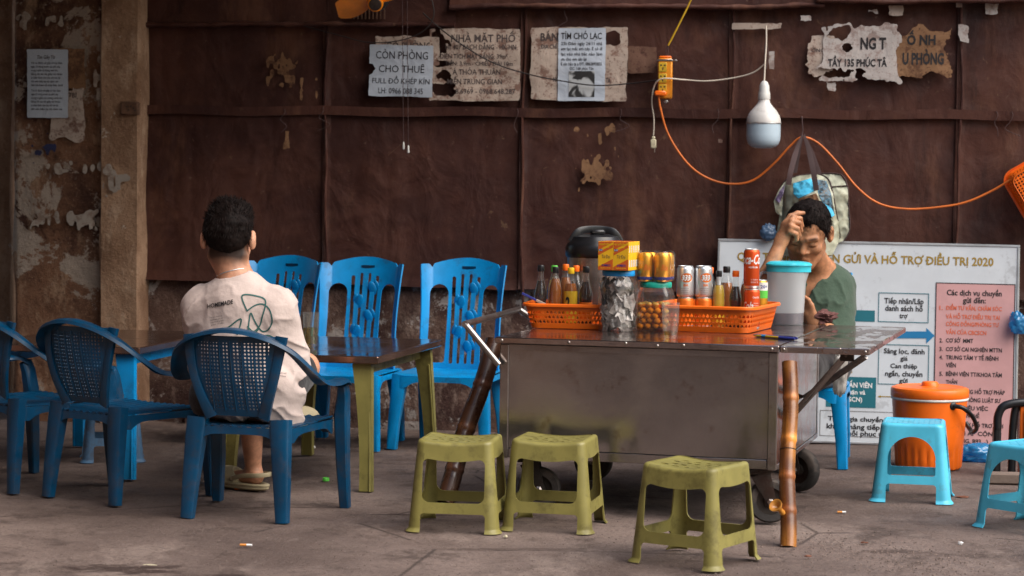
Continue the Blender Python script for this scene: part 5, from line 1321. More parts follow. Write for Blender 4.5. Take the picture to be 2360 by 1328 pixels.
poster('wall_poster', 'stained brown notice partly covered by the lost-dog notice', (1224, 64, 1444, 232), -.044, M['paper_old'], [('BÁN', 1246, 1286, 77, 94), ('ĐỊA CHỈ', 1247, 1284, 103, 112), ('NG', 1275, 1288, 178, 188), ('TA', 1396, 1407, 180, 191)], 4, .012, 'ink_soft', bites=((1400, 90, .05, .03),), bold=.02)
t = poster('wall_poster', 'white lost-dog notice with a small photograph near its foot', (1287, 65, 1394, 233), -.054, M['paper'], [('TÌM CHÓ LẠC', 1293, 1387, 76, 90), ('23h Đêm ngày 24/11 nhà', 1293, 1388, 97, 104), ('em lạc mất em này. E có đi', 1293, 1388, 109, 116), ('lạc vào nhà bác nào làm', 1293, 1388, 121, 128), ('ơn cho em xin lại', 1293, 1352, 133, 140), ('E xin hậu tạ ạ ĐT: 0862895855', 1293, 1387, 144, 151), ('ĐC: 168 phúc Tân', 1313, 1368, 155, 161)], 5, .0015)
def photo_mat():
    k = NT('dog_photo_print'); n = k.ramp(k.noise(11, 3, .5, dist=.8), .42, .56); c = k.mix(n, (.02, .02, .022), (.42, .44, .46)); return k.done(k.bsdf(c, .6))
M['photo'] = photo_mat()
c = on(WM, 1340.5, 149, -.054); a = on(WM, 1311, 164, -.054); b_ = on(WM, 1370, 224, -.054)
V, F = sheet(a.x-c.x, b_.x-c.x, 16, b_.z-c.z, a.z-c.z, 16, None, lambda u, v: (u, wave(u, v, 5)-.0016, v), 0); put('photograph', V, F, M['photo'], t)
poster('wall_poster', 'faint dark paper remnant left of the orange socket strip', (1447, 107, 1514, 168), -.040, M['paper_dark'], [], 6, .01)
poster('torn_paper', 'torn white poster remnant with black capitals at upper right', (1890, 60, 2062, 184), -.046, M['paper_white_torn'], [('NG T', 1983, 2042, 88, 113), ('TẦY 135 PHÚC TÂ', 1908, 2044, 137, 153)], 7, .055, bites=((1930, 75, .07, .035), (1955, 112, .035, .03), (1925, 170, .05, .010), (1982, 178, .02, .03)), bold=.04)
poster('torn_paper', 'small torn pale strip with faint letters left of the torn white poster', (1864, 78, 1925, 170), -.041, M['paper_old'], [('ÔNG', 1870, 1900, 112, 120)], 17, .06, 'ink_soft')
poster('torn_paper', 'brown shredded poster remnant with bold black letters at upper right', (2068, 68, 2190, 178), -.043, M['paper_brown'], [('Ố NH', 2090, 2156, 82, 103), ('U PHÒNG', 2080, 2175, 123, 148)], 8, .07, bold=.04)
for i, (bx, m, tn, lab) in enumerate((((1330, 285, 1420, 440), 'paper_brown', .10, 'flaking ochre patch on the tarpaulin below the lost-dog notice'), ((625, 128, 735, 216), 'paper_brown', .05, 'brown paper remnant on the left tarpaulin sheet'), ((1843, 34, 1872, 50), 'paper_white_torn', .03, 'scrap of white paper left of the torn white poster'), ((1997, 18, 2024, 32), 'paper_white_torn', .03, 'small white paper scrap above the torn white poster'), ((2052, 16, 2078, 34), 'paper_old', .03, 'small stained paper scrap above the brown poster remnant'), ((2203, 0, 2218, 18), 'paper_white_torn', .01, 'white paper scrap on the right seam at the top edge'), ((2275, 6, 2298, 30), 'paper_white_torn', .02, 'white paper scrap at the top right corner'), ((2212, 62, 2230, 96), 'paper_white_torn', .03, 'curled white paper scrap on the right seam'), ((1690, 55, 1800, 66), 'paper_old', .02, 'thin torn paper strip beside the bulb cord'), ((1772, 118, 1784, 160), 'paper_white_torn', .008, 'narrow white tag hanging beside the bulb cord'), ((1655, 320, 1665, 330), 'paper_old', .01, 'tiny paper scrap on the tarpaulin seam left of the bulb'), ((655, 300, 668, 340), 'paper_brown', .02, 'narrow brown strip under the remnant on the left sheet'), ((1905, 190, 1925, 212), 'paper_white_torn', .03, 'paper fleck below the torn white poster'))):
    poster('torn_paper', lab, bx, -.040, M[m], [], 20+i, tn, frag=.45 if i == 0 else (.15 if i == 1 else 0))
body = ['Tôi có đánh rơi giấy tờ tùy thân', 'ngày 25 tháng trước tại phố này', 'trong ví gồm có chứng minh thư', 'bằng lái xe và giấy tờ khác', 'ai nhặt được xin cho tôi xin lại', 'tôi xin hậu tạ và cảm ơn', 'liên hệ theo số máy bên dưới']
poster('wall_poster', 'pale blue white lost-papers notice on the pillar', (63, 114, 156, 272), -.135, M['paper'], [('Tìm Giấy Tờ', 86, 127, 128, 136)]+[(s, 72, 144-(i % 3)*5, 143+i*8.5+(4 if i > 6 else 0), 147.5+i*8.5+(4 if i > 6 else 0)) for i, s in enumerate(body+body[:6])], 9, .001, 'ink_soft', curl=.01)
poster('wall_poster', 'brown stained sheet on the pillar behind the lost-papers notice', (128, 112, 196, 205), -.128, M['paper_brown'], [('CK', 147, 160, 125, 134), ('TRỊ', 158, 176, 214, 224)], 10, .012, 'ink_soft')
poster('wall_poster', 'greyish torn sheet at the foot of the pillar notices', (118, 205, 192, 322), -.126, M['paper_old'], [], 11, .03, 'ink_soft')
poster('torn_paper', 'torn dark blue paper remnant low on the pillar', (50, 315, 140, 368), -.122, M['navy_paper'] if 'navy_paper' in M else paper('faded_blue_paper', (.03, .035, .09), (.05, .03, .025), .6), [], 12, .05, frag=.05)
for i, (bx, lab) in enumerate((((42, 28, 145, 64), 'pale torn scrap with smeared print at the top of the pillar'), ((206, 120, 238, 250), 'pale flaking strip along the right edge of the pillar'), ((60, 372, 235, 402), 'band of white flaking plaster across the pillar'), ((75, 485, 225, 525), 'second band of pale flaking plaster lower on the pillar'))):
    poster('torn_paper', lab, bx, -.121, M['flake'], [], 30+i, frag=.55)
poster('torn_paper', 'white plaster patch on the concrete post', (236, 385, 296, 445), -.153, M['flake'], [], 41, frag=.4)

# ------------------------------------------------------------------ sockets, cables, bulb
def wpt(px, py, y): return WM @ wl(px, py, y)
def cable(name, label, pts, r, mat, n=8): return tag(MB().tube(spline([wpt(*p) for p in pts], n), r, 7).put(name, mat, None, 60), label, 'cable')
SM = WM @ Matrix.Translation(wl(1533, 180, -.05))
t = thing('socket_strip', 'orange three-gang power socket strip clamped to the wall', 'socket', SM)
MB().box((-.030, -.05, -.096), (.034, .0, .088), bev=.005).put('casing', M['orange_box'] if 'orange_box' in M else plain('amber_plastic', (.62, .22, .012), .4, dirt=(.5, .7, .4), dirtc='#5a3010'), t, 40)
M['amber_face'] = plain('yellow_socket_face', (.5, .32, .02), .45, dirt=(.5, .7, .4), dirtc='#4a3010')
for k, z in enumerate((.046, -.004, -.052)):
    o = MB().box((-.026, -.0535, z-.021), (.010, -.0502, z+.021), bev=.0015).put('outlet', M['amber_face'], t, 40)
    for (x, dz, w, h) in ((-.016, .009, .004, .003), (.001, .009, .004, .003), (-.0075, -.007, .0022, .007)): MB().box((x-w, -.0541, z+dz-h), (x+w, -.0534, z+dz+h)).put('slot', M['ink'], o)
MB().box((-.034, -.053, .073), (.036, .003, .083), bev=.002).put('clamp_band', M['chrome'], t, 40); MB().box((.036, -.03, .074), (.056, -.012, .082), bev=.002).put('clamp_screw', M['chrome'], t, 40)
MB().box((-.026, -.047, .088), (.03, -.004, .098), bev=.004).put('end_cap', M['orange'], t, 40)
MB().lathe([(.010, 0), (.010, .006), (.004, .009)], 12, M=Matrix.Translation((.006, -.02, -.106)) @ Matrix.Rotation(PI/2, 4, 'X')).put('screw_tab', M['alu'], t, 50)
t2 = thing('power_plug', 'orange right-angled plug in the lowest socket', 'plug', SM); MB().box((-.042, -.086, -.086), (.012, -.0545, -.062), bev=.006).put('plug_body', M['orange'], t2, 40)
cable('orange_cable', 'long orange cable sagging from the sockets past the bag to the right', [(1517, 213, -.12), (1522, 250, -.11), (1540, 310, -.09), (1580, 372, -.08), (1625, 408, -.07), (1680, 424, -.065), (1735, 416, -.065), (1785, 376, -.07), (1820, 338, -.075), (1848, 317, -.08), (1885, 330, -.07), (1930, 376, -.065), (1975, 432, -.065), (2025, 469, -.065), (2090, 482, -.065), (2170, 477, -.065), (2230, 465, -.07), (2290, 438, -.075), (2332, 412, -.09)], .0052, M['orange_cable'])
cable('yellow_cable', 'yellow cable running down to the socket strip from above', [(1606, -40, -.09), (1590, 5, -.09), (1562, 62, -.085), (1540, 105, -.075)], .0042, M['yellow_cable'])
cable('copper_wire', 'thin bare wire pair entering the top of the socket strip, left one', [(1541, 104, -.075), (1535, 115, -.072), (1535, 130, -.07)], .0018, M['strap']); cable('copper_wire', 'thin bare wire pair entering the top of the socket strip, right one', [(1540, 105, -.075), (1540, 116, -.072), (1538, 130, -.07)], .0018, M['strap'])
cable('white_cable', 'dirty white cable from the bulb to the sockets and down to a plug', [(1762, 148, -.10), (1735, 168, -.09), (1690, 180, -.08), (1630, 187, -.08), (1575, 184, -.095), (1540, 181, -.118), (1520, 184, -.118), (1507, 200, -.10), (1502, 235, -.08), (1507, 275, -.07), (1506, 312, -.07)], .0034, M['white_cable'])
cable('black_cable', 'black cable sagging across the posters to the sockets', [(975, 30, -.06), (1010, 62, -.065), (1060, 100, -.068), (1130, 142, -.068), (1205, 168, -.068), (1290, 186, -.072), (1370, 197, -.074), (1450, 193, -.07), (1522, 184, -.112)], .0032, M['black_cable'])
cable('black_cable', 'thin black cable looping below the fan', [(700, 60, -.08), (790, 84, -.08), (850, 98, -.075), (920, 94, -.075), (975, 72, -.075), (1000, 35, -.07), (990, -20, -.07)], .0026, M['black_cable'])
PM2 = WM @ Matrix.Translation(wl(1506, 328, -.07)); t = thing('power_plug', 'dirty white plug dangling below the socket strip', 'plug', PM2)
MB().box((-.013, -.009, -.028), (.013, .009, .014), bev=.004).put('plug_body', M['cream_plastic'], t, 40); MB().box((-.008, -.007, .013), (.008, .007, .028), bev=.004).put('strain_relief', M['cream_plastic'], t, 40); MB().lathe([(.0018, 0), (.0018, .018)], 8, M=Matrix.Translation((.006, 0, -.046))).put('pin', M['chrome'], t)
# LED bulb
bc = wl(1760, 285, -.14); LM = WM @ Matrix.Translation((bc.x, -.14, bc.z)); sc = .00206
t = thing('led_bulb', 'big unlit bottle-shaped white bulb hanging from a cord', 'light bulb', LM)
R = 37.5*sc
M['bulb_shell'] = plain('bulb_aluminium_white', (.62, .6, .58), .35, dirt=(.5, .75, .3), dirtc='#6a625c'); M['bulb_diff'] = plain('bulb_diffuser', (.42, .53, .62), .3, bump=0, var=.04, sss=.0)
MB().lathe([(R, .0), (R*1.005, .004), (R*.99, .012), (R*.97, .022), (R*.9, .038), (R*.76, .056), (R*.58, .072), (R*.42, .086), (R*.34, .098), (R*.31, .112), (R*.30, .118)], 40, caps=False).put('shell', M['bulb_shell'], t, 60)
MB().lathe([(0, -.112), (R*.45, -.110), (R*.72, -.103), (R*.88, -.092), (R*.97, -.074), (R*.99, -.05), (R*.985, -.001)], 40).put('diffuser', M['bulb_diff'], t, 60)
MB().lathe([(R*.345, .108), (R*.36, .112), (R*.35, .135), (R*.30, .150), (R*.29, .168), (R*.20, .185), (R*.10, .192)], 24).put('lamp_holder', M['white_plastic'], t, 50)
MB().lathe([(R*1.012, -.002), (R*1.018, .0), (R*1.012, .003)], 40, caps=False).put('collar', M['alu'], t, 60)
cable('bulb_cord', 'white cord holding up the bulb', [(1766, 60, -.07), (1766, 100, -.085), (1763, 150, -.115), (1761, 196, -.14)], .0036, M['white_cable'])
o = cable('hanging_wire', 'thin twisted wire over the bulb cord', [(1768, 62, -.06), (1766, 95, -.07), (1770, 120, -.08), (1766, 160, -.10), (1764, 128, -.10), (1762, 100, -.08)], .0016, M['strap'])
# pull cords
for (x, y1, la) in ((930, 330, 'left'), (941, 338, 'right')):
    t = thing('pull_cord', '%s thin pull cord with a white bell end below the fan' % la, 'cord', WM)
    p = [wl(x-3, -30, -.10), wl(x-2, 100, -.09), wl(x-1, 230, -.085), wl(x, y1, -.08)]
    MB().tube(spline(p, 5), .0014, 5).put('cord', M['strap'], t, 60); e = p[-1]
    MB().lathe([(.002, .006), (.004, .0), (.006, -.026), (.0035, -.030), (0, -.030)], 12, M=Matrix.Translation(e)).put('bell_end', M['white_plastic'], t, 60)
a = wl(928, 330, -.08); b_ = wl(895, 358, -.08); tag(MB().tube([WM @ a, WM @ b_], .0012, 5).put('loose_thread', M['wood'], None, 60), 'loose stiff thread end beside the pull cords', 'thread')
# wall fan at the top edge
FMx = WM @ Matrix.Translation(wl(866, 4, -.42)) @ Matrix.Rotation(rad(22), 4, 'X') @ Matrix.Rotation(rad(8), 4, 'Z')
t = thing('wall_fan', 'orange-bladed fan hanging at the top edge of the picture', 'fan', FMx)
M['fan_orange'] = plain('translucent_orange_plastic', (.75, .23, .005), .35, bump=0)
MB().lathe([(.0, -.052), (.026, -.050), (.030, -.042), (.030, -.035)], 24, M=Matrix.Rotation(PI/2, 4, 'X') @ Matrix.Scale(-1, 4, (0, 0, 1))).put('hub_cap', M['iron'], t, 50)
MB().lathe([(.034, -.004), (.036, .02), (.034, .043), (.03, .045)], 24, M=Matrix.Rotation(PI/2, 4, 'X')).put('hub', M['fan_orange'], t, 50)
MB().lathe([(.02, 0), (.05, .02), (.06, .05), (.06, .14), (.03, .17)], 24, M=Matrix.Translation((0, .0, 0)) @ Matrix.Rotation(-PI/2, 4, 'X')).put('motor', M['black'], t, 50)
for k in range(3):
    an = rad((174, 262, 318)[k])
    V, F = sheet(0, 1, 16, -1, 1, 12, lambda u, v: np.maximum(np.abs(v)-.35-.65*np.sin(np.clip(u, 0, 1)*2.6)**.8, u-.98), lambda u, v: (.03+.15*u, .045*v*.6, .055*v+.01*u), .003)
    put('blade', V, F, M['fan_orange'], t, 60, M=Matrix.Rotation(an, 4, 'Y') @ Matrix.Translation((0, -.015, 0)))
b = MB(); b.tube([(0, .17, 0), (0, .30, .05), (0, .40, .12)], .014, 10); b.put('wall_bracket', M['iron'], t, 50)
t = thing('vent_grille', 'small dark slatted grille high on the wall beside the fan', 'grille', WM)
a, c = wl(808, 12, -.05), wl(886, 44, -.05)
for k in range(10):
    x = a.x+(c.x-a.x)*k/9; MB().box((x-.002, -.055, c.z-.0), (x+.002, -.045, 2.2)).put('slat', M['wood'], t)

# ------------------------------------------------------------------ bag on the hook, colander, plastic bags
hk = wpt(1848, 300, -.06)
t = thing('wire_hook', 'twisted wire hook holding the shopping bag on the batten', 'hook', Matrix.Translation(hk))
MB().tube(spline([(0, .02, .055), (-.002, -.01, .06), (0, -.012, .03), (.003, -.012, .0), (0, -.018, -.022), (.006, -.03, -.03), (.010, -.03, -.018)], 6), .0025, 6).put('wire', M['strap'], t, 60)
bgo = wpt(1872, 480, -.055); GM = Matrix.Translation(bgo) @ Matrix.Rotation(rad(-7.8), 4, 'Z')
t = thing('shopping_bag', 'pale laminated shopping bag with city print hanging behind the man', 'bag', GM)
ks = 1/503.0
def pg_sdf(poly):
    P = [((x-1872)*ks, -(y-480)*ks) for x, y in poly]
    def f(u, v):
        d = np.full_like(u, 1e9); s = np.ones_like(u); n = len(P)
        for i in range(n):
            a, b = P[i], P[i-1]; ex, ey = b[0]-a[0], b[1]-a[1]; wx, wy = u-a[0], v-a[1]; tt = np.clip((wx*ex+wy*ey)/(ex*ex+ey*ey), 0, 1)
            d = np.minimum(d, (wx-ex*tt)**2+(wy-ey*tt)**2)
            c1 = v >= a[1]; c2 = v < b[1]; c3 = ex*wy > ey*wx; s = np.where((c1 & c2 & c3) | (~c1 & ~c2 & ~c3), -s, s)
        return s*np.sqrt(d)
    return f
front = [(1800, 432), (1812, 416), (1832, 408), (1878, 402), (1905, 412), (1916, 440), (1926, 490), (1938, 545), (1918, 585), (1800, 590), (1792, 540), (1803, 470)]
side = [(1878, 402), (1932, 402), (1950, 428), (1953, 470), (1957, 525), (1945, 552), (1926, 560), (1938, 545), (1926, 490), (1916, 440), (1905, 412)]
left = [(1812, 416), (1796, 440), (1785, 465), (1790, 490), (1803, 500), (1806, 450)]
def bagmap(off, dep, cx):
    def f(u, v):
        r = np.clip(1-((u-cx)/.13)**2, 0, 1); w = np.clip((.16-v)/.10, 0, 1); return u, -.02-dep*r**.6*w-off+.010*fbm(u, v, cx+2, 14, 4)+.006*np.abs(vnoise(u*1.2+v, v-u, 4, 24)), v
    return f
def bagpart(nm, poly, mat, off, dep=.10, cx=0.0, th=.002):
    P = np.array([((x-1872)*ks, -(y-480)*ks) for x, y in poly]); lo, hi = P.min(0)-.004, P.max(0)+.004
    V, F = sheet(lo[0], hi[0], 60, lo[1], hi[1], 60, pg_sdf(poly), bagmap(off, dep, cx), th); put(nm, V, F, mat, t, 60)
def piping(poly, off, dep, cx):
    f = bagmap(off, dep, cx); P = [f(np.array((x-1872)*ks), np.array(-(y-480)*ks)) for x, y in poly]; MB().tube(spline([tuple(float(q) for q in p) for p in P], 5), .0032, 6).put('piping', M['strap'], t, 60)
piping([(1800, 432), (1812, 416), (1832, 408), (1878, 402), (1905, 412), (1916, 440), (1926, 490), (1938, 545)], .002, .10, 0.0); piping([(1878, 402), (1932, 402), (1950, 428), (1953, 470), (1957, 525), (1945, 552)], -.010, .05, .10); piping([(1905, 432), (1950, 428)], -.006, .05, .10)
bagpart('front_panel', front, M['bag_pale'], 0); bagpart('side_gusset', side, M['bag_pale'], -.012, .05, .10); bagpart('side_gusset', left, M['bag_pale'], -.012, .05, -.12)
M['bag_sky'] = plain('sky_blue_print', (.06, .36, .56), .25, scale=18, var=.6, bump=.3, bscale=40); M['bag_dark'] = plain('dark_city_print', (.035, .05, .06), .3, scale=40, var=.8, bump=.3, bscale=40, dirt=(.45, .6, .8), dirtc='#4b7a94'); M['bag_purple'] = plain('purple_print', (.11, .08, .15), .4, scale=30, var=.6)
bagpart('sky_print', [(1828, 424), (1868, 412), (1878, 440), (1862, 448), (1840, 458), (1829, 448)], M['bag_sky'], .0035, th=.0012); bagpart('dark_print', [(1880, 414), (1902, 418), (1913, 445), (1922, 492), (1910, 505), (1896, 470), (1884, 445)], M['bag_dark'], .0035, th=.0012)
bagpart('tan_print', [(1842, 459), (1880, 446), (1890, 470), (1860, 480), (1840, 476)], M['paper_brown'], .0035, th=.0012); bagpart('purple_print', [(1810, 424), (1798, 442), (1788, 462), (1798, 470), (1806, 450)], M['bag_purple'], -.008, .05, -.12, .0012)
bagpart('sky_print', [(1900, 470), (1915, 480), (1922, 495), (1914, 500)], M['bag_sky'], .005, th=.0012)
b = MB(); pts = [((1845-1872)*ks, -.13, -(412-480)*ks), ((1838-1872)*ks, -.135, -(445-480)*ks), ((1846-1872)*ks, -.135, -(452-480)*ks)]; b.tube([(x, y, z) for x, y, z in pts], .0015, 5); 
for nm, pts in (('strap', [(1846, 316, -.05), (1834, 350, -.07), (1822, 398, -.11), (1818, 428, -.115)]), ('strap', [(1850, 316, -.055), (1862, 350, -.08), (1872, 395, -.125), (1880, 440, -.13)]), ('strap', [(1847, 315, -.035), (1838, 350, -.04), (1830, 400, -.05)]), ('strap', [(1851, 315, -.035), (1866, 350, -.04), (1886, 402, -.05)])):
    b = MB(); P = [((x-1872)*ks, y, -(z-480)*ks) for x, z, y in pts]; bar(b, spline(P, 5), [.004+.008*min(1, i/6) for i in range(len(P)*5-4)], .0012, up=(0, 1, 0)); b.put(nm, M['strap'], t, 60)
cm = WM @ Matrix.Translation(wl(2328, 414, -.10)) @ Matrix.Rotation(rad(-28), 4, 'Y') @ Matrix.Rotation(-PI/2, 4, 'X') @ Matrix.Translation((.0, .0, -.09)) 
cb = basket(WM @ Matrix.Translation(wl(2330, 412, -.13)) @ Matrix.Rotation(rad(-31), 4, 'Y') @ Matrix.Translation((0, 0, -.24)) @ Matrix.Rotation(-PI/2, 4, 'X') @ Matrix.Translation((0, -.24, 0)), 'orange plastic basket hanging on the wall at the right edge', .30, .24, .075, 1)
lump('plastic_bag', 'crumpled blue plastic bag tucked behind the man at the board', 'plastic bag', WM @ Matrix.Translation(wl(1770, 537, -.09)), (.033, .025, .038), M['blue_bag_dark'] if 'blue_bag_dark' in M else plain('dim_blue_film', (.05, .09, .16), .3), .26, 1.9, 5)
lump('plastic_bag', 'crumpled blue plastic bag hooked on the right edge of the board', 'plastic bag', BF @ Matrix.Translation(on(BF, 2346, 744, -.035)), (.038, .03, .050), M['blue_bag'], .28, 1.9, 6)
q = gp(2258, 1066); lump('plastic_bag', 'bright blue plastic bag lying on the ground behind the orange bucket', 'plastic bag', frame((q.x, q.y+.06, .032)), (.085, .06, .042), M['blue_bag'], .28, 2.0, 7, 50, 30, .008)
q = at(1936, 866, 8.35); lump('plastic_bag', 'white plastic bag hanging behind the cart under the leaf', 'plastic bag', Matrix.Translation(q), (.028, .03, .085), M['white_bag'], .35, 2.3, 8)

# ------------------------------------------------------------------ orange bucket, ground clutter
q = gp(2155, 1088); KB = frame((q.x, q.y+.14, 0), rad(20))
t = thing('ice_bucket', 'orange insulated ice bucket with lid and black handle', 'bucket', KB)
V = []; F = []; n = 96; zs = [0, .004, .012, .05, .085, .10, .12, .27, .285]
for z in zs:
    for k in range(n):
        a = 2*PI*k/n; R = .134+.018*z/.28-(.012 if z < .002 else (.004 if z < .006 else 0)); fl = .0045*(1 if math.cos(a*26) > .35 else 0)*(1 if .008 < z < .088 else 0); V.append(((R-fl)*math.cos(a), (R-fl)*math.sin(a), z))
for i in range(len(zs)-1):
    for k in range(n): l = (k+1) % n; F.append((i*n+k, i*n+l, i*n+n+l, i*n+n+k))
F.append(tuple(range(n-1, -1, -1))); put('bucket_body', V, F, M['orange'], t, 45)
MB().lathe([(.153, .282), (.157, .284), (.158, .290), (.154, .294)], 64, caps=False).put('white_seal', M['white_plastic'], t, 60)
MB().lathe([(.156, .293), (.1585, .297), (.1585, .322), (.155, .330), (.140, .335), (.136, .333), (.06, .337), (.0, .338)], 64).put('lid', M['orange'], t, 40)
MB().lathe([(.036, .334), (.033, .350), (.029, .355), (0, .356)], 24).put('lid_knob', M['orange'], t, 50)
b = MB(); b.tube(spline([(-.158, -.01, .262), (-.165, -.05, .235), (-.12, -.15, .19), (0, -.192, .155), (.12, -.15, .125) , (.165, -.06, .11)], 7), .0085, 8); 
hb = MB(); hb.tube(spline([(.02, -.155, .268), (.05, -.175, .262), (.10, -.165, .225), (.15, -.12, .175), (.168, -.07, .150), (.178, -.03, .155), (.175, .0, .18)], 7), [.012, .010]+[.0085]*42 if 0 else .0095, 8); hb.put('handle', M['black'], t, 60)
MB().lathe([(.016, 0), (.016, .012), (.010, .016)], 16, M=Matrix.Translation((.018, -.140, .268)) @ Matrix.Rotation(PI/2, 4, 'X')).put('handle_pivot', M['black'], t, 50)

q = at(2325, 985, 8.3); t = thing('tool_handle', 'black looped handle with an orange strip at the right edge', 'tool', frame((q.x, q.y, 0)))
MB().tube(spline([(-.045, 0, .19), (-.045, 0, .235), (-.03, 0, .272), (.0, 0, .288), (.06, 0, .296), (.14, .0, .297)], 6), .017, 10).put('grip_loop', M['black'], t, 60)
MB().tube(spline([(.035, .02, .29), (.025, .02, .24), (.02, .02, .16), (.02, .02, .06), (.02, .02, 0)], 6), .016, 10).put('upright', M['black'], t, 60)
MB().box((.045, .0, .0), (.062, .03, .28), bev=.004).put('orange_strip', M['orange'], t, 40); MB().box((.064, -.03, .0), (.20, .10, .276), bev=.01).put('black_case', M['black'], t, 40); MB().box((-.06, -.01, 0), (-.03, .03, .20), bev=.008).put('stand', M['black'], t, 40)
q = gp(2318, 1117); t = thing('timber_block', 'short grey timber block lying on the ground by the right stool', 'block', frame((q.x, q.y, 0), rad(-6))); MB().box((-.065, .0, .001), (.16, .07, .042), bev=.005).put('block', M['brick'], t, 30)
for i, (px, py, la) in enumerate(((1720, 1073, 'flat stone slab')[:2]+('x',),)): pass
def butt(label, px, py, an, L=.026):
    p = gp(px, py); t = thing('cigarette_butt', label, 'cigarette butt', frame((p.x, p.y, .0042), rad(an)), 'cigarette butts on the ground')
    MB().tube([(0, 0, 0), (L*.55, 0, 0)], .004, 10).put('filter', M['can_orange'] if 0 else plain('cork_paper', (.55, .22, .05), .7, bump=0), t, 50); MB().tube([(L*.55, 0, 0), (L, 0, 0)], .0038, 10).put('paper_end', M['white_ink'], t, 50)
butt('cigarette butt with white end lying near the bottom left', 553, 1259, -4, .038); butt('brown cigarette butt between the cart and the blue stool', 1930, 1183, -3, .030)
def cap(label, px, py, m, r=.013):
    p = gp(px, py); t = thing('bottle_closure', label, 'bottle closure', frame((p.x, p.y, .001)), 'bottle closures on the ground'); MB().lathe([(r, 0), (r, .011), (r*.9, .013), (r*.85, .013), (r*.85, .002), (0, .002)], 18, caps=False).put('shell', m, t, 50)
cap('orange bottle cap beside the sandal', 548, 1128, M['orange']); cap('green bottle cap near the olive table leg', 751, 1109, M['green_cap'])
def flake(label, px, py, rx, ry, m, h=.006, seed=1):
    p = gp(px, py); lump('litter_scrap', label, 'litter', frame((p.x, p.y, h*.5)), (rx, ry, h), m, .4, 2.2, seed, 18, 10, h*.45)['group'] = 'scraps on the ground'
flake('white crumpled scrap under the olive-legged table', 717, 1034, .02, .012, M['white_ink'], .010, 1); flake('white torn scrap on the ground in front of the right stools', 2213, 1254, .008, .006, M['white_ink'], .005, 2)
flake('dry reddish leaf lying in front of the orange bucket', 2218, 1146, .022, .012, M['leaf_dry'], .003, 3); flake('dark leaf scrap near the bamboo pipe foot', 1862, 1283, .010, .006, M['leaf_dry'], .003, 4); flake('small rusty leaf near the right bottom', 1992, 1252, .012, .006, M['leaf_dry'], .003, 5); flake('pale crumb below the middle olive stool', 1165, 1239, .006, .005, M['cream_plastic'], .005, 6)
flake('flat tan straw scrap on the dark stain', 345, 1303, .020, .002, M['cream_plastic'], .002, 7)
# ------------------------------------------------------------------ people: implicit bodies meshed as one surface
from mathutils.bvhtree import BVHTree
class Sdf:
    def __init__(s): s.ops = []
    def u(s, fn, k=.02): s.ops.append(('u', fn, k)); return s
    def s(s, fn, k=.008): s.ops.append(('s', fn, k)); return s
    def i(s, fn, k=.004): s.ops.append(('i', fn, k)); return s
    def d(s, fn): s.ops.append(('d', fn, 0)); return s
    def ev(s, p, act=None):
        d = np.full(len(p), 9.0)
        for q, (t, fn, k) in enumerate(s.ops):
            if act is not None and not act[q]: continue
            if t == 'u': d = smin(d, fn(p), k)
            elif t == 's': d = smax(d, -fn(p), k)
            elif t == 'i': d = smax(d, fn(p), k)
            else: d = d + fn(p)
        return d
    def mesh(s, lo, hi, h, B=14):
        lo = np.array(lo, float); n = np.ceil((np.array(hi)-lo)/h).astype(int)+2; n = ((n+B-1)//B)*B
        bi = np.stack(np.meshgrid(*[np.arange(0, n[k], B) for k in range(3)], indexing='ij'), -1).reshape(-1, 3); cen = lo+(bi+B/2)*h; rb = B*h*.95
        cv = s.ev(cen); near = np.abs(cv) <= rb*1.25+.012
        prim = [fn(cen) if t in 'us' else None for (t, fn, k) in s.ops]
        off = np.stack(np.meshgrid(*[np.arange(B)]*3, indexing='ij'), -1).reshape(-1, 3)
        D = np.ones(n, np.float32)
        for b, c in zip(bi[~near], cv[~near]):
            if c < 0: D[b[0]:b[0]+B, b[1]:b[1]+B, b[2]:b[2]+B] = -1
        for q in np.nonzero(near)[0]:
            act = []
            um = min([prim[w][q] for w, o in enumerate(s.ops) if o[0] == 'u'])
            for w, (t, fn, k) in enumerate(s.ops):
                act.append(True if prim[w] is None else (prim[w][q] < (um+2*rb+k+.01 if t == 'u' else rb+k+.01)))
            pts = bi[q]+off; D[pts[:, 0], pts[:, 1], pts[:, 2]] = s.ev(lo+pts*h, act)
        return surfgrid(D, lo, h)
def surfgrid(D, lo, h):
    # reuse the surface-net mesher on a ready grid
    n = np.array(D.shape)
    class G: pass
    def look(p):
        q = np.rint((p-lo)/h).astype(int); return D[q[:, 0], q[:, 1], q[:, 2]]
    return _nets(D, np.array(lo, float), h)
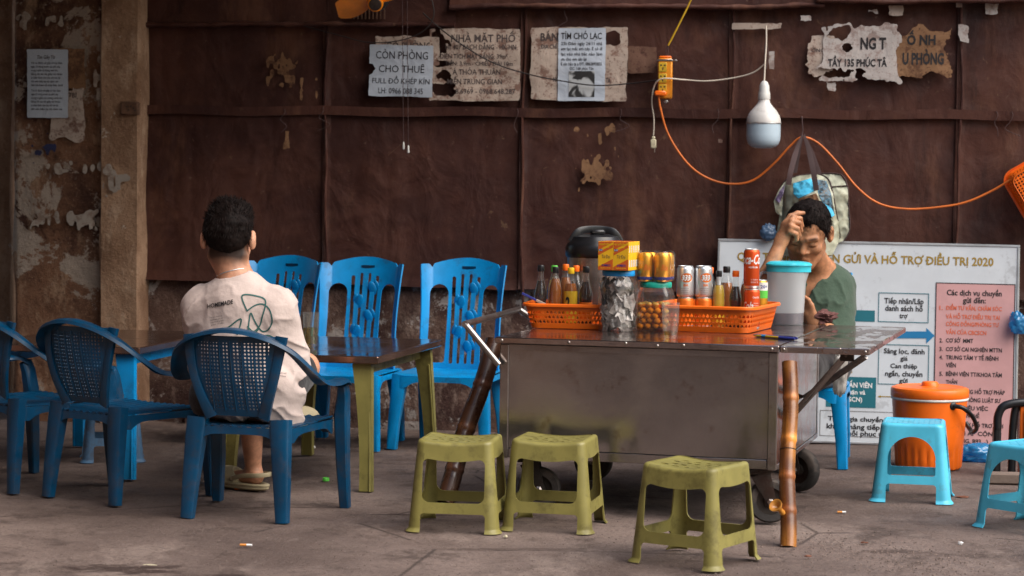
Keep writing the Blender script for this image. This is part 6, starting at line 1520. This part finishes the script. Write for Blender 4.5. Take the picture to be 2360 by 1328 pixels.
def _nets(D, lo, h):
    n = np.array(D.shape); neg = D < 0; corners = [(i, j, k) for i in (0, 1) for j in (0, 1) for k in (0, 1)]; m = n-1
    sl = lambda c: tuple(slice(c[k], c[k]+m[k]) for k in range(3)); s = sum(neg[sl(c)].astype(np.int8) for c in corners)
    ci = np.argwhere((s > 0) & (s < 8)); pos = np.zeros((len(ci), 3)); cnt = np.zeros(len(ci))
    for a in corners:
        for ax in range(3):
            if a[ax]: continue
            b = list(a); b[ax] = 1
            va = D[ci[:, 0]+a[0], ci[:, 1]+a[1], ci[:, 2]+a[2]].astype(float); vb = D[ci[:, 0]+b[0], ci[:, 1]+b[1], ci[:, 2]+b[2]].astype(float)
            cr = (va < 0) != (vb < 0); t = np.where(cr, va/np.where(cr, va-vb, 1), 0); p = np.tile(np.array(a, float), (len(ci), 1)); p[:, ax] += t; pos[cr] += p[cr]; cnt[cr] += 1
    V = lo+(ci+pos/np.maximum(cnt, 1)[:, None])*h; idx = np.full(tuple(m), -1, np.int64); idx[ci[:, 0], ci[:, 1], ci[:, 2]] = np.arange(len(ci)); F = []
    for ax in range(3):
        o1, o2 = (ax+1) % 3, (ax+2) % 3; A = [slice(0, n[k]) for k in range(3)]; Bs = list(A); A[ax] = slice(0, n[ax]-1); Bs[ax] = slice(1, n[ax])
        e = np.argwhere(neg[tuple(A)] != neg[tuple(Bs)]); e = e[(e[:, o1] > 0) & (e[:, o2] > 0) & (e[:, o1] < m[o1]) & (e[:, o2] < m[o2]) & (e[:, ax] < m[ax])]
        d1 = np.zeros(3, int); d1[o1] = 1; d2 = np.zeros(3, int); d2[o2] = 1
        f = np.stack([idx[w[:, 0], w[:, 1], w[:, 2]] for w in (e-d1-d2, e-d2, e, e-d1)], -1); sg = neg[e[:, 0], e[:, 1], e[:, 2]]; f[~sg] = f[~sg][:, ::-1]; F.append(f)
    F = np.concatenate(F); return V, F[(F >= 0).all(1)]
def put_np(name, V, F, mat, parent):
    me = bpy.data.meshes.new(name); me.vertices.add(len(V)); me.vertices.foreach_set('co', V.astype(np.float32).ravel())
    me.loops.add(F.size); me.loops.foreach_set('vertex_index', F.astype(np.int32).ravel()); me.polygons.add(len(F)); me.polygons.foreach_set('loop_start', (np.arange(len(F))*4).astype(np.int32))
    me.materials.append(mat); me.update(calc_edges=True); me.validate(); me.shade_smooth(); return place(name, me, parent)
def paint(o, col):
    ca = o.data.color_attributes.new('tint', 'FLOAT_COLOR', 'POINT'); c = np.ones((len(o.data.vertices), 4), np.float32); c[:, :3] = col; ca.data.foreach_set('color', c.ravel())
A3 = lambda v: np.array(tuple(v), float)
def cap(a, b, ra, rb=None): a, b = A3(a), A3(b); return lambda p: s_cap(p, a, b, ra, rb)
def ell(c, r): return lambda p: s_ell(p, c, r)
def chain(S, pts, rr, k=.006):
    for i in range(len(pts)-1): S.u(cap(pts[i], pts[i+1], rr[i], rr[i+1]), k)
def head_ops(S, H, old=False, sc=1.0):
    # H: 4x4 matrix of the head, face towards local -y, origin between the ears at eye height
    R = np.array(H.to_3x3()); c = A3(H.translation); T = lambda fn: (lambda p: fn((p-c)@R/sc)*sc)
    S.u(T(ell((0, .012, .030), (.074, .095, .085))), .03); S.u(T(ell((0, -.028, -.035), (.060, .060, .082))), .035)
    S.u(T(ell((0, -.066, -.098), (.024, .021, .017))), .03)
    for s in (-1, 1):
        S.u(T(cap((s*.052, .005, -.055), (s*.022, -.058, -.097), .017)), .03); S.u(T(ell((s*.043, -.062, -.026), (.021, .020, .017))), .022)
        S.u(T(cap((s*.012, -.087, .019), (s*.044, -.074, .020), .0095)), .014)
    S.u(T(cap((0, -.083, .010), (0, -.101, -.026), .0075, .0125)), .012)
    for s in (-1, 1):
        S.u(T(ell((s*.0145, -.093, -.031), (.0105, .010, .0085))), .006)
        S.s(T(ell((s*.031, -.101, .000), (.019, .020, .012))), .012); S.u(T(ell((s*.031, -.0755, -.002), (.0155, .0125, .0115))), .005)
        S.s(T(cap((s*.020, -.099, -.040), (s*.034, -.082, -.072), .0035)), .010)
        S.s(T(cap((s*.018, -.090, -.0095), (s*.042, -.082, -.0085), .0022)), .004)
        S.u(T(ell((s*.083, .018, -.004), (.014, .020, .034))), .010); S.s(T(ell((s*.095, .008, .0), (.008, .012, .020))), .006)
    for s in (-1, 1):
        S.u(T(cap((0, -.0875, -.0590), (s*.018, -.081, -.0655), .0060)), .007); S.u(T(cap((0, -.0865, -.0720), (s*.014, -.082, -.0745), .0065)), .007); S.s(T(cap((0, -.0965, -.0655), (s*.024, -.087, -.0725), .0024)), .003)
    if old:
        S.s(T(cap((-.006, -.096, .020), (-.005, -.094, .034), .0016)), .004); S.s(T(cap((.006, -.096, .020), (.005, -.094, .034), .0016)), .004)
        for z in (.048, .060): S.s(T(cap((-.035, -.079, z), (.035, -.079, z+.002), .0018)), .005)
    return (lambda p: (p-c)@R/sc)
def strands(b, rs, roots, dirs, L, w, grav=-.3):
    for p, d in zip(roots, dirs):
        p = Vector(p); d = Vector(d).normalized(); l = L*rs.uniform(.6, 1.3); sd = d.cross(Vector((rs.uniform(-1, 1), rs.uniform(-1, 1), rs.uniform(-1, 1)))).normalized()*w
        q = [p]; dd = d.copy()
        for k in range(3): dd = (dd+Vector((rs.uniform(-.15, .15), rs.uniform(-.15, .15), grav*.3))).normalized(); q.append(q[-1]+dd*l/3)
        b.add([q[0]-sd, q[0]+sd, q[1]-sd*.8, q[1]+sd*.8, q[2]-sd*.5, q[2]+sd*.5, q[3]], [(0, 1, 3, 2), (2, 3, 5, 4), (4, 5, 6)])
def bvh(o): return BVHTree.FromPolygons([v.co[:] for v in o.data.vertices], [tuple(p.vertices) for p in o.data.polygons])
def cast(tree, Mo, px, py, off=.0015):
    Mi = Mo.inverted(); o = Mi @ CPOS; d = (Mi.to_3x3() @ ray(px, py)).normalized(); loc, nor, i, ds = tree.ray_cast(o, d)
    if loc is None: return None
    return loc - d*off
def ribbon(pts, w, tree, Mo, off=.0018):
    # a flat printed line lying on a surface: px points, width in px
    P = spline([(x, y, 0) for x, y in pts], 8); L = []; 
    for i, p in enumerate(P):
        t = (P[min(i+1, len(P)-1)]-P[max(i-1, 0)]).normalized(); n = Vector((-t.y, t.x, 0))*w/2
        a, b = cast(tree, Mo, p.x+n.x, p.y+n.y, off), cast(tree, Mo, p.x-n.x, p.y-n.y, off)
        L.append((a, b))
    V = []; F = []
    for i in range(len(L)-1):
        q = [L[i][0], L[i][1], L[i+1][1], L[i+1][0]]
        if any(x is None for x in q): continue
        if max((q[0]-q[2]).length, (q[1]-q[3]).length) > .05: continue
        k = len(V); V += q; F.append((k, k+1, k+2, k+3))
    return V, F
def text_on(s, p0, p1, y0, y1, hpx, tree, Mo, bold=.02):
    V, F = fit(s, 1.0, 1.0, bold); out = []
    for v in V:
        x = p0+(p1-p0)*v[0]; y = y0+(y1-y0)*v[0]-hpx*v[1]; c = cast(tree, Mo, x, y, .0035); out.append(c if c is not None else Vector((0, 0, .7)))
    return out, F

# ---- the boy, seen from behind
def hand(S, W, K, fdir, side, r=.0085):
    # palm from wrist W to knuckles K, relaxed slightly curled fingers
    W, K, fd = Vector(W), Vector(K), Vector(fdir).normalized(); ax = (K-W).normalized(); lat = Vector(side).normalized(); nor = ax.cross(lat)
    S.u(cap(W, W.lerp(K, .5), .024, .027), .02)
    for q, L in zip((-.027, -.009, .009, .026), (.062, .072, .068, .052)):
        k = K+lat*q; S.u(cap(W+lat*q*.5, k, .015, .0115), .012); m = k+(ax*.8+fd*.2)*L*.5; e = m+(ax*.3+fd*.9).normalized()*L*.5; chain(S, [k, m, e], [.0095, .0085, .0065], .004)
    a = W+lat*-.022; m = a+(ax*.6-lat*.8).normalized()*.04; chain(S, [a, m, m+(ax*.9-lat*.1+fd*.2).normalized()*.032], [.014, .010, .008], .006)
def build_boy():
    BL = frame((-.932, 7.10, 0), rad(-16)); BLi = BL.inverted()
    root = thing('person', 'boy in a pale pink printed shirt sitting with his back turned', 'person', BL)
    hc = BLi @ at(528, 553, 7.12); H = Matrix.Translation(hc) @ Matrix.Rotation(rad(180+15), 4, 'Z') @ Matrix.Rotation(rad(14), 4, 'X')
    S = Sdf(); hf = head_ops(S, H)
    nb = Vector((-.005, .015, .775))
    S.u(cap(nb, hc+Vector((0, -.02, -.06)), .052, .047), .03); S.u(cap((0, .0, .72), nb, .078, .060), .05); S.u(cap((-.115, .0, .705), (.115, .0, .715), .05), .05)
    S.u(ell((0, .01, .60), (.14, .085, .17)), .05); S.u(ell((0, .03, .42), (.15, .11, .10)), .05)
    for s in (-1, 1):
        el = Vector((s*.155, .10, .525)); wr = Vector((s*.03, .27, .545)); S.u(cap((s*.140, .01, .695), el, .044, .038), .03); S.u(cap(el, wr, .037, .026), .012); hand(S, wr, wr+Vector((-s*.01, .08, .005)), (0, .3, -1), (s*-.9, -.35, 0))
    # left leg planted, right leg crossed over it
    kl = Vector((-.14, .42, .42)); al_ = Vector((-.175, .545, .085)); S.u(cap((-.085, .05, .385), kl, .078, .055), .03); S.u(cap(kl, kl.lerp(al_, .35), .052, .050), .015); S.u(cap(kl.lerp(al_, .35), al_, .050, .030), .015)
    fd = Vector((-.93, .36, 0)); S.u(cap(al_+Vector((.015, -.01, -.035)), al_+fd*.13+Vector((0, 0, -.05)), .030, .022), .025)
    kr = Vector((.07, .43, .47)); ar = Vector((-.15, .50, .29)); S.u(cap((.085, .05, .385), kr, .078, .055), .03); S.u(cap(kr, ar, .050, .030), .015); S.u(cap(ar, ar+Vector((.07, .03, -.03)), .030, .024), .02)
    V, F = S.mesh((-.33, -.16, 0), (.33, .72, 1.12), .0042); body = put_np('body', V, F, M['skin_young'], root)
    q = hf(V); col = np.ones((len(V), 3))
    hair_w = np.clip((q[:, 2]+.118-.5*np.clip(.02-q[:, 1], 0, 1))/.05, 0, 1)*(q[:, 1] > -.005)*(np.abs(q[:, 0]) < .0745)*(np.linalg.norm(q, axis=1) < .16)
    hair_w = hair_w*np.clip((q[:, 1]+.0)/.03, 0, 1); col = col*(1-hair_w[:, None])+np.array([.05, .045, .05])*hair_w[:, None]; paint(body, col)
    # hair
    R = np.array(H.to_3x3()); c = A3(hc); T = lambda fn: (lambda p: fn((p-c)@R)); Hs = Sdf()
    Hs.u(T(ell((0, .008, .050), (.0805, .099, .080))), .02); Hs.u(T(ell((.0, -.010, .093), (.069, .078, .054))), .03); Hs.u(T(ell((0, .040, .01), (.0765, .068, .068))), .03)
    Hs.d(lambda p: .010*fbm(p[:, 0], p[:, 1], p[:, 2], 36, 3)); Hs.i(T(lambda q: .012*fbm(q[:, 0], q[:, 1], q[:, 2], 40, 3)+np.interp(q[:, 1], [-.10, -.06, -.03, .0, .03, .06, .12], [.075, .06, .03, .010, -.018, -.075, -.100])-q[:, 2]), .012)
    V, F = Hs.mesh(c-.16, c+.16, .0045); hair = put_np('hair', V, F, M['hair'], root)
    rs = random.Random(4); b = MB(); idx = rs.sample(range(len(V)), min(2600, len(V))); Rt = H.to_3x3()
    pts, dr = [], []
    for k in idx:
        p = V[k]; qq = (p-c)@R
        if qq[2] < -.01: continue
        out = Vector(qq)-Vector((0, .01, .02)); dq = out.normalized()*.75+Vector((.25, -.25, .25)) if qq[2] > .06 else out.normalized()*.35+Vector((.05, .1, -.8)); pts.append(p); dr.append(Rt @ dq)
    strands(b, rs, pts, dr, .015, .0009); b.put('hair_strands', M['hair'], hair, None)
    # shirt
    K = Sdf(); K.u(ell((0, .0, .655), (.168, .105, .165))); K.u(cap((-.128, .008, .708), (.128, .008, .718), .064), .05); K.u(cap((0, .0, .73), (-.004, .012, .782), .085, .066), .06)
    K.u(ell((.0, .02, .50), (.160, .12, .16)), .08); K.u(ell((.03, .045, .40), (.185, .145, .090)), .07); K.u(cap((.14, -.02, .45), (.185, .0, .335), .05, .048), .06)
    for s in (-1, 1):
        a, e = Vector((s*.132, .01, .690)), Vector((s*.158, .095, .485)); dv = A3((e-a).normalized()); ee = A3(e)
        f0 = cap(a, e+(e-a)*.3, .076, .070); f1 = cap(a, e+(e-a)*.8, .060, .062)
        K.u((lambda f0, ee, dv: (lambda p: np.maximum(f0(p), (p-ee)@dv)))(f0, ee, dv), .03)
        K.s((lambda f1, ee, dv: (lambda p: np.maximum(f1(p), -((p-ee)@dv+.05))))(f1, ee, dv), .003)
    K.s(cap(nb+Vector((0, .0, -.002)), hc, .0595, .07), .006); K.i(lambda p: .318-p[:, 2]+.012*np.sin(p[:, 0]*22), .01)
    def folds(p):
        x, y, z = p[:, 0], p[:, 1], p[:, 2]; low = np.clip((.62-z)/.2, 0, 1); arm = np.clip((np.abs(x)-.10)/.06, 0, 1)
        r1 = 1-np.abs(vnoise(x*1.3+z*.6, y*.8, z*1.2-x*.7, 13)); r2 = 1-np.abs(vnoise(x*2+z*1.6*np.sign(x), y, z*.9, 9))
        return -(.0055*low+.0030)*r1**3*1.2-.007*arm*r2**4-.006*fbm(x, y, z, 7, 3)+.004
    K.d(folds)
    V, F = K.mesh((-.34, -.18, .30), (.34, .30, .86), .0042); shirt = put_np('shirt', V, F, M['tee'], root)
    MB().tube(spline([(nb.x+.062*math.cos(a), nb.y-.004+.060*math.sin(a), nb.z+.006-.012*math.sin(a)*-1+.006*math.cos(a)) for a in np.linspace(0, 2*PI, 17)[:-1]], 4, True), .006, 8, closed=True).put('collar', M['tee'], shirt, 60)
    # shorts
    Q = Sdf(); Q.u(cap((-.085, .03, .385), (-.13, .36, .415), .098, .080), .03); Q.u(cap((.085, .03, .385), (.06, .36, .455), .098, .080), .03); Q.u(ell((0, .03, .41), (.17, .125, .085)), .04); Q.i(lambda p: .335-p[:, 2]); Q.d(lambda p: .008*fbm(p[:, 0], p[:, 1], p[:, 2], 12, 3))
    V, F = Q.mesh((-.3, -.15, .3), (.3, .5, .56), .008); put_np('shorts', V, F, M['dark_shorts'], root)
    # printed back
    tr = bvh(shirt)
    lines = [[(570, 718), (558, 682), (590, 682), (612, 694), (604, 732), (598, 752), (584, 764), (570, 752)], [(570, 716), (590, 703), (608, 702), (622, 716), (627, 742), (618, 760), (606, 764), (596, 755), (586, 738), (578, 722), (574, 742), (571, 775)], [(585, 772), (596, 758)], [(510, 764), (530, 752), (548, 738), (556, 737), (552, 756), (546, 772)], [(598, 778), (615, 773), (630, 778), (640, 790)]]
    b = MB()
    for L in lines:
        V, F = ribbon(L, 3.2, tr, BL); b.add(V, F)
    b.put('line_drawing', M['green_ink'], shirt)
    V, F = text_on('HOMEMADE', 478, 537, 711, 700, 9.5, tr, BL, .03); MB().add(V, F).put('lettering', M['ink'], shirt)
    b = MB()
    for k, s in enumerate(('The idea that true', 'happiness can be', 'found in the simple', 'joys of life.')):
        V, F = text_on(s, 483+k*1.3, 512+k*1.5, 734+k*5.5, 729+k*5.5, 3.2, tr, BL, .0); b.add(V, F)
    b.put('small_lettering', M['ink_soft'], shirt)
    b = MB()
    for k, s in enumerate(('be with you will', 'every matter')):
        V, F = text_on(s, 632, 660, 858+k*7, 862+k*7, 3.2, tr, BL, .0); b.add(V, F)
    b.put('small_lettering', M['ink_soft'], shirt)
    tb = bvh(body); P = [cast(tb, BL, *q, .001) for q in ((500, 636), (512, 630), (528, 625), (545, 621), (562, 619))]; P = [p for p in P if p is not None]
    if len(P) > 2: MB().tube(spline(P, 5), .0018, 6).put('necklace', M['alu'], root, 60)
    Hm = lambda x, y, z: H @ Vector((x, y, z))
    MB().tube([Hm(-.083, .005, .022), Hm(-.080, -.03, .022), Hm(-.072, -.09, .020)], .0022, 6).put('glasses_temple', M['black'], root, 60); MB().tube([Hm(.083, .005, .022), Hm(.080, -.03, .022), Hm(.072, -.09, .020)], .0022, 6).put('glasses_temple', M['black'], root, 60)
    # clogs
    M['clog'] = plain('sand_foam', (.36, .31, .20), .7, bump=.1)
    for (p, dv, tilt) in ((al_+Vector((.012, -.008, -.085)), fd, 0), (ar+Vector((.02, .0, -.075)), Vector((.80, .58, 0)), 8)):
        Mx = Matrix.Translation(p) @ Vector((0, 1, 0)).rotation_difference(dv).to_matrix().to_4x4() @ Matrix.Rotation(rad(tilt), 4, 'X')
        C = Sdf(); C.u(lambda q: np.maximum(s_ell(q, (0, .085, .018), (.050, .150, .045)), q[:, 2]-.026), .008); C.u(lambda q: np.maximum(s_ell(q, (0, .135, .028), (.048, .095, .052)), .02-q[:, 2]), .01)
        C.s(ell((0, .02, .07), (.037, .085, .06)), .006); C.i(lambda q: .001-q[:, 2], .004); C.d(lambda q: .0012*np.sign(np.sin(q[:, 2]*520))*(q[:, 2] < .024))
        V, F = C.mesh((-.06, -.08, -.005), (.06, .25, .085), .0035); o = put_np('clog', V, F, M['clog'], root); o.matrix_local = Mx
        for s in (-1, 1): MB().lathe([(.010, -.004), (.010, .003), (.006, .005)], 14, M=Matrix.Translation((s*.043, .075, .042)) @ Matrix.Rotation(s*PI/2, 4, 'Y')).put('rivet', M['cream_plastic'], o, 50)
        b = MB(); bar(b, spline([(-.044, .075, .042), (-.046, .02, .055), (-.035, -.04, .060), (0, -.062, .062), (.035, -.04, .060), (.046, .02, .055), (.044, .075, .042)], 5), .004, .008, up=(0, 0, 1)); b.put('heel_strap', M['clog'], o, 50)
    return root
build_boy()

# ---- the man behind the cart
def build_man():
    base = Vector((1.24, 8.62, 0)); BM_ = Matrix.Translation(base); root = thing('person', 'man in a dull green shirt resting his head on his hand behind the cart', 'person', BM_)
    P = lambda px, py, Y: at(px, py, Y)-base
    hc = P(1860, 537, 8.36); H = Matrix.Translation(hc) @ Matrix.Rotation(rad(6), 4, 'Y') @ Matrix.Rotation(rad(-14), 4, 'Z') @ Matrix.Rotation(rad(29), 4, 'X')
    S = Sdf(); H3 = H.copy(); hf = head_ops(S, Matrix.LocRotScale(H.translation, H.to_quaternion(), None), True, 1.10)
    nb = P(1893, 632, 8.52); shl = P(1921, 664, 8.52); shr = P(1806, 664, 8.50)
    S.u(cap(nb, hc+Vector((.012, .035, -.055)), .055, .052), .03); S.u(cap(nb+Vector((0, 0, -.06)), nb, .085, .06), .05); S.u(cap(shl, shr, .048), .05)
    S.u(ell(nb+Vector((-.02, .0, -.17)), (.145, .09, .18)), .06); S.u(ell((.0, .02, .42), (.15, .11, .10)), .06)
    for s in (-1, 1): S.u(cap(nb+Vector((s*.02-.01, -.062, -.055)), nb+Vector((s*.11-.01, -.048, -.035)), .012), .02)
    # right arm: elbow on the counter, hand at the brow
    elr = P(1748, 682, 8.16); wr = P(1802, 553, 8.215); S.u(cap(shr, elr, .046, .038), .03); S.u(cap(elr, elr.lerp(wr, .35), .037, .036), .012); S.u(cap(elr.lerp(wr, .35), wr, .036, .0245), .012)
    pc = P(1817, 522, 8.215); S.u(cap(wr, pc, .025, .029), .02)
    kn = [P(1828, 502, 8.205), P(1825, 510, 8.188), P(1822, 521, 8.180), P(1820, 533, 8.183)]
    for k in kn: S.u(cap(pc, k, .022, .0125), .012)
    fing = [[kn[0], P(1844, 504, 8.222), P(1848, 521, 8.240), P(1841, 531, 8.250)], [kn[1], P(1842, 514, 8.200), P(1846, 532, 8.222), P(1838, 540, 8.232)], [kn[2], P(1838, 527, 8.188), P(1842, 543, 8.208), P(1834, 549, 8.218)], [kn[3], P(1834, 539, 8.188), P(1836, 552, 8.204), P(1829, 556, 8.212)]]
    for f in fing: chain(S, f, [.0115, .0098, .0086, .0070], .004)
    chain(S, [P(1809, 520, 8.225), P(1822, 500, 8.236), P(1838, 492, 8.246), P(1852, 491, 8.252)], [.017, .0125, .0105, .0080], .006)
    # left arm: forearm across, hand near the chin behind the pitcher
    ell_ = P(1924, 772, 8.44); wl_ = P(1872, 742, 8.22); S.u(cap(shl, ell_, .046, .038), .03); S.u(cap(ell_, wl_, .037, .026), .012); hand(S, wl_, P(1860, 706, 8.21), (-.6, .4, .3), (.5, -.8, .2))
    # legs
    for s in (-1, 1):
        hp, kn_, an_ = Vector((s*.09-.01, .02, .40)), Vector((s*.09-.17, -.34, .43)), Vector((s*.09-.2, -.26, .07)); S.u(cap(hp, kn_, .075, .055), .03); S.u(cap(kn_, an_, .052, .034), .015); S.u(cap(an_+Vector((0, .03, -.035)), an_+Vector((0, -.14, -.048)), .032, .022), .02)
    V, F = S.mesh((-.40, -.56, 0), (.32, .22, 1.15), .0040); body = put_np('body', V, F, M['skin_old'], root)
    q = hf(V); col = np.ones((len(V), 3)); near = np.linalg.norm(q, axis=1) < .17
    def w(c, r): return np.clip(1.25-np.linalg.norm((q-np.array(c))/np.array(r), axis=1), 0, 1)*near
    def mixc(wt, cc): nonlocal col; wt = np.clip(wt, 0, 1)[:, None]; col = col*(1-wt)+np.array(cc)*wt
    mixc(.8*w((0, -.088, -.066), (.021, .02, .011)), (.82, .60, .60)); mixc(.35*w((0, -.07, -.085), (.05, .04, .035)), (.75, .72, .75))
    for s in (-1, 1):
        mixc(1.3*w((s*.030, -.082, .0235+.0), (.022, .02, .0058)), (.10, .09, .10)); mixc(1.2*w((s*.031, -.088, -.0095), (.015, .015, .0030)), (.12, .08, .08)); mixc(.3*w((s*.045, -.06, -.03), (.03, .03, .025)), (1.08, .95, .9))
    mixc(.5*w((0, -.105, -.028), (.018, .014, .014)), (1.12, .92, .88))
    scalp = np.clip((q[:, 2]-np.interp(q[:, 1], [-.10, -.07, -.045, -.02, .02, .06, .10], [.088, .076, .052, .02, .01, -.04, -.055]))/.012, 0, 1)*near*(s_ell(q, (0, .012, .03), (.074, .095, .085)) < .010); mixc(scalp, (.12, .11, .12)); paint(body, col)
    # hair
    R = np.array(H.to_quaternion().to_matrix()); c = A3(hc); T = lambda fn: (lambda p: fn((p-c)@R/1.1)*1.1); Hs = Sdf()
    Hs.u(T(ell((0, .014, .034), (.0805, .100, .088))), .02); Hs.d(lambda p: .010*fbm(p[:, 0], p[:, 1], p[:, 2], 42, 3)); Hs.i(T(lambda q: .016*fbm(q[:, 0], q[:, 1], q[:, 2], 45, 3)+np.interp(q[:, 1], [-.12, -.08, -.055, -.03, -.015, .02, .06, .10], [.082, .080, .058, .018, -.006, .004, -.045, -.058])+.014*np.clip(np.abs(np.abs(q[:, 0])-.0)/.04, 0, 1)*(q[:, 1] < -.06)-q[:, 2]), .006)
    V, F = Hs.mesh(c-.16, c+.16, .0042); hair = put_np('hair', V, F, M['hair'], root)
    rs = random.Random(9); b = MB(); idx = rs.sample(range(len(V)), min(2200, len(V))); pts, dr = [], []; Rm = H.to_quaternion().to_matrix()
    for k in idx:
        qq = (V[k]-c)@R/1.1
        if qq[2] < .0 and rs.random() < .6: continue
        out = (Vector(qq)-Vector((0, .03, .0))).normalized(); dq = out*.3+Vector((.1, -.75 if qq[2] > .05 else -.15, -.35)); pts.append(V[k]); dr.append(Rm @ dq)
    for k in range(160):   # forelock
        x = rs.uniform(-.030, .022); qv = Vector((x, -.080+rs.uniform(-.004, .004), .086+rs.uniform(-.006, .008)))*1.1; pts.append(A3(hc+Rm @ qv)); dr.append(Rm @ Vector((rs.uniform(-.1, .25), -.35, -1)))
    strands(b, rs, pts, dr, .022, .0011, -.5); b.put('hair_strands', M['hair'], hair, None)
    # shirt with an open neck
    K = Sdf(); ch = nb+Vector((-.02, .0, -.16)); K.u(ell(ch, (.155, .112, .19))); K.u(cap(shl+Vector((-.01, 0, -.012)), shr+Vector((.01, 0, -.012)), .066), .05); K.u(cap(nb+Vector((0, .02, -.07)), nb+Vector((0, .025, -.01)), .095, .062), .05); K.u(ell((-.02, .02, .46), (.165, .13, .14)), .08)
    for (a, e, r0) in ((shl, shl.lerp(ell_, 1.0), .080), (shr, shr.lerp(elr, .62), .076)):
        dv = A3((e-a).normalized()); ee = A3(e); f0 = cap(a, e+(e-a)*.4, r0, .074); f1 = cap(a, e+(e-a)*.9, .060, .064)
        K.u((lambda f0, ee, dv: (lambda p: np.maximum(f0(p), (p-ee)@dv)))(f0, ee, dv), .03); K.s((lambda f1, ee, dv: (lambda p: np.maximum(f1(p), -((p-ee)@dv+.05))))(f1, ee, dv), .003)
    ap = A3(P(1852, 692, 8.5))
    K.s(lambda p: np.maximum(np.abs(p[:, 0]-ap[0]-.30*np.clip(p[:, 2]-ap[2], 0, .3))-.30*(p[:, 2]-ap[2]), p[:, 1]-ap[1]-.012), .004)
    K.s(cap(nb+Vector((0, .0, -.02)), hc+Vector((0, .02, -.02)), .063, .075), .006)
    def folds(p):
        x, y, z = p[:, 0], p[:, 1], p[:, 2]; r1 = 1-np.abs(vnoise(x*1.2+z*.8, y, z*1.1-x*.9, 13)); r2 = 1-np.abs(vnoise(x*1.5-z*.9, y*1.3, z, 9)); return -.006*r1**3-.009*r2**4-.006*fbm(x, y, z, 7, 3)+.003
    K.d(folds); K.i(lambda p: .36-p[:, 2])
    V, F = K.mesh((-.36, -.36, .34), (.34, .24, .92), .0045); put_np('shirt', V, F, M['green_tee'], root)
    Q = Sdf()
    for s in (-1, 1): Q.u(cap((s*.09-.01, .02, .40), (s*.09-.17, -.345, .425), .095, .075), .03); Q.u(cap((s*.09-.17, -.345, .43), (s*.09-.2, -.27, .12), .074, .058), .02)
    Q.u(ell((0, .03, .42), (.17, .125, .09)), .04); Q.i(lambda p: .10-p[:, 2]); Q.d(lambda p: .008*fbm(p[:, 0], p[:, 1], p[:, 2], 12, 3)); V, F = Q.mesh((-.42, -.48, .08), (.3, .2, .56), .009); put_np('trousers', V, F, M['dark_shorts'], root)
    return root
build_man()
